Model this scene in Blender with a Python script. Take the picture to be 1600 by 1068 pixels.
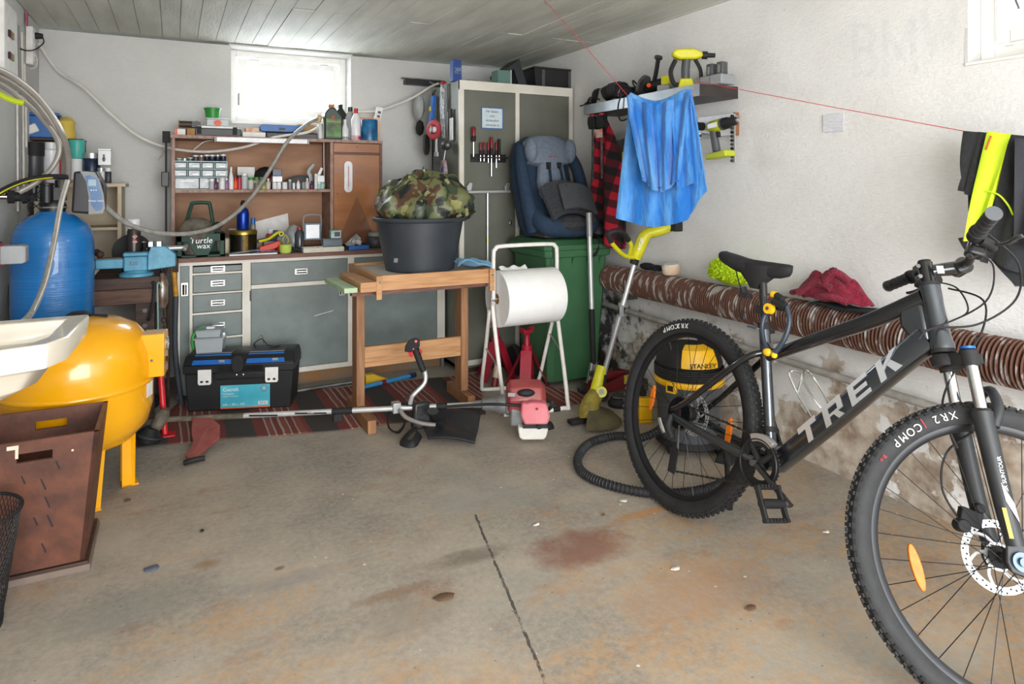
import bpy, math, random
from mathutils import Matrix, Vector, Euler, noise as MN
random.seed(7)
PI = math.pi
SC = bpy.context.scene
COL = SC.collection
for o in list(bpy.data.objects): bpy.data.objects.remove(o)

# ------------------------------------------------------------------ camera, world, light, exposure
F = 1041.0; TH = math.radians(26.94); CT, ST = math.cos(TH), math.sin(TH); EYE = 1.25
cam = bpy.data.cameras.new('camera'); camo = bpy.data.objects.new('camera', cam); COL.objects.link(camo)
camo.location = (0, 0, EYE); camo.rotation_euler = (PI/2, 0, -TH)
cam.sensor_fit = 'HORIZONTAL'; cam.sensor_width = 36; cam.lens = F/1600*36; cam.shift_y = -247/1600
cam.clip_start = 0.05; cam.clip_end = 100
SC.camera = camo
SC.view_settings.view_transform = 'Standard'; SC.view_settings.look = 'None'
SC.view_settings.gamma = 1; SC.view_settings.use_curve_mapping = False
SC.view_settings.exposure = 0.9
W = bpy.data.worlds.new('overcast_sky'); SC.world = W; W.use_nodes = True
bg = W.node_tree.nodes['Background']; bg.inputs[0].default_value = (0.86, 0.93, 1.0, 1); bg.inputs[1].default_value = 2.2
def area(name, loc, rot, sx, sy, watt, col=(1, 1, 1)):
    l = bpy.data.lights.new(name, 'AREA'); l.shape = 'RECTANGLE'; l.size = sx; l.size_y = sy; l.energy = watt; l.color = col
    o = bpy.data.objects.new(name, l); COL.objects.link(o); o.location = loc; o.rotation_euler = rot; return o
area('garage_opening_daylight', (0.5, -1.55, 1.25), (PI/2 - 0.02, 0, -0.30), 2.6, 2.0, 95, (1, 0.99, 0.985))
area('rear_window_daylight', (0.75, 5.35, 2.05), (-PI/2 + 0.35, 0, 0), 0.95, 0.7, 34, (0.95, 0.98, 1.0))
area('side_window_daylight', (3.1, 0.95, 2.1), (0, PI/2 - 0.5, 0), 0.6, 0.9, 7, (0.96, 0.98, 1.0))

def P(px, py, X=None, Y=None, Z=None, D=None):
    "a point of the room seen at a pixel of the 1600x1068 frame, on the plane X, Y or Z or at depth D"
    u = (px-800)/F; v = (287-py)/F
    dx = u*CT+ST; dy = -u*ST+CT
    t = D if D is not None else X/dx if X is not None else Y/dy if Y is not None else (Z-EYE)/v
    return Vector((t*dx, t*dy, EYE+t*v))
def depth(p): return p[0]*ST+p[1]*CT

# ------------------------------------------------------------------ colours and materials
def S(h):
    h = h.lstrip('#'); r = []
    for i in (0, 2, 4):
        c = int(h[i:i+2], 16)/255
        r.append(c/12.92 if c <= .04045 else ((c+.055)/1.055)**2.4)
    return (r[0], r[1], r[2], 1)
MATS = {}
def mat(name, col, rough=.5, metal=0, col2=None, ns=20, nd=4, lo=.35, hi=.65, bump=0, bs=60, st=(1, 1, 1), coat=0, trans=0, alpha=1, emis=0, sheen=0, spec=.5):
    if name in MATS: return MATS[name]
    m = bpy.data.materials.new(name); m.use_nodes = True; N = m.node_tree.nodes; L = m.node_tree.links
    b = N['Principled BSDF']
    b.inputs['Base Color'].default_value = S(col); b.inputs['Roughness'].default_value = rough; b.inputs['Metallic'].default_value = metal
    b.inputs['Coat Weight'].default_value = coat; b.inputs['Transmission Weight'].default_value = trans
    b.inputs['Sheen Weight'].default_value = sheen; b.inputs['Specular IOR Level'].default_value = spec
    if alpha < 1: b.inputs['Alpha'].default_value = alpha
    if emis: b.inputs['Emission Color'].default_value = S(col); b.inputs['Emission Strength'].default_value = emis
    tc = N.new('ShaderNodeTexCoord'); mp = N.new('ShaderNodeMapping'); mp.inputs['Scale'].default_value = st
    L.new(tc.outputs['Object'], mp.inputs[0])
    nz = N.new('ShaderNodeTexNoise'); nz.inputs['Scale'].default_value = ns; nz.inputs['Detail'].default_value = nd
    L.new(mp.outputs[0], nz.inputs['Vector'])
    rp = N.new('ShaderNodeValToRGB'); rp.color_ramp.elements[0].position = lo; rp.color_ramp.elements[1].position = hi
    c = S(col)
    c2 = S(col2) if col2 else (c[0]*.88, c[1]*.88, c[2]*.88, 1)
    rp.color_ramp.elements[0].color = c2; rp.color_ramp.elements[1].color = c
    L.new(nz.outputs[0], rp.inputs[0]); L.new(rp.outputs[0], b.inputs['Base Color'])
    if bump:
        n2 = N.new('ShaderNodeTexNoise'); n2.inputs['Scale'].default_value = bs; n2.inputs['Detail'].default_value = 5
        L.new(mp.outputs[0], n2.inputs['Vector'])
        bp = N.new('ShaderNodeBump'); bp.inputs['Strength'].default_value = bump; bp.inputs['Distance'].default_value = .01
        L.new(n2.outputs[0], bp.inputs['Height']); L.new(bp.outputs[0], b.inputs['Normal'])
    MATS[name] = m; return m
def glass(name, col='#eef4f4', a=.25, rough=.05):
    "thin clear plastic or glass: see-through film with a gloss"
    if name in MATS: return MATS[name]
    m = bpy.data.materials.new(name); m.use_nodes = True; N = m.node_tree.nodes; L = m.node_tree.links
    out = N['Material Output']; N.remove(N['Principled BSDF'])
    t = N.new('ShaderNodeBsdfTransparent'); t.inputs[0].default_value = S(col)
    g = N.new('ShaderNodeBsdfPrincipled'); g.inputs['Base Color'].default_value = S(col); g.inputs['Roughness'].default_value = rough
    mx = N.new('ShaderNodeMixShader'); mx.inputs[0].default_value = a
    L.new(t.outputs[0], mx.inputs[1]); L.new(g.outputs[0], mx.inputs[2]); L.new(mx.outputs[0], out.inputs[0])
    MATS[name] = m; return m

# ------------------------------------------------------------------ mesh accumulator
def RX(a): return Matrix.Rotation(a, 4, 'X')
def RY(a): return Matrix.Rotation(a, 4, 'Y')
def RZ(a): return Matrix.Rotation(a, 4, 'Z')
def TR(x, y=None, z=None): return Matrix.Translation(Vector(x) if y is None else Vector((x, y, z)))
def aim(p, q):
    "matrix taking +Z to the direction p->q, origin to p"
    d = (Vector(q)-Vector(p)).normalized(); return TR(p) @ d.to_track_quat('Z', 'Y').to_matrix().to_4x4()
def catmull(pts, n=6, closed=False):
    pts = [Vector(p) for p in pts]; k = len(pts); out = []
    rng = range(k if closed else k-1)
    for i in rng:
        if closed: a, b, c, d = pts[(i-1) % k], pts[i], pts[(i+1) % k], pts[(i+2) % k]
        else: a, b, c, d = pts[max(i-1, 0)], pts[i], pts[i+1], pts[min(i+2, k-1)]
        for j in range(n):
            t = j/n; out.append(.5*((2*b)+(c-a)*t+(2*a-5*b+4*c-d)*t*t+(-a+3*b-3*c+d)*t**3))
    if not closed: out.append(pts[-1])
    return out
class M:
    def __init__(s, T=None): s.v = []; s.f = []; s.T = T
    def add(s, vs, fs, T=None):
        n = len(s.v)
        for v in vs:
            v = Vector(v)
            if T is not None: v = T @ v
            if s.T is not None: v = s.T @ v
            s.v.append(v)
        s.f += [tuple(i+n for i in f) for f in fs]; return s
    def box(s, c, d, T=None, tx=1, ty=1, ch=0):
        "box centre c, size d; top scaled by tx,ty; ch bevels the vertical edges"
        x, y, z = d[0]/2, d[1]/2, d[2]/2
        if ch:
            b = min(ch, x*.9, y*.9)
            pl = [(-x+b, -y), (x-b, -y), (x, -y+b), (x, y-b), (x-b, y), (-x+b, y), (-x, y-b), (-x, -y+b)]
        else: pl = [(-x, -y), (x, -y), (x, y), (-x, y)]
        k = len(pl)
        vs = [(c[0]+a, c[1]+b, c[2]-z) for a, b in pl]+[(c[0]+a*tx, c[1]+b*ty, c[2]+z) for a, b in pl]
        fs = [tuple(range(k))[::-1], tuple(range(k, 2*k))]+[(i, (i+1) % k, k+(i+1) % k, k+i) for i in range(k)]
        return s.add(vs, fs, T)
    def b2(s, a, b, T=None):
        return s.box([(a[i]+b[i])/2 for i in range(3)], [abs(b[i]-a[i]) for i in range(3)], T)
    def rings(s, R, T=None, cap=True, loop=False):
        k = len(R[0]); vs = [p for r in R for p in r]; fs = []
        n = len(R)
        for i in range(n if loop else n-1):
            j = (i+1) % n
            for q in range(k): fs.append((i*k+q, i*k+(q+1) % k, j*k+(q+1) % k, j*k+q))
        if cap and not loop: fs += [tuple(range(k))[::-1], tuple(range((n-1)*k, n*k))]
        return s.add(vs, fs, T)
    def lathe(s, prof, c=(0, 0, 0), n=20, T=None, cap=True, ex=1, ey=1):
        R = [[(c[0]+r*ex*math.cos(2*PI*i/n), c[1]+r*ey*math.sin(2*PI*i/n), c[2]+z) for i in range(n)] for r, z in prof]
        return s.rings(R, T, cap)
    def cyl(s, p, q, r, r2=None, n=14, T=None):
        L = (Vector(q)-Vector(p)).length; A = aim(p, q)
        return s.lathe([(r, 0), (r if r2 is None else r2, L)], n=n, T=(T @ A) if T is not None else A)
    def tube(s, pts, r, n=8, k=0, closed=False, T=None, flat=1, rr=None):
        if k: pts = catmull(pts, k, closed)
        pts = [Vector(p) for p in pts]; m = len(pts); R = []; nrm = None
        for i, p in enumerate(pts):
            if closed: d = pts[(i+1) % m]-pts[i-1]
            else: d = pts[min(i+1, m-1)]-pts[max(i-1, 0)]
            if d.length < 1e-9: d = Vector((0, 0, 1))
            d.normalize()
            if nrm is None:
                nrm = d.orthogonal().normalized()
                if abs(d.z) < .95: nrm = Vector((0, 0, 1)).cross(d).normalized()
            nrm = (nrm-d*nrm.dot(d)).normalized(); b = d.cross(nrm)
            q = rr(i/(m-1)) if rr else r
            R.append([p+nrm*q*math.cos(2*PI*j/n)+b*q*flat*math.sin(2*PI*j/n) for j in range(n)])
        return s.rings(R, T, True, closed)
    def prism(s, poly, h, T=None, z0=0):
        k = len(poly)
        vs = [(x, y, z0) for x, y in poly]+[(x, y, z0+h) for x, y in poly]
        fs = [tuple(range(k))[::-1], tuple(range(k, 2*k))]+[(i, (i+1) % k, k+(i+1) % k, k+i) for i in range(k)]
        return s.add(vs, fs, T)
    def ball(s, c, r, n=12, T=None):
        if not hasattr(r, '__len__'): r = (r, r, r)
        R = []
        for i in range(n//2+1):
            a = -PI/2+PI*i/(n//2); q = max(math.cos(a), .02)
            R.append([(c[0]+r[0]*q*math.cos(2*PI*j/n), c[1]+r[1]*q*math.sin(2*PI*j/n), c[2]+r[2]*math.sin(a)) for j in range(n)])
        return s.rings(R, T)
    def torus(s, R, r, n=32, k=8, T=None, sy=1):
        Q = []
        for i in range(n):
            a = 2*PI*i/n
            Q.append([((R+r*math.cos(2*PI*j/k))*math.cos(a), (R+r*math.cos(2*PI*j/k))*math.sin(a), r*sy*math.sin(2*PI*j/k)) for j in range(k)])
        return s.rings(Q, T, False, True)
    def sheet(s, f, nu, nv, th=.004, T=None):
        "cloth: f(u,v)->point, given a real thickness"
        g = [[Vector(f(i/nu, j/nv)) for j in range(nv+1)] for i in range(nu+1)]
        top = []; bot = []
        for i in range(nu+1):
            for j in range(nv+1):
                a = g[min(i+1, nu)][j]-g[max(i-1, 0)][j]; b = g[i][min(j+1, nv)]-g[i][max(j-1, 0)]
                nn = a.cross(b)
                nn = nn.normalized() if nn.length > 1e-9 else Vector((0, 0, 1))
                top.append(g[i][j]+nn*th/2); bot.append(g[i][j]-nn*th/2)
        w = nv+1; o = len(top); fs = []
        for i in range(nu):
            for j in range(nv):
                a = i*w+j; q = (a, a+w, a+w+1, a+1); fs.append(q); fs.append(tuple(x+o for x in q[::-1]))
        for i in range(nu):
            for a, b in ((i*w, (i+1)*w), ((i+1)*w+nv, i*w+nv)): fs.append((b, a, a+o, b+o))
        for j in range(nv):
            for a, b in ((j+1, j), (nu*w+j, nu*w+j+1)): fs.append((b, a, a+o, b+o))
        return s.add(top+bot, fs, T)
def smooth(me, ang=.7):
    me.polygons.foreach_set('use_smooth', [True]*len(me.polygons))
    import bmesh
    b = bmesh.new(); b.from_mesh(me); bmesh.ops.recalc_face_normals(b, faces=b.faces)
    for e in b.edges:
        if len(e.link_faces) == 2 and e.calc_face_angle(0) > ang: e.smooth = False
    b.to_mesh(me); b.free()
def part(name, m, material, parent=None, label=None, flat=False, bev=0, kind=None):
    me = bpy.data.meshes.new(name); me.from_pydata([tuple(v) for v in m.v], [], m.f); me.update()
    if not flat: smooth(me)
    me.materials.append(material)
    o = bpy.data.objects.new(name, me); COL.objects.link(o)
    if parent is not None: o.parent = parent
    if label: o['label'] = label
    if kind: o['kind'] = kind
    if bev:
        b = o.modifiers.new('bevel', 'BEVEL'); b.width = bev; b.segments = 2; b.limit_method = 'ANGLE'; b.angle_limit = .6
    return o
def tag(o, label, cat, group=None):
    o['label'] = label; o['category'] = cat
    if group: o['group'] = group
    return o
def thing(name, label, cat, loc=(0, 0, 0), rz=0, group=None):
    o = bpy.data.objects.new(name, None); COL.objects.link(o); o.empty_display_size = .05
    o.location = loc; o.rotation_euler = (0, 0, rz)
    return tag(o, label, cat, group)
def struct(o, label=None):
    o['kind'] = 'structure'
    if label: o['label'] = label
    return o
def dup(root, loc, rz=None, label=None):
    def cp(o, par):
        c = o.copy(); COL.objects.link(c); c.parent = par
        for ch in o.children: cp(ch, c)
        return c
    r = cp(root, None); r.location = loc
    if rz is not None: r.rotation_euler = (0, 0, rz)
    if label: r['label'] = label
    return r
def text(body, size, material, parent, T, name='lettering', ext=.0006, shear=0, align='CENTER', spacing=1, label=None):
    cu = bpy.data.curves.new('t', 'FONT'); cu.body = body; cu.size = size; cu.extrude = ext; cu.align_x = align; cu.align_y = 'CENTER'
    cu.shear = shear; cu.space_character = spacing; cu.resolution_u = 3
    t = bpy.data.objects.new('t', cu); me = bpy.data.meshes.new_from_object(t)
    me.name = name; me.transform(T); me.materials.clear(); me.materials.append(material)
    bpy.data.objects.remove(t); bpy.data.curves.remove(cu)
    o = bpy.data.objects.new(name, me); COL.objects.link(o)
    if parent is not None: o.parent = parent
    if label: o['label'] = label
    return o
# planes for lettering: text reads along +X of the matrix, up is +Y, faces +Z
def facecam(x, y, z): return TR(x, y, z) @ RX(PI/2)          # faces -Y (towards the camera)

white_enamel = mat('white_enamel', '#e9e6e0', .35); cream_paint = mat('cream_paint', '#dfdbd1', .5, col2='#d0cabd', ns=5, bump=.1)
grey_paint = mat('grey_cabinet_paint', '#75807d', .45, col2='#6a7573', ns=9, bump=.08)
olive_paint = mat('olive_grey_cabinet_paint', '#6a6f63', .5, col2='#5f655b', ns=8, bump=.08)
black_plastic = mat('black_plastic', '#1b1c1e', .42); matt_black = mat('matt_black', '#151517', .7)
dark_rubber = mat('dark_rubber', '#1f2023', .6, col2='#2b2c2f', bump=.1)
chrome = mat('chrome', '#d6d8da', .16, 1); steel = mat('brushed_steel', '#c2c4c5', .38, .75); alu = mat('aluminium', '#d4d5d5', .42, .55)
dull_steel = mat('dull_steel', '#77787a', .45, .8, col2='#55524e')
white_plastic = mat('white_plastic', '#e4e2de', .4); grey_plastic = mat('grey_plastic', '#8c8f91', .45); dgrey_plastic = mat('dark_grey_plastic', '#4a4c4e', .5)
clear = glass('clear_plastic'); clear2 = glass('frosted_plastic', '#dfe6e8', .5, .3)
lime = mat('lime_plastic', '#cdc81e', .4, col2='#bfba18'); yellow_paint = mat('yellow_enamel', '#f0ab12', .22, coat=.4, col2='#eaa40e', ns=3)
red_plastic = mat('red_plastic', '#b81f28', .4); dark_red = mat('dark_red_paint', '#7a1c22', .45, col2='#5c1519'); blue_plastic = mat('blue_plastic', '#1d5fa6', .4)
orange_plastic = mat('orange_plastic', '#e2581e', .45); green_plastic = mat('green_plastic', '#2f8f3a', .4)
paper = mat('paper_white', '#eceae6', .7); card = mat('cardboard', '#ad8556', .8, col2='#9a744a')
pine = mat('pine_wood', '#bd8f62', .55, col2='#a5764b', ns=6, st=(1, 12, 12), bump=.05)
brown_wood = mat('brown_stained_wood', '#8e6040', .5, col2='#714729', ns=5, st=(2, 2, 14), bump=.05)
edge_wood = mat('reddish_wood_edge', '#7d5243', .55, col2='#5f3c31', ns=12, st=(1, 8, 8))
dark_bench = mat('dark_bench_wood', '#4d3428', .6, col2='#2e1e17', ns=6, st=(1, 10, 10), bump=.15)
# ------------------------------------------------------------------ room shell
XL, XR, YB, YF, ZC = -.72, 2.56, 4.85, -1.5, 2.195
def nodes(name):
    m = bpy.data.materials.new(name); m.use_nodes = True
    return m, m.node_tree.nodes, m.node_tree.links, m.node_tree.nodes['Principled BSDF']
def mth(N, L, op, a, b=None, clamp=False):
    n = N.new('ShaderNodeMath'); n.operation = op; n.use_clamp = clamp
    for i, x in enumerate((a, b)):
        if x is None: continue
        if isinstance(x, (int, float)): n.inputs[i].default_value = x
        else: L.new(x, n.inputs[i])
    return n.outputs[0]
def nz(N, L, vec, scale, detail=4, rough=.5):
    n = N.new('ShaderNodeTexNoise'); n.inputs['Scale'].default_value = scale; n.inputs['Detail'].default_value = detail; n.inputs['Roughness'].default_value = rough
    L.new(vec, n.inputs['Vector']); return n.outputs[0]
def ramp(N, L, fac, a, b, ca=None, cb=None):
    n = N.new('ShaderNodeValToRGB'); e = n.color_ramp.elements; e[0].position = a; e[1].position = b
    e[0].color = ca or (0, 0, 0, 1); e[1].color = cb or (1, 1, 1, 1); L.new(fac, n.inputs[0]); return n.outputs[0]
def mix(N, L, fac, a, b):
    n = N.new('ShaderNodeMixRGB')
    for i, x in enumerate((fac, a, b)):
        if isinstance(x, (int, float)): n.inputs[i].default_value = x
        elif isinstance(x, tuple): n.inputs[i].default_value = x
        else: L.new(x, n.inputs[i])
    return n.outputs[0]
def mapping(N, L, scale):
    tc = N.new('ShaderNodeTexCoord'); mp = N.new('ShaderNodeMapping'); mp.inputs['Scale'].default_value = scale
    L.new(tc.outputs['Object'], mp.inputs[0]); return mp.outputs[0], tc.outputs['Object']
def wall_mat(name, rubble, base='#e6e5e3', tint='#dad9d7'):
    m, N, L, b = nodes(name); b.inputs['Roughness'].default_value = .85
    v, obj = mapping(N, L, (1, 1, 1)); vb, _ = mapping(N, L, (5, 5, 26))
    col = mix(N, L, ramp(N, L, nz(N, L, v, 2.2), .35, .7), S(base), S(tint))
    grain = ramp(N, L, nz(N, L, vb, 5, 6, .65), .3, .62)
    col = mix(N, L, mth(N, L, 'MULTIPLY', mth(N, L, 'SUBTRACT', 1, grain), .22), col, S('#b9b7b2'))
    sep = N.new('ShaderNodeSeparateXYZ'); L.new(obj, sep.inputs[0])
    fl = ramp(N, L, nz(N, L, v, 38, 3), .72, .78)
    col = mix(N, L, mth(N, L, 'MULTIPLY', fl, .35), col, S('#a9a49c'))
    if rubble:
        # peeling paint low on the wall: more towards the floor
        h = mth(N, L, 'SUBTRACT', .62, sep.outputs[2])           # >0 below 0.62
        n1 = nz(N, L, v, 5, 8, .62)
        k = mth(N, L, 'ADD', n1, mth(N, L, 'MULTIPLY', h, .42))
        peel = ramp(N, L, k, .625, .66)
        stone = mix(N, L, ramp(N, L, nz(N, L, v, 17, 5), .35, .65), S('#93806e'), S('#c4b9ab'))
        hmask = ramp(N, L, sep.outputs[2], .46, .56, (1, 1, 1, 1), (0, 0, 0, 1))
        col = mix(N, L, mth(N, L, 'MULTIPLY', peel, hmask), col, stone)
        st = ramp(N, L, nz(N, L, v, 3.1, 6, .6), .5, .66)
        col = mix(N, L, mth(N, L, 'MULTIPLY', mth(N, L, 'MULTIPLY', st, hmask), .35), col, S('#9a9286'))
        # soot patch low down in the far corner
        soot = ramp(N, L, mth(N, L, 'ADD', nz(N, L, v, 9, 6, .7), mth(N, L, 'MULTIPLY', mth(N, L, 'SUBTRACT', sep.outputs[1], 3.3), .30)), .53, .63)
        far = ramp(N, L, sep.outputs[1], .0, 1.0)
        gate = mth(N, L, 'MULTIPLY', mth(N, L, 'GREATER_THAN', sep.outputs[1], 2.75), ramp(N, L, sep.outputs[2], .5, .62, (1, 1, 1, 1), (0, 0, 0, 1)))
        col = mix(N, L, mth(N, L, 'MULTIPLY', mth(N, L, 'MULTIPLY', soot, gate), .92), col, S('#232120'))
    if rubble:
        # three faded hand-painted letters, B M W, brushed flat on the plaster
        segs = []
        for ln in (((1336, 40), (1336, 118)), ((1336, 40), (1358, 42), (1366, 57), (1358, 77), (1336, 79)), ((1358, 77), (1369, 96), (1360, 115), (1336, 118)), ((1384, 116), (1384, 34), (1404, 88), (1426, 28), (1428, 110)), ((1443, 20), (1455, 82), (1468, 34), (1481, 76), (1494, 10))):
            segs += list(zip(ln, ln[1:]))
        acc = None
        for p0_, p1_ in segs:
            a_, c_ = P(*p0_, X=XR), P(*p1_, X=XR); dy_, dz_ = c_.y-a_.y, c_.z-a_.z; l2 = dy_*dy_+dz_*dz_
            py_ = mth(N, L, 'SUBTRACT', sep.outputs[1], a_.y); pz_ = mth(N, L, 'SUBTRACT', sep.outputs[2], a_.z)
            t_ = mth(N, L, 'ADD', mth(N, L, 'MULTIPLY', py_, dy_/l2), mth(N, L, 'MULTIPLY', pz_, dz_/l2), True)
            ey = mth(N, L, 'SUBTRACT', py_, mth(N, L, 'MULTIPLY', t_, dy_)); ez = mth(N, L, 'SUBTRACT', pz_, mth(N, L, 'MULTIPLY', t_, dz_))
            dd = mth(N, L, 'SQRT', mth(N, L, 'ADD', mth(N, L, 'MULTIPLY', ey, ey), mth(N, L, 'MULTIPLY', ez, ez)))
            acc = dd if acc is None else mth(N, L, 'MINIMUM', acc, dd)
        lm_ = ramp(N, L, acc, .010, .017, (1, 1, 1, 1), (0, 0, 0, 1)); worn = ramp(N, L, nz(N, L, v, 14, 5, .7), .3, .7)
        col = mix(N, L, mth(N, L, 'MULTIPLY', mth(N, L, 'MULTIPLY', lm_, worn), .38), col, S('#bcc3c6'))
    L.new(col, b.inputs['Base Color'])
    bp = N.new('ShaderNodeBump'); bp.inputs['Strength'].default_value = .55; bp.inputs['Distance'].default_value = .006
    L.new(mth(N, L, 'ADD', nz(N, L, vb, 6, 7, .7), mth(N, L, 'MULTIPLY', nz(N, L, v, 70, 3), .6)), bp.inputs['Height']); L.new(bp.outputs[0], b.inputs['Normal'])
    return m
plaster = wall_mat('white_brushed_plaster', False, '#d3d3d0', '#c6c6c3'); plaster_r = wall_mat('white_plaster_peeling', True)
def plate(ax, pos, u0, u1, v0, v1, du, hole=None, disp=None):
    "wall surface as a grid, with a hole and small unevenness"
    m = M(); nu = int((u1-u0)/du); nv = int((v1-v0)/du); id = {}
    def vid(i, j):
        if (i, j) not in id:
            u = us[i]; v = vs[j]
            d = disp(u, v) if disp else 0
            id[(i, j)] = len(m.v); m.v.append(Vector((pos+d, u, v)) if ax == 'x' else Vector((u, pos+d, v)))
        return id[(i, j)]
    us = [u0+(u1-u0)*i/nu for i in range(nu+1)]; vs = [v0+(v1-v0)*j/nv for j in range(nv+1)]
    if hole:
        for k, arr in ((0, us), (1, us), (2, vs), (3, vs)):
            i = min(range(len(arr)), key=lambda q: abs(arr[q]-hole[k])); arr[i] = hole[k]
    for i in range(nu):
        for j in range(nv):
            cu, cv = (us[i]+us[i+1])/2, (vs[j]+vs[j+1])/2
            if hole and hole[0] < cu < hole[1] and hole[2] < cv < hole[3]: continue
            m.f.append((vid(i, j), vid(i+1, j), vid(i+1, j+1), vid(i, j+1)))
    return m
def lump(u, v): return MN.fractal(Vector((u*1.2, v*1.2, 3)), 1, 2, 3)*.006
def lump_r(u, v):
    k = max(0, min(1, (.62-v)/.15)); a = MN.fractal(Vector((u*3.2, v*3.2, 9)), .9, 2.1, 5)
    return MN.fractal(Vector((u*1.1, v*1.1, 1)), 1, 2, 3)*.004*(1-k)+k*(a*.016-.004)
WB = (.345, 1.15, 1.675, ZC-.015)                     # rear window opening X0 X1 Z0 Z1
WR = (.45, 1.40, 1.69, ZC-.04)                      # side window opening Y0 Y1 Z0 Z1
struct(part('wall_back', plate('y', YB, XL, XR, 0, ZC, .08, WB, lump), plaster))
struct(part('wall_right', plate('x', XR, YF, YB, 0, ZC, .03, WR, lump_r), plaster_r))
struct(part('wall_left', plate('x', XL, YF, YB, 0, ZC, .1, None, lambda u, v: -lump(u, v)), plaster))
# outer faces so that no daylight leaks in
struct(part('wall_outer', M().b2((XL-.25, YF, -.1), (XL-.02, YB+.3, ZC+.2)).b2((XR+.3, YF, -.1), (XR+.34, WR[0], ZC+.2)).b2((XR+.3, WR[1], -.1), (XR+.34, YB+.3, ZC+.2))
    .b2((XR+.3, WR[0], -.1), (XR+.34, WR[1], WR[2]-.02)).b2((XL, YB+.3, -.1), (WB[0], YB+.34, ZC+.2)).b2((WB[1], YB+.3, -.1), (XR+.3, YB+.34, ZC+.2)).b2((WB[0], YB+.3, -.1), (WB[1], YB+.34, WB[2]-.02)), plaster))
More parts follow.
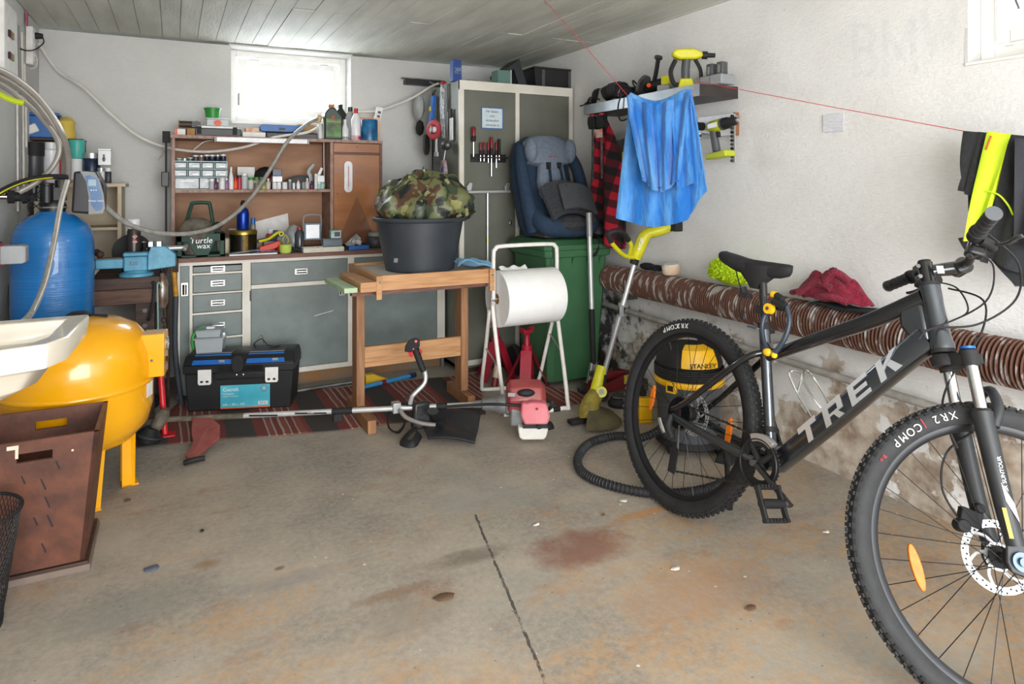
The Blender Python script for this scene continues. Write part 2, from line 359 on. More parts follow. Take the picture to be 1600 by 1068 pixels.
# floor
def floor_mat():
    m, N, L, b = nodes('stained_concrete')
    v, obj = mapping(N, L, (1, 1, 1)); vs_, _ = mapping(N, L, (1.0, 2.2, 1))
    base = mix(N, L, ramp(N, L, nz(N, L, v, 2.5, 6, .6), .35, .68), S('#7f7a72'), S('#a89d8e'))
    base = mix(N, L, mth(N, L, 'MULTIPLY', ramp(N, L, nz(N, L, v, 45, 6, .75), .40, .62), .5), base, S('#b3a798'))
    base = mix(N, L, mth(N, L, 'MULTIPLY', ramp(N, L, nz(N, L, v, 16, 7, .75), .56, .74), .28), base, S('#6b6258'))
    sep = N.new('ShaderNodeSeparateXYZ'); L.new(obj, sep.inputs[0])
    near = ramp(N, L, sep.outputs[1], .0, 1.0)
    n1 = nz(N, L, vs_, 1.7, 7, .62)
    # ochre rust, stronger towards the doorway
    dist = mth(N, L, 'MULTIPLY', mth(N, L, 'SUBTRACT', 2.1, sep.outputs[1]), .16)
    oc = ramp(N, L, mth(N, L, 'ADD', n1, dist), .50, .62)
    fine = ramp(N, L, nz(N, L, v, 24, 6, .75), .38, .62)
    och = mix(N, L, ramp(N, L, nz(N, L, v, 6, 3), .35, .65), S('#c08a4a'), S('#b3946f'))
    base = mix(N, L, mth(N, L, 'MULTIPLY', mth(N, L, 'MULTIPLY', oc, fine), .62), base, och)
    br = ramp(N, L, nz(N, L, vs_, 3.3, 6, .6), .57, .69)
    base = mix(N, L, mth(N, L, 'MULTIPLY', mth(N, L, 'MULTIPLY', br, fine), .55), base, S('#8a5a3e'))
    gr = ramp(N, L, nz(N, L, v, 1.3, 5), .56, .66)
    base = mix(N, L, mth(N, L, 'MULTIPLY', gr, .45), base, S('#8f928c'))
    # one dark rust stain
    def blob(cx, cy, rx, ry, col, st_, sc=12):
        global _
        dx = mth(N, L, 'DIVIDE', mth(N, L, 'SUBTRACT', sep.outputs[0], cx), rx); dy = mth(N, L, 'DIVIDE', mth(N, L, 'SUBTRACT', sep.outputs[1], cy), ry)
        r = mth(N, L, 'ADD', mth(N, L, 'MULTIPLY', dx, dx), mth(N, L, 'MULTIPLY', dy, dy))
        k = mth(N, L, 'SUBTRACT', mth(N, L, 'ADD', nz(N, L, v, sc, 6, .7), .42), mth(N, L, 'MULTIPLY', r, .5))
        return mix(N, L, mth(N, L, 'MULTIPLY', ramp(N, L, k, .38, .85), st_), base, S(col))
    for px, py, rx, ry, c_, s_ in ((905, 855, .22, .13, '#7b4a38', .75), (730, 870, .16, .05, '#5d5348', .6), (620, 925, .15, .03, '#7c5738', .5), (640, 960, .16, .10, '#7d7468', .45),
                                  (470, 900, .2, .05, '#77757a', .35), (1090, 920, .3, .15, '#a47f62', .5), (1010, 800, .2, .03, '#b87c38', .6), (200, 950, .25, .12, '#7f8177', .5), (437, 887, .02, .016, '#5a4028', .9), (325, 880, .045, .03, '#84684a', .7)):
        q = P(px, py, Z=0); base = blob(q.x, q.y, rx, ry, c_, s_)
    # dark joint line
    a = P(742, 803, Z=0); c = P(856, 1075, Z=0); d = (c-a); ln = d.length; d /= ln
    t = mth(N, L, 'ADD', mth(N, L, 'MULTIPLY', mth(N, L, 'SUBTRACT', sep.outputs[0], a.x), d.x), mth(N, L, 'MULTIPLY', mth(N, L, 'SUBTRACT', sep.outputs[1], a.y), d.y))
    e = mth(N, L, 'SUBTRACT', mth(N, L, 'MULTIPLY', mth(N, L, 'SUBTRACT', sep.outputs[0], a.x), -d.y), mth(N, L, 'MULTIPLY', mth(N, L, 'SUBTRACT', sep.outputs[1], a.y), -d.x))
    e = mth(N, L, 'ABSOLUTE', mth(N, L, 'ADD', e, mth(N, L, 'MULTIPLY', mth(N, L, 'SUBTRACT', nz(N, L, v, 30, 3), .5), .012)))
    on = mth(N, L, 'MULTIPLY', mth(N, L, 'LESS_THAN', e, .0045), mth(N, L, 'MULTIPLY', mth(N, L, 'GREATER_THAN', t, 0), ramp(N, L, nz(N, L, v, 14, 4, .8), .36, .50)))
    base = mix(N, L, mth(N, L, 'MULTIPLY', on, .85), base, S('#2e2b28'))
    # paint flecks and dark specks
    vo = N.new('ShaderNodeTexVoronoi'); vo.inputs['Scale'].default_value = 12; L.new(v, vo.inputs['Vector'])
    w = mth(N, L, 'MULTIPLY', mth(N, L, 'LESS_THAN', mth(N, L, 'ADD', vo.outputs['Distance'], mth(N, L, 'MULTIPLY', nz(N, L, v, 60, 2), .14)), .115), ramp(N, L, nz(N, L, v, 1.9, 3), .44, .50))
    base = mix(N, L, mth(N, L, 'MULTIPLY', w, .8), base, S('#ded9d2'))
    vo2 = N.new('ShaderNodeTexVoronoi'); vo2.inputs['Scale'].default_value = 17; L.new(vs_, vo2.inputs['Vector'])
    w2 = mth(N, L, 'LESS_THAN', mth(N, L, 'ADD', vo2.outputs['Distance'], mth(N, L, 'MULTIPLY', nz(N, L, v, 40, 2), .16)), .135)
    base = mix(N, L, mth(N, L, 'MULTIPLY', w2, .7), base, S('#4a4036'))
    L.new(base, b.inputs['Base Color'])
    L.new(ramp(N, L, nz(N, L, v, 6, 6), .3, .7, (.55, .55, .55, 1), (.85, .85, .85, 1)), b.inputs['Roughness'])
    bp = N.new('ShaderNodeBump'); bp.inputs['Strength'].default_value = .35; bp.inputs['Distance'].default_value = .004
    L.new(nz(N, L, v, 40, 7, .7), bp.inputs['Height']); L.new(bp.outputs[0], b.inputs['Normal'])
    return m
fl = M(); n = 60
fl.add([(XL-.02+(XR-XL+.04)*i/n, YF-1+(YB-YF+1.02)*j/n, -.0005) for i in range(n+1) for j in range(n+1)], [(i*(n+1)+j, (i+1)*(n+1)+j, (i+1)*(n+1)+j+1, i*(n+1)+j+1) for i in range(n) for j in range(n)])
struct(part('floor', fl, floor_mat()))
struct(part('floor', M().b2((-9, -14, -.06), (9, YF-1, -.012)), mat('yard_asphalt', '#6e6c69', .9)))
# ceiling: board-marked concrete, each board mark its own piece
ceil_m = mat('painted_board_concrete', '#d3d4ca', .8, col2='#bdbfb4', ns=3, nd=6, bump=.3, bs=25, st=(3, .6, 1))
ceil = struct(part('ceiling', M().b2((XL-.3, YF-.1, ZC+.012), (XR+.34, YB+.34, ZC+.22)), ceil_m))
x = XL; k = 0; rows = ((YF, 1.25), (1.256, 3.745), (3.752, YB))
while x < XR:
    w = random.uniform(.095, .125); w = min(w, XR-x)
    if w < .02: break
    for (a, b_) in rows:
        dz = random.uniform(0, .004)
        o = part('board', M().b2((x+.0015, a, ZC+dz), (x+w-.0015, b_, ZC+.014)), ceil_m, ceil, flat=True)
        if b_ == YB: o['label'] = 'board mark in the strip next to the rear wall'
    x += w
# rear window
wp = mat('white_window_paint', '#efeeeb', .4, col2='#e6e4de', ns=9)
pane_m = glass('window_pane', '#fbfdff', .05, .02)
def window(name, T, w, h, dep, splits=0):
    "opening of w x h in the XZ plane of T, looking from -Y; reveal of depth dep"
    fr = M(T)
    fr.b2((0, 0, 0), (-.012, dep, h)).b2((w, 0, 0), (w+.012, dep, h)).b2((-.012, 0, -.012), (w+.012, dep, 0)).b2((-.012, 0, h), (w+.012, dep, h+.012))
    o = struct(part(name, fr, plaster))
    g = M(T); y = dep-.14
    for a, b_ in (((.0, y, 0), (.045, y+.07, h)), ((w-.045, y, 0), (w, y+.07, h)), ((.045, y, 0), (w-.045, y+.07, .05)), ((.045, y, h-.045), (w-.045, y+.07, h))): g.b2(a, b_)
    part('window_frame', g, wp, o, bev=.003)
    s = M(T); y += .01
    for a, b_ in (((.055, y-.02, .06), (.10, y+.03, h-.055)), ((w-.10, y-.02, .06), (w-.055, y+.03, h-.055)), ((.10, y-.02, .06), (w-.10, y+.03, .105)), ((.10, y-.02, h-.10), (w-.10, y+.03, h-.055))): s.b2(a, b_)
    sash = part('sash', s, wp, o, bev=.003)
    part('pane', M(T).b2((.09, y+.005, .095), (w-.09, y+.009, h-.09)), pane_m, sash, flat=True)
    for q in (.2, .8): part('hinge', M(T).b2((w*q-.03, y-.03, h-.062), (w*q+.03, y-.018, h-.052)), steel, o, flat=True)
    return o
w1 = window('window_1', TR(WB[0], YB, WB[2]), WB[1]-WB[0], WB[3]-WB[2], .3)
part('latch', M().b2((WB[0]+.05, YB+.1, WB[2]+.12), (WB[0]+.06, YB+.13, WB[2]+.2)), dull_steel, w1, flat=True)
w2 = window('window_2', TR(XR, WR[1], WR[2]) @ RZ(-PI/2), WR[1]-WR[0], WR[3]-WR[2], .22)
part('hook', M().tube([(XR+.075, WR[1]-.13, WR[2]+.2), (XR+.07, WR[1]-.15, WR[2]+.27), (XR+.07, WR[1]-.11, WR[2]+.25), (XR+.07, WR[1]-.13, WR[2]+.17)], .004, 6, 5), dull_steel, w2)
part('window_sill', M().b2((XR-.004, WR[0]-.01, WR[2]-.014), (XR+.1, WR[1]+.01, WR[2]-.001)), wp, w2, bev=.003)
part('window_sill', M().b2((WB[0], YB-.02, WB[2]-.02), (WB[1], YB+.12, WB[2]-.001)), wp, w1, bev=.003)
# faint hand-painted letters and an old paper scar on the side wall
gl = mat('faded_paint_letters', '#d3d5d6', .85, col2='#e4e3e1', ns=18, lo=.3, hi=.75)
wr = bpy.data.objects['wall_right']
def on_right(px, py, off=.004):
    q = P(px, py, X=XR-off); return TR(q) @ RZ(-PI/2) @ RX(PI/2)
q = P(1302, 192, X=XR-.004)
part('paper_scar', M().box((0, 0, 0), (.10, .003, .075), TR(q) @ RZ(-PI/2)), mat('paper_scar', '#d9d9dc', .8, col2='#c3c5cd', ns=30, st=(1, 1, 6)), wr, flat=True)
# pipes along the side wall
pm = mat('grey_painted_pipe', '#a5a29c', .5, col2='#8e8a84', ns=20)
t = thing('heating_pipe', 'thin grey painted pipe running low along the right wall below the ribbed pipe', 'pipe', (2.498, 3.3, .0))
part('pipe', M().tube([(0, .42, .60), (0, .40, .50), (0, .34, .475), (0, .2, .47), (0, -3.2, .40)], .017, 12, 5), pm, t)
for y in (.1, -1.1, -2.3): part('pipe_clip', M().b2((-.021, y, .43-.01), (.047, y+.012, .51)), pm, t)
rust = mat('rusty_white_paint', '#6a493c', .75, col2='#b9b4b0', ns=20, nd=6, lo=.36, hi=.47, st=(.6, 2.4, .6))
t = thing('ribbed_radiator_pipe', 'rusty ribbed heating pipe with flaking white paint along the right wall', 'radiator', (2.462, 0, .66))
part('core', M().cyl((0, .62, 0), (0, 3.48, 0), .045, n=20), rust, t)
fn = M(); y = .64
while y < 3.47:
    fn.cyl((0, y, 0), (0, y+.004, 0), .081, n=26); y += .0148
part('fins', fn, rust, t, kind='stuff')
for y in (1.0, 2.25, 3.3): part('bracket', M().b2((-.01, y+.006, -.12), (.085, y+.012, -.075)).b2((-.01, y+.006, -.12), (-.004, y+.012, -.06)), dull_steel, t)
# ------------------------------------------------------------------ left side: bench, vise, tanks, sink, crate
# wooden workbench by the left wall
t = thing('workbench', 'dark stained wooden workbench behind the blue tank in the left corner', 'workbench', (-.40, 4.25, 0))
for i in range(4): part('plank', M().b2((-.315, -.25+i*.15, .70), (.335, -.104+i*.15, .76)), dark_bench, t, bev=.003)
part('apron', M().b2((-.315, -.24, .62), (.335, -.20, .698)), mat('lighter_bench_rail', '#6a4a38', .6, col2='#473024', ns=6, st=(1, 10, 10), bump=.15), t, bev=.003)
for x in (-.31, .22):
    for y in (-.22, .24): part('leg', M().b2((x, y, 0), (x+.09, y+.06, .62)), dark_bench, t, bev=.003)
for z in (.50, .58): part('bolt', M().cyl((.265, -.226, z), (.265, -.232, z), .012, n=8), dull_steel, t)
# cream shelf unit in the corner
sh = mat('cream_board', '#cdbfa6', .6, col2='#b9a98d', ns=7)
t = thing('shelf_unit', 'cream painted shelf unit standing on the dark bench in the left corner', 'shelf', (-.48, 4.66, .762))
part('side_panel', M().b2((-.21, -.16, 0), (-.19, .17, .47)), sh, t); part('side_panel', M().b2((.19, -.16, 0), (.21, .17, .47)), sh, t)
part('back_panel', M().b2((-.19, .15, 0), (.19, .168, .47)), sh, t)
part('shelf', M().b2((-.21, -.16, .471), (.23, .17, .489)), sh, t); part('shelf', M().b2((-.19, -.15, .22), (.19, .15, .235)), sh, t)
SZ = 1.253; SY = 4.56
def itm(px, Y): q = P(px, 287, Y=Y); return q.x, depth(q)/F
def bottle(name, label, cat, px, h, w, Y, z, prof, body, cap=None, band=None, group=None, n=14, dx=0):
    """px column, h and w in photo pixels, Y depth, z of the surface. prof: (radius fraction, height fraction) of the body; the cap sits on top"""
    x, k = itm(px, Y); H = h*k; R = w*k/2
    t = thing(name, label, cat, (x, Y, z+.0005), random.uniform(-.5, .5), group)
    top = prof[-1][1]*H
    part('body', M().lathe([(max(r*R, .0008), zz*H) for r, zz in prof], n=n), body, t)
    if cap is not None: part('cap', M().lathe([(prof[-1][0]*R*1.12, top), (prof[-1][0]*R*1.15, H*.99), (prof[-1][0]*R*.9, H)], n=n), cap, t)
    if band is not None: part('label_band', M().lathe([(prof[1][0]*R*1.015, H*.14), (prof[1][0]*R*1.02, H*.15), (prof[1][0]*R*1.02, H*prof[1][1]*.86), (prof[1][0]*R*1.015, H*prof[1][1]*.88)], n=n, cap=False), band, t)
    return t
CAN = [(.93, 0), (1, .03), (1, .78), (.9, .82)]; JAR = [(.9, 0), (1, .05), (1, .72), (.86, .76)]; BOT = [(.9, 0), (1, .04), (1, .58), (.42, .76), (.40, .80)]
CONE = [(.9, 0), (1, .04), (.95, .5), (.35, .8)]; TALL = [(.9, 0), (1, .02), (1, .8), (.75, .84)]; TIN = [(1, 0), (1, .02), (1, .97), (.96, 1)]; POT = [(.8, 0), (.9, .1), (1, .95), (.97, 1)]
charcoal = mat('charcoal_label', '#3c3d41', .4); wht = mat('gloss_white', '#e8e8ea', .3); teal = mat('teal_plastic', '#49b3a6', .4); navy = mat('navy_print', '#223a63', .35, col2='#151b28', ns=60)
bottle('aerosol_can', 'charcoal aerosol can with black cap on the cream shelf', 'spray can', 53, 64, 25, SY, SZ, [(.95, 0), (1, .02), (1, .62), (1, .66)], charcoal, matt_black)
t = bpy.data.objects['aerosol_can']; text('VMELU', .035, wht, t, facecam(-.006, -.052, .11) @ RZ(PI/2), 'lettering')
bottle('aerosol_can', 'white aerosol can with a red stripe right of the charcoal can', 'spray can', 80, 64, 22, SY+.03, SZ, TALL, wht, wht, mat('red_white_label', '#c9bcc0', .4, col2='#b43038', ns=30, hi=.5))
bottle('aerosol_can', 'red and white aerosol can behind the grey hoses', 'spray can', 98, 52, 14, SY+.05, SZ, TALL, red_plastic, black_plastic)
bottle('glue_can', 'white label can carrying the turquoise cup', 'can', 119, 38, 19, SY, SZ, TIN, wht, None, mat('grey_red_label', '#cfd2d0', .4, col2='#a33b35', ns=40))
bottle('drinking_cup', 'turquoise plastic cup on top of a white can', 'cup', 120, 29, 23, SY, SZ+38*itm(119, SY)[1]+.001, POT, teal)
bottle('paint_tin', 'black tin with blue label on the cream shelf', 'can', 143, 47, 24, SY-.01, SZ, CAN, navy, steel)
bottle('aerosol_can', 'small grey black can between turquoise cup can and black tin', 'spray can', 131, 40, 10, SY+.04, SZ, TALL, charcoal, black_plastic)
bottle('small_jar', 'little white jar with a dark label near the cream shelf end', 'jar', 158, 24, 10, SY-.07, SZ, JAR, wht, steel, charcoal)
bottle('small_jar', 'little dark jar with a pale lid at the cream shelf end', 'jar', 169, 24, 9, SY-.06, SZ, JAR, charcoal, wht)
t = thing('picture_tin', 'white tin printed with a small dark figure on top of two little jars', 'tin', P(164, 287, Y=SY-.06)); t.location.z = SZ+.104
part('body', M().b2((-.032, -.03, 0), (.032, .03, .085)), wht, t, bev=.003); part('lid', M().b2((-.034, -.032, .0855), (.034, .032, .094)), steel, t, bev=.002)
part('figure', M().ball((-.003, -.0315, .035), (.008, .001, .016), 8).ball((-.003, -.0315, .056), (.006, .001, .006), 8), charcoal, t)
x, k = itm(66, SY+.03)
t = thing('storage_box', 'blue plastic box on top of the spray cans in the corner', 'box', (x, SY+.07, 1.51))
part('body', M().b2((-.075, -.07, 0), (.075, .07, .125)), blue_plastic, t, bev=.006); part('lid', M().box((0, 0, .135), (.16, .15, .018)), blue_plastic, t, bev=.004)
part('sticker', M().b2((.045, -.0715, .085), (.072, -.0705, .10)), wht, t, flat=True)
t = thing('board_strip', 'narrow dark shelf board carrying the blue box', 'board', (x, SY+.07, 1.497)); part('board', M().b2((-.085, -.09, 0), (.20, .1, .011)), dark_bench, t)
part('strut', M().b2((-.085, .04, -.243), (-.07, .1, -.001)), dark_bench, t); part('strut', M().b2((.185, .04, -.243), (.197, .1, -.001)), dark_bench, t)
x, k = itm(98, SY)
t = thing('cleaning_cloth', 'yellow cloth bunched beside the blue box', 'cloth', (x+.01, SY+.06, 1.509))
part('cloth', M().lathe([(.055, 0), (.062, .03), (.05, .07), (.058, .1), (.03, .125), (.005, .13)], n=12, ex=.8), mat('yellow_cloth', '#d9bb55', .9, bump=.4), t)
# vise
vb = mat('vise_blue', '#5aa0bd', .45, col2='#4a8cab', ns=14, bump=.15)
vp = P(213, 436, Y=4.07)
t = thing('bench_vise', 'light blue bench vise bolted to the dark bench', 'vise', (vp.x, 4.08, .7605), -.05)
part('base', M().lathe([(.082, 0), (.082, .014), (.06, .022), (.055, .03)], n=24), vb, t)
part('body', M().rings([[(x, y, z) for y, z in ((-.05, .03), (.05, .03), (.05, .105), (-.05, .105))] for x in (-.055, .055)]).b2((-.06, -.035, .105), (.06, .035, .125)), vb, t, bev=.006)
part('slide', M().b2((-.185, -.035, .045), (-.056, .035, .095)), vb, t, bev=.006)
part('slide_top', M().b2((-.18, -.03, .0955), (-.062, .03, .10)), mat('worn_brown_metal', '#5c4a40', .5), t)
part('jaw', M().add([(.056, -.05, .03), (.19, -.05, .045), (.19, -.045, .11), (.14, -.04, .155), (.07, -.04, .155), (.056, -.045, .11), (.056, .045, .11), (.07, .04, .155), (.14, .04, .155), (.19, .045, .11), (.19, .05, .045), (.056, .05, .03)],
     [(0, 1, 2, 3, 4, 5), (11, 10, 9, 8, 7, 6), (0, 11, 10, 1), (1, 10, 9, 2), (2, 9, 8, 3), (3, 8, 7, 4), (4, 7, 6, 5), (5, 6, 11, 0)]), vb, t, bev=.005)
part('jaw_plate', M().b2((.06, -.045, .1555), (.08, .045, .18)).b2((.10, -.045, .1555), (.12, .045, .18)), chrome, t)
part('screw', M().cyl((.09, 0, .14), (.24, 0, .14), .014), steel, t); part('handle', M().cyl((.235, -.09, .14), (.235, .08, .14), .007).ball((.235, -.09, .14), .012, 8).ball((.235, .08, .14), .012, 8), steel, t)
part('plate', M().b2((-.05, -.0525, .045), (.03, -.0505, .095)), vb, t, bev=.001); text('320', .028, charcoal, t, facecam(-.01, -.0535, .07), 'lettering')
# things on the dark bench
t = thing('aerosol_can', 'tall dark spray can with white cap standing behind the blue vise', 'spray can', (P(209, 390, Y=4.2).x, 4.22, .761))
k = depth(P(209, 390, Y=4.2))/F; H = 84*k
part('body', M().lathe([(.031, 0), (.033, .01), (.033, H*.78), (.028, H*.82)], n=18), mat('dark_metal_can', '#45413f', .35, .3), t)
part('cap', M().lathe([(.032, H*.822), (.033, H*.83), (.033, H*.98), (.03, H)], n=18), wht, t)
part('hazard_label', M().box((0, 0, 0), (.018, .001, .018), TR(.006, -.034, H*.68) @ RY(PI/4)).box((0, 0, 0), (.018, .001, .018), TR(.006, -.034, H*.58) @ RY(PI/4)), mat('hazard_print', '#d9b3ae', .5, col2='#b02a2a', ns=90), t, flat=True)
t = thing('grinding_disc_lamp', 'round black lamp disc with chrome centre behind the spray can', 'lamp', (P(206, 380, Y=4.3).x, 4.34, .761))
part('disc', M().cyl((0, -.012, .105), (0, .012, .105), .1, n=32), matt_black, t); part('hub', M().cyl((.05, -.03, .12), (.05, -.013, .12), .025, .018), chrome, t); part('foot', M().b2((-.05, -.04, 0), (.05, .04, .01)), matt_black, t)
t = thing('brush', 'small brush with pale handle leaning on the black disc', 'brush', (P(224, 380, Y=4.27).x, 4.29, .761)); part('handle', M().tube([(0, 0, 0), (.005, .0, .06), (.0, 0, .11)], .007, 8, 4), cream_paint, t); part('bristles', M().lathe([(.012, .11), (.02, .16), (.006, .165)], n=10), chrome, t)
for i, (px, h, lab) in enumerate(((146, .12, 'dark steel plane blade block'), (155, .1, 'dark grey sanding tool'))):
    t = thing('hand_plane', ['black steel hand plane with round knob leaning behind the blue tank', 'worn dark green planer lying right of the blue tank'][i], 'tool', (P(px, 400, Y=4.3).x, 4.25-.13*i, .7615), .3)
    part('sole', M().b2((-.05, -.03, 0), (.05, .03, .02), TR(0, 0, .022) @ RY(-.9 if i else -.7)), dull_steel, t, bev=.002)
    part('body', M().b2((-.04, -.02, .02), (.045, .02, .055), TR(0, 0, .022) @ RY(-.9 if i else -.7)), mat('dark_olive_metal', '#38403a', .5), t, bev=.004)
    part('knob', M().ball((.02, 0, .115), .02, 10), dark_bench, t)
# hanging / standing tools between the bench and the cabinets
rustm = mat('rusty_iron', '#4f3529', .7, .4, col2='#2d211c', ns=30); handle_y = mat('yellow_varnished_handle', '#c28a2f', .45, col2='#a8741f', ns=8, st=(1, 1, 6))
t = thing('claw_hammer', 'hammer with yellow wooden handle and dark rubber grip leaning on the grey cabinet', 'hammer', (.005, 4.19, 0))
a = P(284, 595, Y=4.20)-Vector((.005, 4.19, 0)); b_ = P(275, 462, Y=4.17)-Vector((.005, 4.19, 0)); c_ = P(271, 415, Y=4.15)-Vector((.005, 4.19, 0))
a.z = .0
part('grip', M().tube([a, a*.5+b_*.5+Vector((-.018, 0, 0)), b_], .014, 10, 5), mat('dark_blue_rubber', '#3b414a', .6), t); part('handle', M().cyl(b_, c_, .013, .012), handle_y, t)
part('head', M().cyl(c_+Vector((-.055, 0, .01)), c_+Vector((.012, 0, .01)), .016).box(c_+Vector((.01, 0, .0)), (.03, .03, .07)), rustm, t, bev=.002)
base = Vector((-.05, 4.05, 0))
t = thing('jack_lever', 'bright red steel jack handle with a foot plate standing by the yellow tank', 'lever', P(258, 622, Y=3.72)*1)
t.location.z = 0; o_ = Vector(t.location)
q0 = P(258, 620, Y=3.72)-o_; q1 = P(248, 545, Y=3.78)-o_; q2 = P(247, 525, Y=3.8)-o_; q3 = P(246, 445, Y=3.87)-o_
part('tube', M().cyl((q0.x, 0, .012), q1, .014), mat('bright_red_paint', '#d01f25', .35), t); part('foot_plate', M().b2((-.04, -.035, 0), (.045, .035, .011)), MATS['bright_red_paint'], t, bev=.003)
part('collar', M().cyl(q1, q2, .014), chrome, t); part('collar', M().cyl(q1*.9+q2*.1, q1*1.0+(q1-q2)*.6, .0155), MATS['bright_red_paint'], t)
part('rod', M().tube([q2, q2*.4+q3*.6, q3, q3+Vector((.012, 0, .008)), q3+Vector((.02, 0, -.02))], .004, 8, 4), mat('pale_teal_rod', '#8fb6b0', .4, .5), t)
for nm, lab, pts, r, mt in (
    ('crowbar', 'long black crowbar standing between bench and grey cabinet', ((238, 650, 4.10), (237, 560, 4.12), (241, 445, 4.15), (245, 430, 4.14)), .011, matt_black),
    ('chain', 'rusty brown chain hanging beside the bench end', ((257, 575, 4.16), (256, 500, 4.16), (255, 440, 4.16), (258, 420, 4.17)), .014, rustm),
    ('iron_bar', 'thin rusty iron bar standing behind the hanging chain', ((262, 640, 4.2), (263, 540, 4.2), (262, 445, 4.2)), .009, rustm),
    ('rubber_hose', 'black rubber hose hanging from the bench end beside the vise', ((232, 500, 4.02), (238, 480, 4.0), (241, 450, 4.0), (239, 440, 3.99)), .009, dark_rubber)):
    L0 = P(*pts[0][:2], Y=pts[0][2]); t = thing(nm, lab, nm.replace('_', ' '), L0)
    if nm in ('crowbar', 'iron_bar'): t.location.z = 0
    o_ = Vector(t.location); pp = [P(a, b, Y=c)-o_ for a, b, c in pts]
    if nm == 'chain':
        Q = catmull(pp, 6)
        for i in range(len(Q)): part('link', M().torus(.011, .0035, 12, 6, T=TR(Q[i]) @ RX(PI/2) @ RY(PI/2*(i % 2)) @ Matrix.Diagonal((1, 1.3, 1, 1))), mt, t)
        part('hook', M().tube([Q[-1], Q[-1]+Vector((0, .0, .03)), Q[-1]+Vector((-.03, 0, .03)), Q[-1]+Vector((-.06, 0, .02))], .004, 6, 3), dull_steel, t)
    else: part('bar', M().tube([(pp[0].x, 0, 0) if nm in ('crowbar', 'iron_bar') else pp[0]]+pp[1:], r, 8, 4), mt, t)
t = thing('oil_filter_tin', 'silver funnel shaped tin hanging between the vise and the hammer', 'tin', P(253, 455, Y=4.12)); part('body', M().lathe([(.02, -.09), (.03, -.06), (.032, .04), (.02, .08), (.008, .10)], n=14), mat('dented_silver', '#b0aaa2', .35, .6, col2='#7c5f50', ns=20), t)
t = thing('work_boot', 'black boot shaped rubber bundle on the floor behind the yellow tank', 'boot', P(236, 640, Z=0)+Vector((0, .12, 0)))
part('upper', M().lathe([(.05, .0), (.055, .03), (.045, .09), (.04, .2)], n=12), matt_black, t); part('toe', M().ball((.0, -.08, .035), (.05, .09, .035), 10), matt_black, t)
# blue softener tank
bp_ = P(83, 480, D=3.15); tb = Vector((bp_.x, bp_.y, 0)); k = 3.15/F; R = 55*k
blue_t = mat('blue_fibreglass', '#1a78c2', .25, col2='#176eb4', ns=6, st=(.3, .3, 30), coat=.6, bump=.25, bs=12)
t = thing('water_softener_tank', 'tall blue water softener tank with black control head behind the sink', 'tank', tb)
zt = EYE-(330-287)*k
part('vessel', M().lathe([(R*.9, 0), (R, .02), (R, zt-.16), (R*.97, zt-.11), (R*.86, zt-.065), (R*.66, zt-.03), (R*.4, zt-.008), (.06, zt)], n=48), blue_t, t)
part('foot_ring', M().lathe([(R*1.03, 0), (R*1.04, .10), (R*1.01, .11)], n=40, cap=False), black_plastic, t)
part('neck', M().lathe([(.05, zt-.004), (.055, zt+.03), (.045, zt+.05)], n=20), black_plastic, t)
part('neck_clamp', M().torus(.056, .004, 28, 6, TR(.0, 0, zt+.02)), steel, t)
part('valve_body', M().b2((-.06, -.03, zt+.05), (.05, .05, zt+.115)).cyl((-.02, -.035, zt+.04), (-.02, -.035, zt+.13), .026).cyl((-.075, .0, zt+.05), (-.075, .0, zt+.125), .02).cyl((.02, .03, zt+.1), (.02, .03, zt+.15), .018).cyl((-.02, -.035, zt+.12), (-.02, -.035, zt+.135), .03), black_plastic, t, bev=.003)
part('fitting', M().cyl((-.16, -.02, zt+.07), (-.06, 0, zt+.07), .022).cyl((-.17, -.02, zt+.07), (-.145, -.018, zt+.07), .03, n=8).cyl((-.12, -.01, zt+.065), (-.10, -.01, zt+.068), .028, n=8), matt_black, t)
part('fitting', M().cyl((-.21, -.03, zt+.072), (-.165, -.02, zt+.07), .013).ball((-.185, -.03, zt+.085), .016, 8), chrome, t, label='chrome pipe fitting')
for i in range(7):
    a = random.uniform(0, 6.28); part('wire', M().tube([(-.06+.03*math.cos(a+j), -.05+.02*math.sin(2*a+j), zt+.10-.03*j+.01*math.sin(a*3+j)) for j in range(4)], .0022, 5, 6), matt_black, t)
hd = M(TR(.155, -.02, zt+.10) @ RZ(-.05))
prof = [(-.07, -.105), (.035, -.115), (.058, -.09), (.06, .02), (.03, .09), (-.06, .088)]
part('control_head', M(hd.T).rings([[(x, y, z) for x, z in prof] for y in (-.075, .05)]), mat('anthracite_plastic', '#2b2c30', .4), t, bev=.01)
fp = [(.0, -.115), (.06, -.112), (.068, -.085), (.062, -.02), (.045, .05), (.025, .086), (-.035, .09), (-.01, .04), (.0, -.03)]
part('front_trim', M(hd.T).rings([[(x, y, z) for x, z in fp] for y in (-.082, -.0755)]), grey_plastic, t, bev=.002, label='silver grey front trim')
sc_ = [(.012, -.07), (.03, -.098), (.052, -.092), (.058, -.075), (.055, -.02), (.035, .055), (.005, .072), (-.012, .065), (-.005, .03), (.008, -.02)]
part('display_panel', M(hd.T).rings([[(x, y, z) for x, z in sc_] for y in (-.085, -.0822)]), mat('display_blue', '#5c7fa6', .3, col2='#46689a', ns=15), t, label='blue display panel')
part('screen', M(hd.T).b2((.0, -.0865, .02), (.032, -.0852, .05)), mat('lcd_grey', '#9fb8c4', .25), t, flat=True)
text('Water Italia', .013, wht, t, hd.T @ facecam(.031, -.0862, -.05), 'lettering', .0003)
for i in range(3): part('button', M(hd.T).cyl((.012+i*.01, -.087, 0), (.012+i*.01, -.0852, 0), .003, n=8), wht, t)
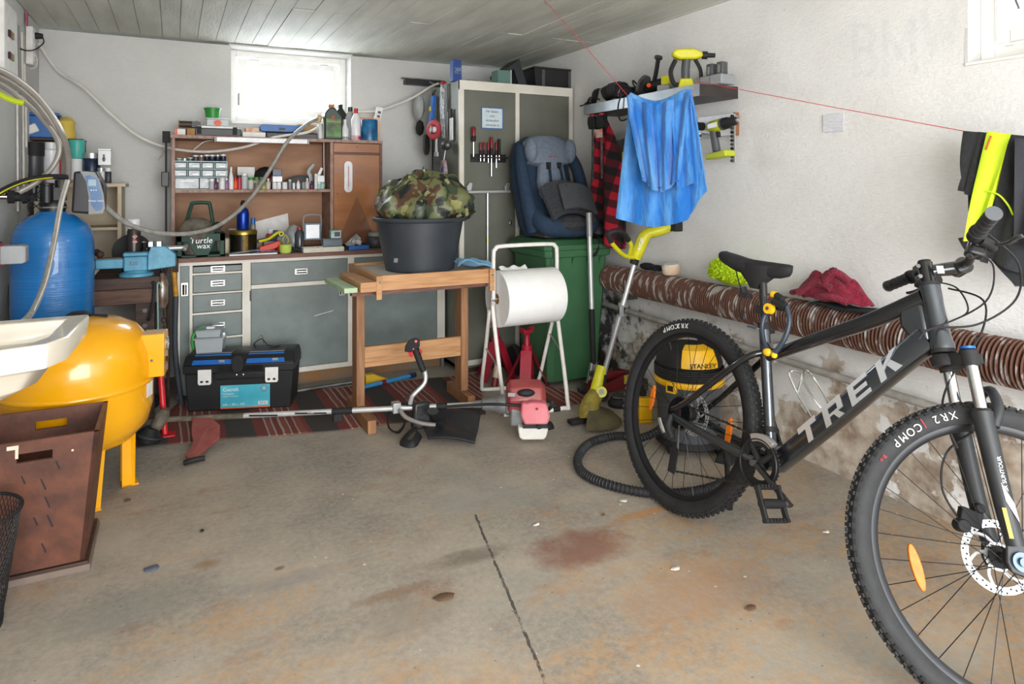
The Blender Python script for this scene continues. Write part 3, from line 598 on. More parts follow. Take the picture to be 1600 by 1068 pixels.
# yellow pressure tank
yp = Vector((P(122, 600, D=2.68).x, P(122, 600, D=2.68).y, 0)); R = 104*2.68/F
t = thing('pressure_tank', 'round yellow pressure tank on legs beside the sink', 'tank', yp)
z0, z1 = .175, .712; h = (z1-z0)
prof = [(.02, z0), (R*.45, z0+.01), (R*.75, z0+.045), (R*.93, z0+.1), (R, z0+.17), (R, z1-.2), (R*.985, z1-.15), (R*.92, z1-.095), (R*.78, z1-.045), (R*.55, z1-.014), (R*.2, z1)]
part('vessel', M().lathe(prof, n=56), yellow_paint, t); part('weld_seam', M().lathe([(R, z0+.262), (R+.004, z0+.268), (R+.004, z0+.276), (R, z0+.282)], n=56, cap=False), yellow_paint, t)
part('top_cap', M().lathe([(.07, z1-.006), (.075, z1+.01), (.05, z1+.02)], n=20, T=TR(.0, .02, .0) @ Matrix.Diagonal((.6, .6, 1, 1))).cyl((.03, .02, z1+.003), (.10, -.0, z1-.004), .008), matt_black, t)
lg = None
for q in (P(190, 757, Z=0), P(147, 808, Z=0), P(20, 800, Z=0)+Vector((0, .12, 0))):
    d = Vector((q.x, q.y, 0))-yp; d.normalize(); a = math.atan2(d.y, d.x); T = RZ(a)
    part('leg', M(T).add([(.185, -.045, .24), (.185, .045, .24), (.185, .03, 0), (.185, -.03, 0), (.197, -.052, .24), (.197, .052, .24), (.197, .034, 0), (.197, -.034, 0)], [(0, 1, 2, 3), (7, 6, 5, 4), (0, 4, 5, 1), (2, 6, 7, 3), (1, 5, 6, 2), (0, 3, 7, 4)])
      .b2((.15, -.034, 0), (.185, -.028, .235)).b2((.15, .028, 0), (.185, .034, .235)).b2((.15, -.034, 0), (.21, .034, .006)), yellow_paint, t)
bx = TR(0, 0, 0) @ RZ(-.62)
bT = RZ(-.13)
part('gauge_box', M(bT).b2((R-.035, -.055, .46), (R+.05, .055, .635)), yellow_paint, t, bev=.004)
part('gauge', M(bT).cyl((R+.0505, 0, .585), (R+.056, 0, .585), .026, n=20), mat('gauge_face', '#dfe6e8', .25), t, label='round pressure gauge')
part('gauge_rim', M(bT).torus(.027, .003, 24, 6, TR(R+.055, 0, .585) @ RY(PI/2)), chrome, t)
part('screw', M(bT).cyl((R+.005, -.0555, .53), (R+.005, -.059, .53), .006, n=8), chrome, t); part('knob', M(bT).cyl((R+.0505, 0, .52), (R+.055, 0, .52), .01, n=10), matt_black, t)
part('data_label', M(RZ(-.32)).b2((R+.0006, -.03, .385), (R+.0016, .03, .45)), paper, t, flat=True)
# sink on the left wall
porc = mat('aged_porcelain', '#e6e0d2', .22, col2='#dcd3c0', ns=5, coat=.5)
t = thing('wash_basin', 'white porcelain wash basin with chamfered corner on the left wall', 'sink', (XL, 2.2, .85))
o_ = Vector(t.location)
out = [(.004, -.28), (.30, -.235), (.44, -.19), (.475, -.11), (.49, .215), (.004, .215)]
inn = [(.06, -.22), (.28, -.185), (.40, -.145), (.425, -.09), (.435, .165), (.06, .165)]
def scl(pl, k, c): return [(c[0]+(x-c[0])*k, c[1]+(y-c[1])*k) for x, y in pl]
rg = [[(x, y, -.062) for x, y in scl(out, .97, (.25, 0))], [(x, y, -.008) for x, y in out], [(x, y, 0) for x, y in scl(out, .985, (.25, 0))], [(x, y, -.002) for x, y in inn], [(x, y, -.03) for x, y in scl(inn, .97, (.25, 0))],
      [(x, y, -.10) for x, y in scl(inn, .85, (.25, 0))], [(x, y, -.145) for x, y in scl(inn, .5, (.25, 0))], [(x, y, -.15) for x, y in scl(inn, .08, (.25, 0))]]
part('basin', M().rings(rg, cap=False), porc, t, bev=.004)
un = [[(x, y, -.06) for x, y in scl(out, .93, (.22, 0))], [(x, y, -.075) for x, y in scl(out, .84, (.21, 0))], [(x, y, -.12) for x, y in scl(out, .74, (.19, 0))], [(x, y, -.165) for x, y in scl(out, .5, (.16, 0))], [(x, y, -.18) for x, y in scl(out, .25, (.12, 0))]]
part('bowl_underside', M().rings(un), porc, t, bev=.012)
part('drain', M().cyl((.25, 0, -.152), (.25, 0, -.146), .03, n=18), chrome, t); part('drain_pipe', M().tube([(.13, .0, -.18), (.13, 0, -.36), (.12, .0, -.42), (.06, 0, -.42), (.0, 0, -.40)], .02, 10, 4), white_plastic, t)
# grey motor housing
q = P(20, 397, D=2.6)
t = thing('pump_housing', 'light grey plastic pump housing with black collar sticking out at the left wall', 'pump', (XL, q.y, q.z))
xe = P(41, 397, D=2.6).x-XL
part('housing', M(RY(PI/2)).lathe([(.045, xe-.083), (.05, xe-.08), (.05, xe-.012), (.042, xe)], n=4, T=RZ(PI/4)), grey_plastic, t, bev=.008)
part('collar', M().b2((.02, -.034, -.05), (xe-.085, .034, .05)), matt_black, t, bev=.004); part('seal', M().b2((xe-.0835, -.037, -.045), (xe-.081, .037, .045)), red_plastic, t); part('wall_pipe', M().cyl((-.01, 0, 0), (.03, 0, 0), .02), steel, t)
# brown wooden crate
hb = mat('brown_hardboard', '#6b402f', .55, col2='#4e2f24', ns=14, nd=8, bump=.1); scuff = mat('chipped_paint', '#d9cbb5', .6)
t = thing('wooden_crate', 'brown wooden crate with sloping sides and handle slots under the sink', 'crate', (-.387, 2.70, 0))
zt = .45; bt = [(-.13, -.14), (.13, -.14), (.13, .15), (-.13, .15)]; tp = [(-.172, -.17), (.172, -.17), (.172, .165), (-.172, .165)]
def slab(a0, a1, b0, b1, nrm, th, hole=None):
    "panel between bottom edge a0-a1 and top edge b0-b1 with a slot"
    a0, a1, b0, b1, n_ = map(Vector, (a0, a1, b0, b1, nrm)); m = M()
    us = [0, .36, .64, 1]; vs = [0, .84, .91, 1]
    if not hole: us = [0, 1]; vs = [0, 1]
    g = [[(a0.lerp(a1, u)).lerp(b0.lerp(b1, u), v) for v in vs] for u in us]; w = len(vs); k_ = len(us)*w
    m.v = [p for r in g for p in r]+[p+n_*th for r in g for p in r]
    for i in range(len(us)-1):
        for j in range(w-1):
            if hole and i == 1 and j == 1:
                for a, b in (((i, j), (i+1, j)), ((i+1, j), (i+1, j+1)), ((i+1, j+1), (i, j+1)), ((i, j+1), (i, j))):
                    A, B = a[0]*w+a[1], b[0]*w+b[1]; m.f.append((A, B, B+k_, A+k_))
                continue
            a, b, c, d = i*w+j, (i+1)*w+j, (i+1)*w+j+1, i*w+j+1; m.f += [(a, b, c, d), (d+k_, c+k_, b+k_, a+k_)]
    L_ = len(us)-1
    for j in range(w-1): m.f += [(j, j+1, j+1+k_, j+k_), (L_*w+j+1, L_*w+j, L_*w+j+k_, L_*w+j+1+k_)]
    for i in range(L_): m.f += [((i+1)*w, i*w, i*w+k_, (i+1)*w+k_), (i*w+w-1, (i+1)*w+w-1, (i+1)*w+w-1+k_, i*w+w-1+k_)]
    return m
V3 = lambda p, z: (p[0], p[1], z)
part('front_panel', slab(V3(bt[0], .03), V3(bt[1], .03), V3(tp[0], zt), V3(tp[1], zt), (0, 1, 0), .012, True), hb, t)
part('back_panel', slab(V3(bt[3], .03), V3(bt[2], .03), V3(tp[3], zt), V3(tp[2], zt), (0, -1, 0), .012, True), hb, t)
part('side_panel', slab(V3(bt[1], .03), V3(bt[2], .03), V3(tp[1], zt), V3(tp[2], zt), (-1, 0, 0), .014), hb, t); part('side_panel', slab(V3(bt[0], .03), V3(bt[3], .03), V3(tp[0], zt), V3(tp[3], zt), (1, 0, 0), .014), hb, t)
part('base_board', M().b2((-.14, -.15, 0), (.14, .165, .028)), dark_bench, t, bev=.002); part('base_moulding', M().b2((-.146, -.156, .0), (.146, -.1505, .02)).b2((.1405, -.15, 0), (.146, .165, .02)), mat('grey_worn_wood', '#7a6a60', .7), t)
for x, z, l in ((-.03, .33, .03), (.02, .31, .05), (.03, .25, .05), (.035, .19, .06), (.0, .19, .03), (.02, .10, .04), (.06, .36, .03)):
    y = -.14-(z-.03)/(zt-.03)*.03
    part('scratch', M().box((0, 0, 0), (.004, .0012, l), TR(x, y-.0012, z) @ RX(-.07) @ RY(-.35)), matt_black, t, flat=True)
for x, z, w_, l in ((-.055, .435, .03, .012), (.10, .40, .006, .006), (-.045, .415, .008, .03)):
    part('paint_chip', M().box((0, 0, 0), (w_, .0012, l), TR(x, -.1715+(.45-z)*.07, z) @ RX(-.07)), scuff, t, flat=True)
# mesh waste bin
t = thing('mesh_waste_bin', 'black wire mesh waste bin at the left edge in front of the brown crate', 'bin', (-.535, 2.345, 0))
wz = .325; ms = M()
for i in range(64):
    a = 2*PI*i/64
    for s_ in (1, -1):
        ms.tube([((.10+.045*v)*math.cos(a+s_*v*1.1), (.10+.045*v)*math.sin(a+s_*v*1.1), .01+v*(wz-.012)) for v in (0, .25, .5, .75, 1)], .0012, 3)
part('wire_mesh', ms, matt_black, t, kind='stuff', flat=True)
part('rim', M().torus(.146, .005, 40, 8, TR(0, 0, wz)), matt_black, t); part('base', M().lathe([(.102, 0), (.104, .02)], n=32), matt_black, t)
# electrics on the left wall
t = thing('distribution_box', 'white electrical box with switches at the top of the left wall', 'electrical box', (XL+.001, 3.86, 1.82))
part('housing', M().b2((0, -.2, -.06), (.05, .06, .25)), white_plastic, t, bev=.005)
for i in range(6): part('switch', M().b2((.05, -.13+.035*(i % 3), .0+.1*(i//3)), (.058, -.105+.035*(i % 3), .03+.1*(i//3))), [matt_black, red_plastic, green_plastic][i % 3], t)
ps = P(48, 72, X=XL+.02)
t = thing('power_strip', 'white wall power strip with one black plug in the left corner', 'power strip', (XL+.001, ps.y, ps.z))
part('housing', M().b2((0, -.035, -.105), (.035, .045, .105)), white_plastic, t, bev=.006)
for z in (.06, 0, -.06): part('socket', M().cyl((.0352, .005, z), (.038, .005, z), .024, n=20), wht, t); part('pin_hole', M().cyl((.0382, -.004, z), (.039, -.004, z), .003, n=6).cyl((.0382, .014, z), (.039, .014, z), .003, n=6), matt_black, t)
t = thing('power_plug', 'black plug and cord in the top socket of the white power strip', 'plug', (XL+.04, ps.y+.005, ps.z+.06))
part('plug', M().cyl((0.0005, 0, 0), (.035, 0, 0), .019, .014), matt_black, t); part('cord', M().tube([(.034, 0, -.005), (.04, -.02, -.04), (.01, -.08, -.09), (-.02, -.15, -.11), (-.036, -.22, -.11)], .0035, 6, 6), matt_black, t)
t = thing('warning_tag', 'pink tag hanging above the white power strip', 'tag', (XL+.006, ps.y-.02, ps.z+.16)); part('tag', M().b2((0, -.03, -.03), (.003, .02, .02)).b2((.004, -.05, -.06), (.007, -.01, -.02)), mat('pink_card', '#c5547a', .6), t, flat=True)
def wire(name, label, cat, pts, r, mt, k=8, n=8, wall=False):
    pp = [P(a, b, D=d) for a, b, d in pts]
    if wall: pp.insert(0, Vector((XL+.006, pp[0].y-.12, pp[0].z+.02)))
    t = thing(name, label, cat, pp[0]); part(name.split('_')[-1], M().tube([p-pp[0] for p in pp], r, n, k), mt, t); return t
D = lambda px, X: depth(P(px, 287, X=X))
wc = mat('white_cable', '#dedbd3', .5)
for i, (px, y0, y1) in enumerate(((27, 28, 330), (31, 40, 420), (36, 50, 300), (40, 100, 230))):
    dd = D(px, XL+.01); wire('wall_cable', ['leftmost thin pale cable running down the left corner', 'grey cable running furthest down the left corner', 'beige cable right of the grey one in the left corner', 'short white cable below the power strip'][i], 'cable',
        [(px-2, y0, dd), (px, (y0+y1)/2, dd), (px+1, y1, dd)], .005, [wc, grey_plastic, cream_paint, wc][i], 4)
wire('looped_cable', 'white cable looping in front of the power strip', 'cable', [(14, 68, 3.7), (35, 66, 3.75), (55, 85, 3.78), (56, 104, 3.78), (40, 107, 3.75), (28, 98, 3.72)], .004, wc)
t = thing('cable_junction_box', 'white plug block dangling in front of the blue box', 'plug block', P(44, 204, D=3.75)); part('housing', M().box((0, 0, 0), (.10, .05, .05), RY(-.45)), white_plastic, t, bev=.006)
part('cord', M().tube([(.03, 0, .02), (.0, 0, .09), (-.01, .01, .2), (-.02, .03, .32)], .007, 8, 5), wc, t)
# hoses
hose = glass('braided_hose', '#8a8680', .8, .25); hg = mat('grey_hose', '#a3a19b', .35, col2='#8b8983', ns=30); hw = mat('hose_stripe', '#cfccc5', .4)
def stripe_hose(name, label, pts, r):
    t = wire(name, label, 'hose', pts, r, mat('taupe_hose', '#8d8780', .35), 8, 10, True)
    pp = [P(*q[:2], D=q[2]) for q in pts]; o_ = t.location.copy()
    part('stripe', M().tube([p-o_+Vector((r*.45, -r*.8, r*.35)) for p in pp], r*.28, 6, 8), hw, t); return t
stripe_hose('braided_hose', 'outermost grey braided hose arching from the upper left down to the black valve', [(-20, 102, 2.6), (20, 120, 2.7), (62, 155, 2.8), (95, 205, 2.9), (107, 250, 3.0), (104, 292, 3.08)], .013)
stripe_hose('braided_hose', 'middle grey braided hose arching beside the outermost one', [(-20, 112, 2.7), (20, 132, 2.8), (58, 165, 2.9), (92, 215, 3.0), (100, 255, 3.08), (97, 295, 3.15)], .012)
stripe_hose('braided_hose', 'innermost grey braided hose curling back towards the valve', [(-20, 120, 2.8), (25, 148, 2.9), (66, 185, 2.95), (92, 225, 2.97), (84, 258, 2.97), (58, 284, 2.95), (30, 300, 2.92)], .012)
t = wire('earth_hose', 'black hose with a yellow stripe entering the black valve from the left', 'hose', [(-20, 316, 2.7), (5, 297, 2.75), (40, 282, 2.85), (75, 276, 2.93), (105, 277, 3.0)], .012, matt_black, 8, 8, True)
o_ = t.location.copy(); part('stripe', M().tube([P(a, b, D=d-.012)-o_ for a, b, d in ((-20, 318, 2.7), (5, 299, 2.75), (40, 284, 2.85), (75, 278, 2.93), (96, 277, 3.0))], .003, 6, 8), lime, t, label='yellow stripe')
t = wire('drain_hose', 'clear grey hose falling in front of the blue tank into the basin', 'hose', [(106, 281, 2.88), (95, 320, 2.86), (84, 380, 2.8), (70, 440, 2.6), (50, 487, 2.35), (25, 508, 2.15), (-15, 509, 1.95)], .011, hg)
o_ = P(106, 281, D=2.88); part('stripe', M().tube([P(a+2, b, D=d-.012)-o_ for a, b, d in ((106, 281, 2.88), (95, 320, 2.86), (84, 380, 2.8), (70, 440, 2.6), (50, 487, 2.35))], .003, 6, 8), hw, t)
wire('overhead_hose', 'grey hose sagging from the control head across the shelves to the window corner', 'hose', [(160, 317, 3.25), (175, 332, 3.3), (205, 352, 3.4), (250, 364, 3.55), (300, 364, 3.72), (345, 350, 3.9), (390, 312, 4.1), (425, 260, 4.25), (450, 220, 4.3), (480, 194, 4.4), (500, 184, 4.55)], .0125, hg, 8, 10)
t = wire('extension_cable', 'long white cable sagging from the power strip past the window to the rack', 'cable', [(60, 68, 3.98), (90, 110, 4.0), (130, 137, 4.0), (175, 180, 4.05), (215, 212, 4.1), (260, 230, 4.15), (320, 237, 4.2), (380, 230, 4.25), (430, 214, 4.3), (480, 207, 4.4), (503, 194, 4.55), (520, 182, 4.7), (560, 175, 4.78), (595, 172, 4.84), (640, 155, 4.88), (672, 136, 4.92), (686, 130, 4.93)], .0085, wc, 6, 8)
wire('thin_cable', 'thin white lead branching down from the sagging cable on the bare wall', 'cable', [(262, 230, 4.2), (245, 255, 4.3), (235, 290, 4.35), (215, 303, 4.35), (185, 295, 4.3), (165, 288, 4.3)], .003, wc)
wire('thin_cable', 'thin cream lead hanging from the strip lamp to the sagging cable', 'cable', [(333, 219, 4.25), (318, 222, 4.25), (305, 232, 4.22), (298, 237, 4.21)], .0035, wc)
wire('thin_cable', 'thin white lead hanging straight down beside the oil jugs', 'cable', [(505, 188, 4.5), (506, 215, 4.5), (506, 250, 4.5), (507, 292, 4.52)], .003, wc)
q = P(-4, 140, D=2.6); t = thing('hose_reel_clip', 'lime green curved clip at the left edge below the grey hoses', 'clip', q); part('clip', M().tube([(XL+.004-q.x, -.05, .04), (-.03, 0, .01), (.01, 0, -.02), (.05, 0, -.04), (.085, 0, -.048)], .012, 8, 6), glass('lime_clear', '#c8d832', .7), t)
# ------------------------------------------------------------------ painted bench with hutch, and everything on it
BY = 4.27; BX0, BX1 = P(277, 420, Y=BY).x, 1.655; CZ = .822
t = thing('bench_cabinet', 'grey and cream painted bench cabinet with drawers and doors under the window', 'cabinet', (0, BY, 0))
def Q(px, py, Y=BY): q = P(px, py, Y=Y); return q.x, q.z
part('carcass', M().b2((BX0, .02, .0), (BX0+.018, .54, CZ-.02)).b2((BX0, .5, .0), (BX1, .54, CZ-.02)).b2((BX1-.018, .02, 0), (BX1, .5, CZ-.02)), mat('cabinet_side_grey', '#6d7779', .5), t)
fr = M(); zb = .085
xs = [277, 296, 301, 378.5, 384, 392.5, 543.5, 551]
def rail(x0, x1, z0, z1): fr.b2((x0, 0, z0), (x1, .022, z1))
X = [Q(p, 480)[0] for p in xs]
X.append(1.605); 
rail(BX0, BX1, CZ-.045, CZ-.021); rail(X[3]-.004, BX1, zb, zb+.03)
for a, b in ((BX0, BX0+.014), (X[1]-.0, X[2]), (X[3], X[5]-.003), (X[6], X[7]+.01), (1.60, BX1)): fr.b2((a, -.0005, .02 if a < .1 else zb), (b, .0225, CZ-.022))
dz = [(414.5, 425), (428, 456), (458.5, 486.5), (489.5, 526), (529, 600)]
zz = [(Q(340, b)[1], Q(340, a)[1]) for a, b in dz]
for i in range(4): rail(X[2], X[3], zz[i+1][1], zz[i][0])
rail(X[2], X[3], .02, zz[4][0]); 
wz0, wz1 = Q(460, 441)[1], Q(460, 407.5)[1]; rail(X[5], X[6], Q(460, 447)[1], wz0)
rail(X[7]+.01, 1.60, Q(620, 436)[1], Q(620, 431)[1])
part('face_frame', fr, cream_paint, t)
def cup(x, z, par, vert=False):
    m = M(TR(x, -.003, z) @ (RY(PI/2) if vert else Matrix()))
    m.box((0, -.002, 0), (.075, .003, .034)).rings([[(-.03+.06*i/6, -.004-.016*math.sin(PI*j/6), .012*math.cos(PI*j/6)) for j in range(7)] for i in range(7)])
    part('handle', m, chrome, par, label='chrome cup handle')
for i, (a, b) in enumerate(zz):
    d = part('drawer', M().b2((X[2]+.003, .004, a+.003), (X[3]-.003, .022, b-.003)), grey_paint, t, bev=.0015)
    cup((X[2]+X[3])/2, (a+b)/2 if i < 4 else b-.06, d)
d = part('drawer', M().b2((X[5], .004, wz0+.002), (X[6]-.002, .022, wz1)), grey_paint, t, bev=.0015, label='wide drawer'); cup((X[5]+X[6])/2, (wz0+wz1)/2, d)
d = part('door', M().b2((X[5], .004, zb+.032), (X[6]-.002, .022, Q(460, 447.5)[1])), grey_paint, t, bev=.0015); cup(X[6]-.04, Q(530, 452)[1], d, True)
part('hinge', M().cyl((X[5]-.004, -.003, .55), (X[5]-.004, -.003, .61), .005, n=8), dull_steel, d); part('scratch', M().box((0, 0, 0), (.12, .001, .003), TR(X[6]-.15, .0032, Q(520, 488)[1]) @ RY(-.2)), wht, d, flat=True)
d = part('door', M().b2((BX0+.015, .004, .03), (X[1]-.001, .022, CZ-.047)), grey_paint, t, bev=.0015, label='narrow left door'); cup((BX0+X[1])/2+.006, Q(284, 452)[1], d, True)
d = part('drawer', M().b2((X[7]+.012, .004, Q(620, 430.5)[1]), (1.598, .022, wz1)), grey_paint, t, bev=.0015); cup(1.3, (wz0+wz1)/2, d)
d = part('door', M().b2((X[7]+.012, .004, zb+.032), (1.598, .022, Q(620, 436.5)[1])), grey_paint, t, bev=.0015, label='right door behind the small table'); cup(X[7]+.05, .6, d, True)
part('plinth', M().b2((BX0+.05, .05, 0), (BX1-.005, .07, zb)), mat('worn_plinth', '#6f6a60', .7, col2='#8a6136', ns=8), t)
t = thing('countertop', 'worn wooden worktop with a reddish edge on the painted bench', 'worktop', (0, BY, CZ-.02))
part('top', M().b2((BX0-.01, -.015, 0), (BX1, .56, .02)), mat('worktop_hardboard', '#8c7a62', .6, col2='#6f5c48', ns=9), t); part('edging', M().b2((BX0-.012, -.022, -.004), (BX1, -.0155, .019)), edge_wood, t, bev=.001)
# hutch
HY = 4.53; HX0, HX1 = -.01, 1.292; ZM = P(390, 296, Y=HY).z; ZT = 1.548
hut = mat('hutch_plywood', '#a87d5c', .6, col2='#93694b', ns=4, st=(1, 1, 3), bump=.05)
t = thing('hutch_shelf', 'brown plywood hutch shelf with a small cupboard standing on the bench', 'shelf', (0, HY, CZ+.001))
H0 = CZ+.001
part('back_panel', M().b2((HX0+.02, .27, 0), (.935, .285, ZT-H0-.021)), hut, t)
sp = mat('worn_shelf_edge', '#a98b7d', .6, col2='#8c6a5c', ns=15, st=(3, 1, 1))
part('side_panel', M().b2((HX0, 0, 0), (HX0+.018, .285, ZT-H0-.021)), sp, t); part('divider', M().b2((.937, 0, 0), (.957, .285, ZT-H0-.021)), sp, t)
part('shelf', M().b2((HX0+.019, 0, ZM-H0-.018), (.936, .268, ZM-H0)), sp, t); part('top_board', M().b2((HX0-.005, -.01, ZT-H0-.02), (HX1, .29, ZT-H0)), sp, t)
part('side_panel', M().b2((HX1-.018, 0, 0), (HX1, .285, ZT-H0-.021)), edge_wood, t)
dw = mat('veneer_door', '#a8682f', .4, col2='#8f5423', ns=3, st=(1, 1, 3), coat=.2)
part('drawer', M().b2((.96, .0, ZT-H0-.085), (HX1-.02, .02, ZT-H0-.024)), dw, t, bev=.001)
part('keyhole', M().cyl((1.118, -.0015, ZT-H0-.05), (1.118, 0.001, ZT-H0-.05), .004, n=8), matt_black, t)
part('rail', M().b2((.958, .002, ZT-H0-.098), (HX1-.019, .02, ZT-H0-.087)), edge_wood, t)
dr = part('door', M().b2((.96, .0, .02), (HX1-.02, .02, ZT-H0-.10)), dw, t, bev=.001, label='veneered cupboard door')
v_ = mat('darker_veneer', '#84502a', .4, col2='#6f4020', ns=4, coat=.2); dx0, dx1 = .96, HX1-.02; dc = (dx0+dx1)/2; dt = ZT-H0-.10
part('veneer_inlay', M().rings([[(dx0+.02, y, .021), (dx1-.02, y, .021), (dc, y, dt*.55)] for y in (-.0008, .0005)]), v_, dr, flat=True)
part('keyhole', M().cyl((dx0+.025, -.0015, .36), (dx0+.025, 0.001, .36), .004, n=8), matt_black, dr)
part('side_panel', M().b2((.958, .02, 0), (.96, .28, .4)), hut, t)
tx = P(544, 276, Y=HY-.005)
t = thing('wall_thermometer', 'white thermometer with rounded ends on the cupboard door', 'thermometer', tx)
k = depth(tx)/F; pl = [(6.3*k*math.cos(a), 18*k+6.3*k*math.sin(a)) for a in [PI*i/8 for i in range(9)]]+[(6.3*k*math.cos(a), -18*k+6.3*k*math.sin(a)) for a in [PI+PI*i/8 for i in range(9)]]
part('plate', M(RX(PI/2)).prism(pl, .006), wht, t); part('tube', M().cyl((.0, -.0075, -.07), (0, -.0075, .07), .002, n=6), red_plastic, t)
for i in range(11): part('scale_mark', M().b2((.005, -.0068, -.06+i*.012), (.013, -.0062, -.059+i*.012)), charcoal, t, flat=True)
text('°C', .013, charcoal, t, facecam(.0, -.0065, -.082), 'lettering', .0003)
# strip light at the shelf front
a = P(338, 222, Y=HY-.03); b_ = P(480, 222, Y=HY-.03); t = thing('strip_lamp', 'slim white strip lamp fixed along the top hutch shelf', 'lamp', ((a.x+b_.x)/2, HY-.03, ZT-.02))
w_ = (b_.x-a.x)/2; part('housing', M().b2((-w_, -.015, -.018), (w_, .018, .012)), wht, t, bev=.003); part('end_cap', M().b2((-w_-.012, -.016, -.02), (-w_-.0005, .018, .013)), grey_plastic, t); part('end_cap', M().b2((w_+.0005, -.016, -.02), (w_+.01, .018, .013)), grey_plastic, t)
# --- top shelf things
TY = HY+.10; T1 = ZT+.0008
def box_item(name, label, cat, px0, px1, h, Y, z, d, mt, rz=0, bev=.004, extra=None, group=None):
    a = P(px0, 287, Y=Y-d/2); b = P(px1, 287, Y=Y-d/2); k = depth(a)/F; w = b.x-a.x; H = h*k
    t = thing(name, label, cat, ((a.x+b.x)/2, Y, z), rz, group); part('body', M().b2((-w/2, -d/2, 0), (w/2, d/2, H)), mt, t, bev=bev)
    if extra: extra(t, w, d, H)
    return t, w, H
def lid(mt, th=.006, ov=.003):
    return lambda t, w, d, H: part('lid', M().b2((-w/2-ov, -d/2-ov, H+.0005), (w/2+ov, d/2+ov, H+th)), mt, t, bev=.002)
def band(mt, x0, x1, z0, z1, name='label_band'):
    return lambda t, w, d, H: part(name, M().b2((w*x0-w/2, -d/2-.0015, H*z0), (w*x1-w/2, -d/2-.0005, H*z1)), mt, t, flat=True)
box_item('cardboard_box', 'small white and orange cardboard box at the left end of the top shelf', 'box', 273, 290, 10, TY, T1, .1, paper, 0, .002, band(orange_plastic, 0, .25, 0, 1))
box_item('cardboard_box', 'low brown carton beside the white and orange box', 'box', 291, 306, 11, TY-.02, T1, .1, card, .1, .001)
t = thing('tape_roll_stack', 'dark motor shaped reel lying on the cartons of the top shelf', 'reel', (P(294, 200, Y=TY).x, TY, T1+.05)); part('drum', M().cyl((-.05, 0, .022), (.045, 0, .022), .021, n=16), mat('dark_copper', '#4b3a32', .5, .3), t); part('flange', M().cyl((-.055, 0, .025), (-.0505, 0, .025), .025, n=16).cyl((.0455, 0, .025), (.05, 0, .025), .025, n=16), card, t); part('motor_cap', M().b2((.02, -.03, .004), (.07, -.022, .04)), black_plastic, t)
box_item('tool_tray', 'flat black case with a pale lid under the white tub', 'case', 305, 377, 12, TY, T1, .16, black_plastic, 0, .004, lambda t, w, d, H: (part('lid', M().b2((-w/2+.01, -d/2, H+.0005), (w/2-.03, d/2, H+.014)), white_plastic, t, bev=.003), part('latch', M().b2((-w/2+.01, -d/2-.008, .01), (-w/2+.035, -d/2-.0005, H+.01)), matt_black, t), part('latch', M().b2((w/2-.05, -d/2-.008, .01), (w/2-.025, -d/2-.0005, H+.01)), matt_black, t)))
zq = T1+12*depth(P(340, 287, Y=TY))/F+.0155
box_item('food_tub', 'white rectangular tub with orange picture under the green tub', 'tub', 323, 357, 11, TY, zq, .1, clear2, 0, .004, lambda t, w, d, H: (part('picture', M().ball((.0, -d/2-.0008, H*.45), (.024, .0006, .018), 12), orange_plastic, t), lid(wht)(t, w, d, H)))
k = depth(P(332, 287, Y=TY))/F; t = thing('bucket_tub', 'bright green plastic tub on top of the white tub', 'tub', (P(332, 287, Y=TY).x, TY, zq+11*k+.0075)); part('body', M().lathe([(9.5*k, 0), (11.5*k, 13*k)], n=24), green_plastic, t); part('lid', M().lathe([(12.5*k, 13*k+.0005), (12.5*k, 15.5*k), (11.5*k, 16*k)], n=24), green_plastic, t)
box_item('cardboard_box', 'low flat white box in the middle of the top shelf', 'box', 379, 415, 8, TY, T1, .12, paper, 0, .002)
box_item('cardboard_box', 'slim orange and white carton on the flat white box', 'box', 384, 405, 7, TY, T1+8*k+.001, .08, mat('orange_white_card', '#d9c2ae', .6, col2='#c9713e', ns=20), 0, .001)
box_item('tool_case', 'long dark grey case right of the flat white box', 'case', 417, 496, 8, TY, T1, .14, dgrey_plastic, 0, .004, lid(matt_black, .005, 0))
t = thing('tool_case', 'blue oblong case with rounded ends on the dark grey case', 'case', ((P(408, 287, Y=TY).x+P(464, 287, Y=TY).x)/2+.012, TY, T1+8*k+.006)); pl = [(.115+.024*math.cos(a), .026+.024*math.sin(a)) for a in [-PI/2+PI*i/8 for i in range(9)]]+[(-.115+.024*math.cos(a), .026+.024*math.sin(a)) for a in [PI/2+PI*i/8 for i in range(9)]]
part('body', M(RX(PI/2)).prism(pl, .09, z0=-.045), blue_plastic, t, bev=.004); part('latch', M().b2((-.02, -.05, .015), (.02, -.0455, .03)), black_plastic, t)
box_item('cardboard_box', 'brown carton behind the brush on the top shelf', 'box', 466, 491, 14, TY+.03, T1+8*k+.006, .08, card, 0, .001)
t = thing('plastic_bag', 'crumpled white bag beside the green oil jug', 'bag', (P(499, 287, Y=TY).x, TY-.02, T1)); part('bag', M().lathe([(.03, 0), (.038, .02), (.03, .06), (.022, .1), (.008, .115)], n=9, ex=.7), mat('white_bag', '#dcdcde', .5, bump=.6, bs=30), t)
t = thing('scrub_brush', 'short brush with cream bristles stuck up in front of the window', 'brush', P(497, 186, Y=TY)); part('block', M().box((0, 0, .0), (.03, .04, .055), RY(.35)), mat('brush_bristles', '#c9b487', .9, bump=.5), t, bev=.003); part('back_plate', M().box((.018, 0, -.006), (.006, .042, .058), RY(.35)), pine, t); part('ferrule', M().tube([(0, 0, -.02), (.0, 0, -.06), (0.005, 0, -.12)], .006, 8, 3), wht, t)
dkg = mat('dark_green_plastic', '#22382a', .35); jl = mat('green_oil_label', '#5f9440', .4, col2='#2b3b22', ns=14)
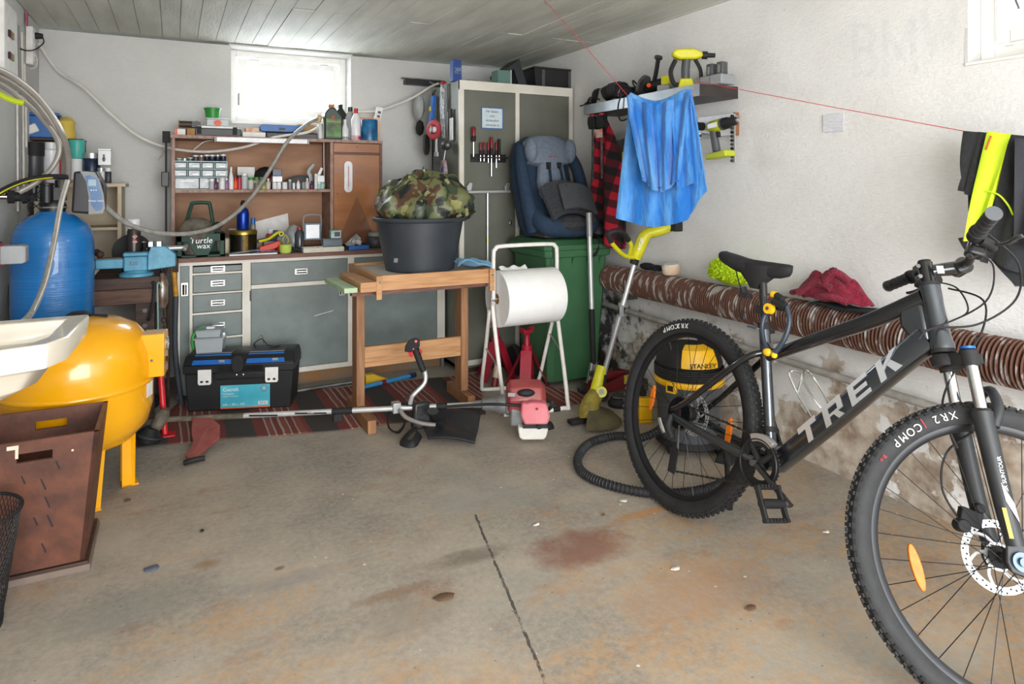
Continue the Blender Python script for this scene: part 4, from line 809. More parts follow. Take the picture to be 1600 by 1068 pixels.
def jug(name, label, px, w, h, mt, capm, band_, Y, d=.09, txt=None, txm=None, star=False):
    x, k = itm(px, Y); W_, H_ = w*k, h*k; t = thing(name, label, 'bottle', (x, Y, T1), 0)
    pr = [(-W_/2, 0), (W_/2, 0), (W_/2, H_*.66), (W_*.12, H_*.86), (W_*.1, H_*.9), (-W_*.22, H_*.9), (-W_*.3, H_*.86), (-W_/2, H_*.74)]
    part('body', M().rings([[(a, y, b) for a, b in pr] for y in (-d/2, d/2)]), mt, t, bev=.008); part('cap', M().cyl((-W_*.06, 0, H_*.9), (-W_*.06, 0, H_), W_*.17, n=14), capm, t)
    part('label_band', M().b2((-W_*.42, -d/2-.0015, H_*.08), (W_*.42, -d/2-.0005, H_*.58)), band_, t, flat=True)
    if star: part('star_emblem', M(TR(-.005, -d/2-.0018, H_*.63) @ RX(PI/2)).prism([((.016 if i % 2 == 0 else .007)*math.sin(PI*i/5), (.016 if i % 2 == 0 else .007)*math.cos(PI*i/5)) for i in range(10)], .0008), red_plastic, t, flat=True)
    if txt: text(txt, .02, txm, t, facecam(0, -d/2-.002, H_*.5), 'lettering', .0003)
    return t
jug('oil_jug', 'dark green oil jug with red star and green label at the window corner', 519, 27, 55, dkg, mat('orange_cap', '#b5703a', .5), jl, TY-.03, .10, 'HAVOLINE', mat('gold_print', '#c9a94a', .4), True)
jug('oil_jug', 'black oil bottle standing behind the green oil jug', 533, 20, 57, matt_black, matt_black, charcoal, TY+.09, .06)
bottle('glue_bottle', 'small white pointed bottle in front of the grey bottle', 'bottle', 539, 32, 12, TY-.06, T1, CONE, wht, wht, grey_plastic)
bottle('fluid_bottle', 'grey bottle with dark green cap behind the small white bottle', 'bottle', 547, 53, 15, TY+.03, T1, [(.9, 0), (1, .03), (1, .7), (.45, .86)], mat('pale_grey_plastic', '#9da19f', .4), dkg, mat('grey_label', '#b9bdb8', .5, col2='#6d7a6e', ns=30))
bottle('fluid_bottle', 'white bottle with red cap and red label on the top shelf', 'bottle', 556, 50, 15, TY-.04, T1, [(.9, 0), (1, .03), (1, .66), (.4, .84)], wht, red_plastic, mat('red_label', '#b8293a', .4, col2='#d8c8ca', ns=18))
bottle('paint_tin', 'blue printed tin at the right end of the top shelf', 'tin', 577, 33, 26, TY-.02, T1, TIN, mat('blue_print', '#2479a8', .35, col2='#1b3b66', ns=18), None, mat('aqua_label', '#2b93b8', .35, col2='#174a75', ns=20))
t = thing('carton_sleeve', 'white and black patterned carton leaning behind the blue tin', 'box', (P(581, 287, Y=TY+.1).x, TY+.09, T1)); part('body', M().box((0, 0, .13), (.045, .03, .255), RY(.22)), paper, t, bev=.002)
for z in (.19, .22): part('window_print', M().box((0, -.0155, z), (.02, .0008, .016), RY(.22)), charcoal, t, flat=True)
box_item('cardboard_box', 'orange white carton standing behind the blue tin', 'box', 556, 594, 38, TY+.08, T1, .035, mat('orange_white_card2', '#dfc9b4', .6, col2='#d88b4a', ns=7), 0, .001)
# --- middle shelf: organiser
M1 = ZM+.0008; OY = HY+.10
ox0, ox1 = P(271.5, 270, Y=HY+.02).x, P(355.5, 270, Y=HY+.02).x; kz = depth(P(310, 270, Y=HY+.02))/F; oh = 44*kz; ow = ox1-ox0
t = thing('drawer_organiser', 'pale blue small parts organiser with clear drawers on the middle shelf', 'organiser', ((ox0+ox1)/2, HY+.02, M1))
pb = mat('pale_blue_plastic', '#8fb0b5', .4); of = M()
of.b2((-ow/2, 0, 0), (-ow/2+.007, .14, oh)).b2((ow/2-.007, 0, 0), (ow/2, .14, oh)).b2((-ow/2, .134, 0), (ow/2, .14, oh))
rz_ = [0, oh*.44, oh*.73, oh]
for z in rz_: of.b2((-ow/2, 0, z-.003), (ow/2, .139, z+.003))
for r in (1, 2):
    for i in (1, 2, 3): of.b2((-ow/2+ow*i/4-.002, 0, rz_[r]), (-ow/2+ow*i/4+.002, .13, rz_[r+1]))
part('frame', of, pb, t)
dcl = mat('milky_drawer', '#b9bfc0', .3, col2='#8d9192', ns=25)
for r in (1, 2):
    for i in range(4):
        a = -ow/2+ow*i/4+.006; d = part('drawer', M().b2((a, .004, rz_[r]+.006), (a+ow/4-.012, .12, rz_[r+1]-.008)), dcl, t, bev=.002); part('pull', M().b2((a+ow*.07, -.003, rz_[r]+.014), (a+ow*.18, .0035, rz_[r]+.021)), wht, d)
for a, b in ((-ow/2+.008, -.012), (-.008, ow/2-.01)):
    d = part('drawer', M().b2((a, .004, .006), (b, .12, rz_[1]-.006)), dcl, t, bev=.002); part('pull', M().b2((a+.03, -.003, .05), (b-.03, .0035, .056)), wht, d)
cols = [grey_plastic, steel, mat('dark_green_glass', '#2f5a4a', .3), charcoal, mat('brown_tin', '#6d5b50', .5), black_plastic, mat('midnight_blue', '#1f2b45', .3), black_plastic, navy]
nm = ['grey', 'silver', 'dark green', 'charcoal', 'brown', 'black', 'midnight blue', 'tall black', 'navy']
for i in range(9):
    px = 280+i*8.6; bottle('paint_pot', f'{nm[i]} little pot on top of the organiser, {["at its left end","second from its left end","third from its left end","left of its middle","at its middle","right of its middle","left of the tall black one","beside the navy one","at its right end"][i]}', 'pot', px, [4, 4, 5, 9, 9, 10, 10, 10, 11][i], 8, HY+.07, M1+oh+.0035, JAR, cols[i], [wht, steel, wht][i % 3])
# row of bottles
purple = mat('purple_glass', '#5c2a4e', .3); bott = [
 ('hobby bottle with clear cap left of the dark purple one', 331, 17, 8, JAR, clear2, wht), ('dark purple small bottle', 337, 18, 7, BOT, purple, black_plastic), ('white pot with printed band', 347, 18, 9, JAR, wht, white_plastic),
 ('pale purple small bottle with white cap', 354, 18, 7, BOT, mat('lilac', '#8d6d8f', .4), wht), ('tall white pointed tube', 361, 35, 8, CONE, wht, wht), ('small bottle with orange red cap', 368, 20, 7, BOT, orange_plastic, red_plastic),
 ('crimson square bottle', 374, 22, 8, TALL, mat('crimson', '#a8243a', .4), black_plastic), ('milky bottle with dark print', 382, 25, 10, TALL, clear2, wht), ('jar with green lid left of its twin', 392, 19, 9, JAR, mat('milky_jar', '#c9c8c2', .4), green_plastic),
 ('jar with green lid and mixed content', 401, 19, 9, JAR, mat('mottled_jar', '#c0bfae', .4, col2='#5d5a4b', ns=40), mat('deep_green_lid', '#4b7f35', .4)), ('yellow green jar with pale green lid', 411, 19, 10, JAR, mat('olive_mix', '#b9bd62', .4, col2='#3c4432', ns=30), mat('mint_lid', '#8ec0a0', .4)),
 ('white capped vial with yellow label', 419, 17, 7, BOT, mat('vial', '#c5c3b7', .4), wht), ('left short white pot of the stacked pair', 429, 11, 7, JAR, wht, wht), ('right short white pot of the stacked pair', 436, 11, 7, JAR, wht, wht),
 ('squat white pot behind the thin tube', 445, 11, 8, JAR, wht, wht), ('thin grey tube', 453, 15, 5, TALL, grey_plastic, wht), ('thin white tube shorter than the grey one', 459, 10, 4, TALL, wht, wht), ('white bottle with bright orange nozzle', 466, 16, 6, CONE, wht, orange_plastic),
 ('slim grey vial left of the cream bottle', 474, 13, 5, TALL, grey_plastic, charcoal), ('cream bottle with white cap', 480, 17, 7, BOT, mat('cream_bottle', '#c9c2b8', .4), wht), ('small purple black bottle', 487, 13, 6, BOT, purple, black_plastic),
 ('slim white tube standing at the plastic bag', 493.5, 24, 5, TALL, white_plastic, wht), ('clear pot with turquoise base', 498.5, 11, 6, JAR, mat('aqua_pot', '#a9cfc8', .4), wht), ('clear pot with green base nearest the divider', 504, 11, 6, JAR, mat('aqua_pot', '#a9cfc8', .4), mat('mint_lid', '#8ec0a0', .4))]
for lab, px, h, w, pr, b_, c_ in bott: bottle('hobby_bottle', lab+' on the middle shelf', 'bottle', px, h, w, HY+.035 if px < 360 or int(px) % 2 else HY+.045, M1, pr, b_, c_, n=12) if px > 356 else bottle('hobby_bottle', lab+' in front of the organiser', 'bottle', px, h, w, HY-.012+.0, M1, pr, b_, c_, n=12)
mk = M1+11*depth(P(433, 280, Y=HY+.04))/F+.002
box_item('sample_box', 'white plastic box stacked on two short pots', 'box', 426, 441, 9, HY+.04, mk, .05, wht, 0, .002); box_item('sample_box', 'dark blue printed box on top of the stacked white box', 'box', 426, 440, 11, HY+.04, mk+9*k+.002, .05, navy, 0, .002)
box_item('sample_box', 'white lidded box stacked near the divider', 'box', 496, 507, 10, HY+.04, mk, .05, wht, 0, .002)
# clutter behind the bottles
box_item('cardboard_box', 'white carton with a small printed bird behind the bottles', 'box', 371, 398, 35, HY+.2, M1, .03, paper, 0, .001, band(charcoal, .3, .6, .55, .7, 'print'))
t = thing('tool_pouch', 'black fabric pouch slumped behind the white capped vials', 'pouch', (P(415, 287, Y=HY+.19).x, HY+.19, M1)); part('pouch', M().lathe([(.05, 0), (.065, .04), (.055, .11), (.03, .14), (.006, .15)], n=12, ey=.7, ex=1.3), matt_black, t)
t = thing('soft_pouch', 'dark red pouch tucked behind the stacked white box', 'pouch', (P(422, 287, Y=HY+.12).x, HY+.11, M1)); part('pouch', M().ball((0, 0, .05), (.035, .03, .05), 10), dark_red, t)
t = thing('plastic_bag', 'grey translucent bag draped behind the thin tubes', 'bag', (P(470, 287, Y=HY+.18).x, HY+.18, M1)); part('bag', M().lathe([(.08, 0), (.09, .03), (.07, .07), (.03, .09), (.006, .095)], n=12, ex=1.35, ey=.5), mat('grey_bag', '#5f6568', .3, bump=.5, bs=20), t)
t = thing('plastic_bag', 'clear bag with white label stuck upright near the divider', 'bag', (P(486, 287, Y=HY+.12).x, HY+.12, M1)); part('bag', M().tube([(0, 0, 0), (.0, 0, .08), (-.015, 0, .12), (.02, 0, .165)], .02, 8, 4, flat=.5), clear2, t); part('label_card', M().box((.0, -.02, .12), (.018, .002, .08), RY(.45)), wht, t)

q = P(262, 300, Y=4.60); t = thing('bar_clamp', 'long black bar clamp hanging at the left side of the hutch', 'clamp', (HX0-.03, 4.60, P(262, 362, Y=4.6).z)); H = P(262, 205, Y=4.6).z-P(262, 362, Y=4.6).z
part('bar', M().b2((-.006, -.008, 0), (.006, .008, H)), matt_black, t); part('jaw', M().b2((-.02, -.015, H-.07), (.022, .015, H)), matt_black, t, bev=.003); part('sliding_jaw', M().b2((-.026, -.018, H*.45), (.015, .018, H*.45+.09)), black_plastic, t, bev=.004); part('tip', M().cyl((0, 0, -.02), (0, 0, -.0005), .008), chrome, t)
# ------------------------------------------------------------------ things on the worktop
CT1 = CZ+.0008
def on_counter(px, py): return P(px, py, Z=CT1)
# green bottle crate
a = P(275, 402, Y=BY+.02); b_ = P(352, 400, Y=BY+.02); k = depth(a)/F; w = b_.x-a.x
gc = mat('crate_green', '#0d4031', .6, col2='#0b3529')
t = thing('bottle_carrier', 'dark green plastic carrier with arched handle and white lettering on the worktop', 'carrier', ((a.x+b_.x)/2, BY+.02, CT1))
H = .135; g = M()
g.b2((-w/2, 0, 0), (w/2, .19, .012)).b2((-w/2, .182, 0), (w/2, .19, H)).b2((-w/2, 0, 0), (-w/2+.008, .19, H)).b2((w/2-.008, 0, 0), (w/2, .19, H)).b2((-w/2, 0, H-.045), (w/2, .008, H)).b2((-w/2, 0, 0), (-w/2+.03, .008, H)).b2((w/2-.03, 0, 0), (w/2, .008, H))
g.rings([[(x, y, z) for x, z in ((-w*.28, H-.04), (w*.30, H-.04), (w*.14, 0.0), (-w*.10, .0))] for y in (0, .008)])
g.b2((-w*.02, .09, .0), (.02, .098, H-.01)); part('body', g, gc, t, bev=.002)
part('handle', M().tube([(-w*.34, .09, H-.02), (-w*.30, .09, H+.05), (-w*.19, .09, H+.16), (-w*.14, .09, H+.178), (w*.15, .09, H+.178), (w*.20, .09, H+.16), (w*.28, .09, H+.02), (w*.3, .09, H-.02)], .011, 8, 5), gc, t)
text('Turtle', .048, wht, t, facecam(.0, -.0025, H-.04), 'lettering', .0008, .15); text('wax', .044, wht, t, facecam(.012, -.0025, H-.072), 'lettering', .0008, .1)
part('emblem', M(TR(-.002, -.0015, H-.01) @ RX(PI/2)).prism([(-.03, 0), (-.015, .012), (.0, .014), (.008, .004), (.018, .006), (.012, -.004), (-.01, -.003)], .001), wht, t, flat=True, label='small white turtle emblem')
t2 = thing('rag_bundle', 'dirty grey rags and brushes stuffed into the green carrier', 'rag', (t.location.x-.02, BY+.06, CT1+.015)); part('rags', M().lathe([(.05, 0), (.065, .09), (.08, .14), (.06, .19), (.03, .21), (.005, .215)], n=10, ex=1.25, ey=.7), mat('dirty_rag', '#6f675c', .9, col2='#4a453e', bump=.8, bs=25), t2)
part('brush_head', M().b2((.09, -.03, .13), (.13, .03, .165)).tube([(.06, 0, .12), (.11, 0, .175), (.14, 0, .16)], .012, 8, 3), matt_black, t2)
t = thing('cream_bowl', 'cream plastic bowl standing between the carrier and the gold tin', 'bowl', (on_counter(348, 392).x+.01, BY+.32-.1, CT1)); k = depth(t.location)/F
part('bowl', M().lathe([(.045, 0), (.05, .02), (.055, .085), (.052, .085)], n=24), mat('cream_plastic', '#d8cbab', .5), t); part('rim', M().torus(.054, .004, 28, 6, TR(0, 0, .086)), cream_paint, t)
t = thing('glass_jar', 'small glass jar with pale liquid behind the gold tin', 'jar', (P(366, 360, Y=BY+.27).x, BY+.34, CT1)); part('jar', M().lathe([(.03, 0), (.032, .01), (.032, .12), (.026, .13)], n=18), clear2, t); part('lid', M().lathe([(.031, .1305), (.031, .142)], n=18), wht, t)
# gold tin with bottle on it
tx = P(380, 385, Y=BY+.14); k = depth(tx)/F; t = thing('cookie_tin', 'round black and gold tin with a lattice band on the worktop', 'tin', (tx.x, BY+.14, CT1)); R = 20*k
part('body', M().lathe([(R, 0), (R, .118)], n=36), mat('black_gold_print', '#2f2b1e', .3, .5, col2='#15140f', ns=14), t); gold = mat('gold', '#b79b45', .28, .9); part('lid', M().lathe([(R*1.03, .1185), (R*1.03, .138), (R*.98, .143)], n=36), gold, t)
lt = M()
for i in range(7):
    for s_ in (-1, 0, 1): lt.torus(.006, .0015, 8, 4, TR(.006+s_*.0095, -math.sqrt(R*R-(.006+s_*.0095)**2)-.0008, .012+i*.016) @ RX(PI/2))
part('lattice_print', lt, gold, t, kind='stuff')
z = CT1+.144
t = thing('drinking_bottle', 'royal blue metal bottle with black cap standing on the gold tin', 'bottle', (tx.x+.0, BY+.15, z)); part('body', M().lathe([(.034, 0), (.036, .005), (.036, .10), (.03, .125), (.014, .14), (.014, .148)], n=24), mat('royal_blue_metal', '#12399a', .28, .6), t); part('cap', M().lathe([(.012, .1485), (.015, .15), (.015, .17), (.007, .182)], n=14), matt_black, t)
t = thing('glue_bottle', 'short light blue capped tube on the gold tin beside the blue bottle', 'bottle', (tx.x+.058, BY+.155, z)); part('body', M().lathe([(.016, 0), (.016, .03)], n=16), mat('olive_label', '#7b7358', .4), t); part('cap', M().lathe([(.0145, .0305), (.013, .072)], n=16), blue_plastic, t)
t = thing('magazine', 'blue and white leaflets lying in front of the gold tin', 'magazine', (on_counter(394, 396).x, BY+.055, CT1)); part('sheets', M().box((0, 0, .004), (.27, .11, .008)), paper, t); part('cover', M().sheet(lambda u, v: (-.12+.26*u, -.055+.10*v, .012+.012*math.sin(PI*u)), 10, 4, .001), mat('blue_cover', '#3f78b8', .3, col2='#dfe3ea', ns=10), t)
t = thing('paper_sheet', 'white paper sheets leaning on the hutch back panel', 'paper', (P(420, 350, Y=HY+.2).x, HY+.2, CT1)); part('sheet', M().add([(-.11, 0, 0), (.14, 0, 0), (.13, .05, .225), (-.11, .05, .165), (-.11, .003, 0), (.14, .003, 0), (.13, .053, .225), (-.11, .053, .165)], [(0, 1, 2, 3), (7, 6, 5, 4), (0, 4, 5, 1), (1, 5, 6, 2), (2, 6, 7, 3), (3, 7, 4, 0)]), paper, t)
# odds and ends: pliers, gloves, mesh bag
def clut(name, label, cat, px, Y, fn, z=CT1, py=385):
    q = P(px, py, Y=Y); t = thing(name, label, cat, (q.x, Y, z)); fn(t); return t
clut('work_glove', 'orange red rubber brush with bristles in front of the lime tool', 'brush', 425, BY+.09, lambda t: (part('body', M().box((0, 0, .04), (.13, .045, .04), RY(-.3)), mat('orange_red', '#d13b22', .5), t, bev=.006), part('bristles', (lambda m: [m.cyl((-.04+.013*i, -.015, .022-.003*i+.008*(i > 3)), (-.045+.013*i, -.02, .004), .004, .002, 5) for i in range(8)] and m)(M()), MATS['orange_red'], t, kind='stuff'), part('knob', M().ball((.05, 0, .02), (.022, .02, .02), 8), MATS['orange_red'], t)))
clut('pruning_saw', 'black and lime handled folding tool above the orange brush', 'tool', 420, BY+.12, lambda t: (part('blade', M().b2((-.085, -.004, .0), (.075, .004, .022), TR(0, 0, .075) @ RY(-.22)), matt_black, t), part('handle', M().tube([(-.06, .0, .07), (0, .0, .085), (.05, 0, .12), (.075, 0, .125)], .014, 8, 4, flat=.7), lime, t), part('frame', M().b2((-.03, -.02, 0), (.03, .02, .07)), dgrey_plastic, t)))
clut('pliers', 'pliers with crimson handles behind the lime tool', 'pliers', 408, BY+.2, lambda t: (part('handle', M().tube([(0, 0, .0), (.02, 0, .06), (.05, 0, .11)], .008, 8, 4), mat('crimson', '#a8243a', .4), t), part('handle', M().tube([(0.03, 0, .0), (.03, 0, .06), (.06, 0, .105)], .008, 8, 4), MATS['crimson'], t), part('jaw', M().b2((.045, -.006, .11), (.07, .006, .145), TR(0, 0, 0)), dull_steel, t)))
clut('chalk_reel', 'black reel with a lime loop beside the clear bag', 'reel', 444, BY+.12, lambda t: (part('drum', M().cyl((0, -.012, .07), (0, .02, .07), .045, n=20), dgrey_plastic, t), part('loop', M().tube([(.01, -.018, .045), (-.01, -.018, .07), (.004, -.018, .105), (.022, -.018, .075)], .003, 6, 5, closed=True), lime, t), part('ring', M().torus(.012, .004, 16, 6, TR(-.02, -.02, .115) @ RX(PI/2)), lime, t), part('foot', M().b2((-.03, -.01, 0), (.03, .02, .03)), dgrey_plastic, t)))
clut('storage_pouch', 'blue and dark grey mesh bag behind the chalk reel', 'pouch', 430, BY+.3-.02, lambda t: part('pouch', M().lathe([(.05, 0), (.065, .03), (.05, .10), (.02, .125), (.005, .127)], n=10, ex=1.1, ey=.7), mat('blue_grey_mesh', '#4a6178', .7, col2='#2c6fb3', ns=18, bump=.4), t))
clut('reflective_cuff', 'pale lime reflective cloth cup on the worktop front edge', 'cloth', 446, BY+.03, lambda t: part('cup', M().lathe([(.028, 0), (.036, .01), (.038, .05), (.03, .055)], n=14), mat('pale_lime_cloth', '#bccf5d', .6, bump=.3), t))
clut('cable_gland', 'black rubber hook lying behind the pale lime cloth', 'hook', 459, BY+.06, lambda t: part('hook', M().tube([(-.03, 0, .03), (0, 0, .02), (.035, -.01, .012), (.05, -.01, .012)], .011, 8, 4), matt_black, t))
clut('plastic_bag', 'crumpled clear bag standing left of the work light', 'bag', 459, BY+.2, lambda t: part('bag', M().lathe([(.05, 0), (.06, .05), (.055, .11), (.035, .15), (.008, .165)], n=9), mat('clear_bag', '#a4a8a8', .2, bump=.8, bs=18, alpha=.75), t))
clut('plastic_bottle', 'dark translucent bottle beside the work light', 'bottle', 468, BY+.13, lambda t: (part('body', M().lathe([(.028, 0), (.03, .01), (.03, .11), (.016, .135)], n=16), mat('smoked_plastic', '#3f4447', .2), t), part('cap', M().lathe([(.015, .1355), (.015, .15)], n=12), red_plastic, t)))
# work light
tx = P(488, 383, Y=BY+.09); k = depth(tx)/F; t = thing('work_light', 'square led work light with arched grey handle on the worktop', 'lamp', (tx.x, BY+.09, CT1)); z0 = 12*k+.02
part('body', M().b2((-13*k, -.01, z0), (13*k, .025, z0+27*k)), mat('slate_blue_plastic', '#56677a', .4), t, bev=.004); part('lens', M().b2((-10*k, -.0135, z0+3*k), (10*k, -.0105, z0+24*k)), mat('lens_white', '#f4f6fa', .2), t)
part('handle', M().tube([(-13*k, .0, z0+14*k), (-13.5*k, 0, z0+33*k), (-9*k, 0, z0+39*k), (9*k, 0, z0+39*k), (13.5*k, 0, z0+33*k), (13*k, 0, z0+14*k)], .0045, 8, 5), grey_plastic, t)
part('stand', M().tube([(-13*k, .01, z0+4*k), (-13*k, -.02, .004), (13*k, -.02, .004), (13*k, .01, z0+4*k)], .0035, 6, 3), dull_steel, t); part('knob', M().cyl((.03, -.02, .01), (.03, -.04, .01), .015), matt_black, t)
def tray(t): part('tray_body', M().b2((-.12, -.04, 0), (.12, .04, .006)).b2((-.12, -.045, 0), (.12, -.04, .03)).b2((-.12, .04, 0), (.12, .045, .03)).b2((-.125, -.045, 0), (-.12, .045, .03)).b2((.12, -.045, 0), (.125, .045, .03)), mat('cream_tray', '#c9c4b4', .5), t, bev=.001)
clut('cream_tray', 'long shallow cream tray lying in front of the work light', 'tray', 504, BY+.025, tray)
box_item('sorting_box', 'clear grey parts box right of the work light', 'box', 505, 535, 17, BY+.1, CT1, .08, glass('smoky_clear', '#8e9aa3', .65, .2), 0, .003, lid(mat('smoke_lid', '#6f7b84', .3)))
box_item('cartridge_box', 'small white and mint box on top of the clear parts box', 'box', 517, 533, 12, BY+.1, CT1+.0775, .06, mat('mint_white', '#cfd6d2', .4, col2='#7fb0a4', ns=20), 0, .002, band(dgrey_plastic, .35, .9, .2, .8, 'picture'))
t, w, H = box_item('plastic_tray', 'bright blue plastic tray on the worktop', 'tray', 545, 577, 7, BY+.06, CT1, .09, blue_plastic, 0, .003)
t = thing('packet', 'crumpled white and clear packets lying on the blue tray', 'packet', (P(556, 375, Y=BY+.07).x, BY+.07, CT1+H+.001)); part('packet', M().box((0, 0, .03), (.10, .03, .045), RY(-.7), ).box((-.01, -.03, .02), (.06, .03, .03), RY(.3)), mat('packet_white', '#bdbdba', .35, col2='#7d7a76', ns=25, bump=.5), t, bev=.003)
t = thing('motor_part', 'round dark ribbed motor housing at the right end of the worktop', 'motor', (P(586, 375, Y=BY+.14).x, BY+.13, CT1)); part('housing', M().lathe([(.055, 0), (.062, .01), (.062, .06), (.05, .075)], n=24), charcoal, t); part('cover', M().lathe([(.045, .0755), (.05, .08), (.05, .098), (.045, .102)], n=20), grey_plastic, t)
part('fins', (lambda m: [m.b2((.061*math.cos(a)-.002, .061*math.sin(a)-.002, .012), (.061*math.cos(a)+.006*math.cos(a)+.002, .067*math.sin(a)+.002, .058)) for a in [2*PI*i/20 for i in range(20)]] and m)(M()), charcoal, t, kind='stuff')
# ------------------------------------------------------------------ tall cabinet and what hangs on it
TY0 = 4.05; TX0, TX1 = 1.672, 2.545; TZ = 1.93
t = thing('tall_cabinet', 'tall olive grey two door cabinet with cream frame against the right wall', 'cabinet', (TX0, TY0, 0)); W_ = TX1-TX0
part('carcass', M().b2((0, .02, .03), (.018, .52, TZ-.02)).b2((W_-.018, .02, .03), (W_, .52, TZ-.02)).b2((0, .5, .03), (W_, .52, TZ-.02)).b2((0, .02, TZ-.02), (W_, .52, TZ)).b2((.0, .02, .03), (W_, .5, .05)), olive_paint, t)
fx = [0, .032, P(805.5, 300, Y=TY0).x-TX0, P(811.5, 300, Y=TY0).x-TX0, W_-.03, W_]
f_ = M().b2((0, -.001, .05), (fx[1], .0195, TZ)).b2((fx[2], -.001, .05), (fx[3], .0195, TZ)).b2((fx[4], -.001, .05), (fx[5], .0195, TZ)).b2((0, -.0015, TZ-.06), (W_, .02, TZ+.001)).b2((0, -.0015, .05), (W_, .02, .085))
part('face_frame', f_, cream_paint, t)
d1 = part('door', M().b2((fx[1]+.002, .003, .087), (fx[2]-.002, .0195, TZ-.062)), mat('olive_door', '#67685e', .5, col2='#5c5e53', ns=5, bump=.08), t, bev=.0015); d2 = part('door', M().b2((fx[3]+.002, .003, .087), (fx[4]-.002, .0195, TZ-.062)), MATS['olive_door'], t, bev=.0015)
part('toe_board', M().b2((.02, .03, 0), (W_-.02, .05, .03)), dark_bench, t)
def loc(px, py, Y=TY0): q = P(px, py, Y=Y); return (q.x-TX0, Y-TY0, q.z)
for px, d_ in ((797, d1), (818, d2)):
    x, _, z = loc(px, 348); part('lock_plate', M().b2((x-.014, -.004, z-.018), (x+.014, .0025, z+.018)), dull_steel, d_, bev=.001); part('thumb_turn', M().b2((x-.004, -.014, z-.008), (x+.004, -.0045, z+.008)), chrome, d_)
# T shaped steam pipe tool hooked on the door
a = loc(731, 300, 4.03); b_ = loc(797, 299, 4.03); c_ = loc(762, 300, 4.03); e_ = loc(761, 505, 4.03)
t = thing('steel_t_pipe', 'thin steel T shaped pipe with two brass joints hanging on the left cabinet door', 'pipe', (TX0, 4.03, 0))
V = lambda q, dy=0: (q[0], dy, q[2])
part('crossbar', M().cyl(V(a), V(b_), .0105), alu, t); part('stem', M().tube([V(c_), (c_[0], 0, e_[2]+.03), (c_[0]+.003, 0, e_[2]), (c_[0]+.025, 0, e_[2]-.03)], .0065, 8, 4), alu, t)
for py in (374, 450): q = loc(762, py, 4.03); part('brass_joint', M().cyl((q[0], 0, q[2]-.012), (q[0], 0, q[2]+.012), .009, n=8), gold, t)
for px in (733, 792): q = loc(px, 293, 4.03); part('hook_plate', M().rings([[(q[0]+x, y, q[2]+z) for x, z in ((-.015, -.02), (.012, -.02), (.02, .03), (.0, .035), (-.018, .01))] for y in (-.012, .008)]), steel, t, bev=.002)
# sign
s0 = loc(752, 167); s1 = loc(786, 202); t = thing('door_sign', 'white notice with blue border and Swedish text on the left cabinet door', 'sign', (TX0+(s0[0]+s1[0])/2, TY0+.0025, (s0[2]+s1[2])/2)); w = abs(s1[0]-s0[0]); h = abs(s0[2]-s1[2])
part('border', M().b2((-w/2, -.003, -h/2), (w/2, 0, h/2)), blue_plastic, t); part('sheet', M().b2((-w/2+.006, -.0036, -h/2+.006), (w/2-.006, -.0031, h/2-.006)), mat('pale_blue_paper', '#c8d6dc', .6), t, flat=True)
for i, s_ in enumerate(('För kläder', 'och', 'värdesaker', 'ansvaras ej')): text(s_, .0225, charcoal, t, facecam(0, -.0042, h*.31-i*h*.21), 'lettering', .0004)
# screwdriver rack
r0 = loc(735, 240); r1 = loc(790, 254); t = thing('screwdriver_rack', 'black wall rack with holes holding the screwdrivers', 'rack', (TX0+r0[0], TY0+.002, r1[2])); w = r1[0]-r0[0]; h = r0[2]-r1[2]
part('rail', M().b2((0, -.006, 0), (w, 0, h)), black_plastic, t); part('ledge', M().b2((0, -.045, h*.45), (w, -.0065, h*.65)), black_plastic, t, bev=.002)
def driver(px, top, bot, hl, r, lab, red=True):
    q = loc(px, top, 4.03); e = loc(px, bot, 4.03); m_ = loc(px, hl, 4.03); t = thing('screwdriver', lab, 'screwdriver', (TX0+q[0], 4.02, e[2])); H = q[2]-e[2]; zz_ = m_[2]-e[2]
    part('handle', M().lathe([(r*.6, zz_), (r, zz_+.012), (r*.85, H*.5+zz_*.5), (r, H-.01), (r*.6, H)], n=10), mat('driver_red', '#7d1a22', .35) if red else matt_black, t); part('grip_band', M().lathe([(r*.95, zz_+.006), (r*1.02, zz_+.012), (r*.98, zz_*.6+H*.4)], n=10, cap=False), matt_black, t); part('blade', M().cyl((0, 0, 0), (0, 0, zz_), .0035, n=8), chrome, t)
driver(739, 198, 246, 222, .016, 'large dark red screwdriver at the left end of the rack'); driver(750, 222, 252, 243, .008, 'small red screwdriver, second from the left in the rack'); driver(755.5, 222, 252, 243, .008, 'small red screwdriver left of the rack middle')
driver(762, 222, 254, 243, .009, 'red and black screwdriver in the rack beside the longest one'); driver(767, 214, 275, 243, .012, 'longest screwdriver in the rack with red and black grip'); driver(774.5, 222, 262, 243, .009, 'red screwdriver with a long thin blade right of the longest one'); driver(779, 217, 250, 243, .011, 'all black screwdriver at the right end of the rack', False)
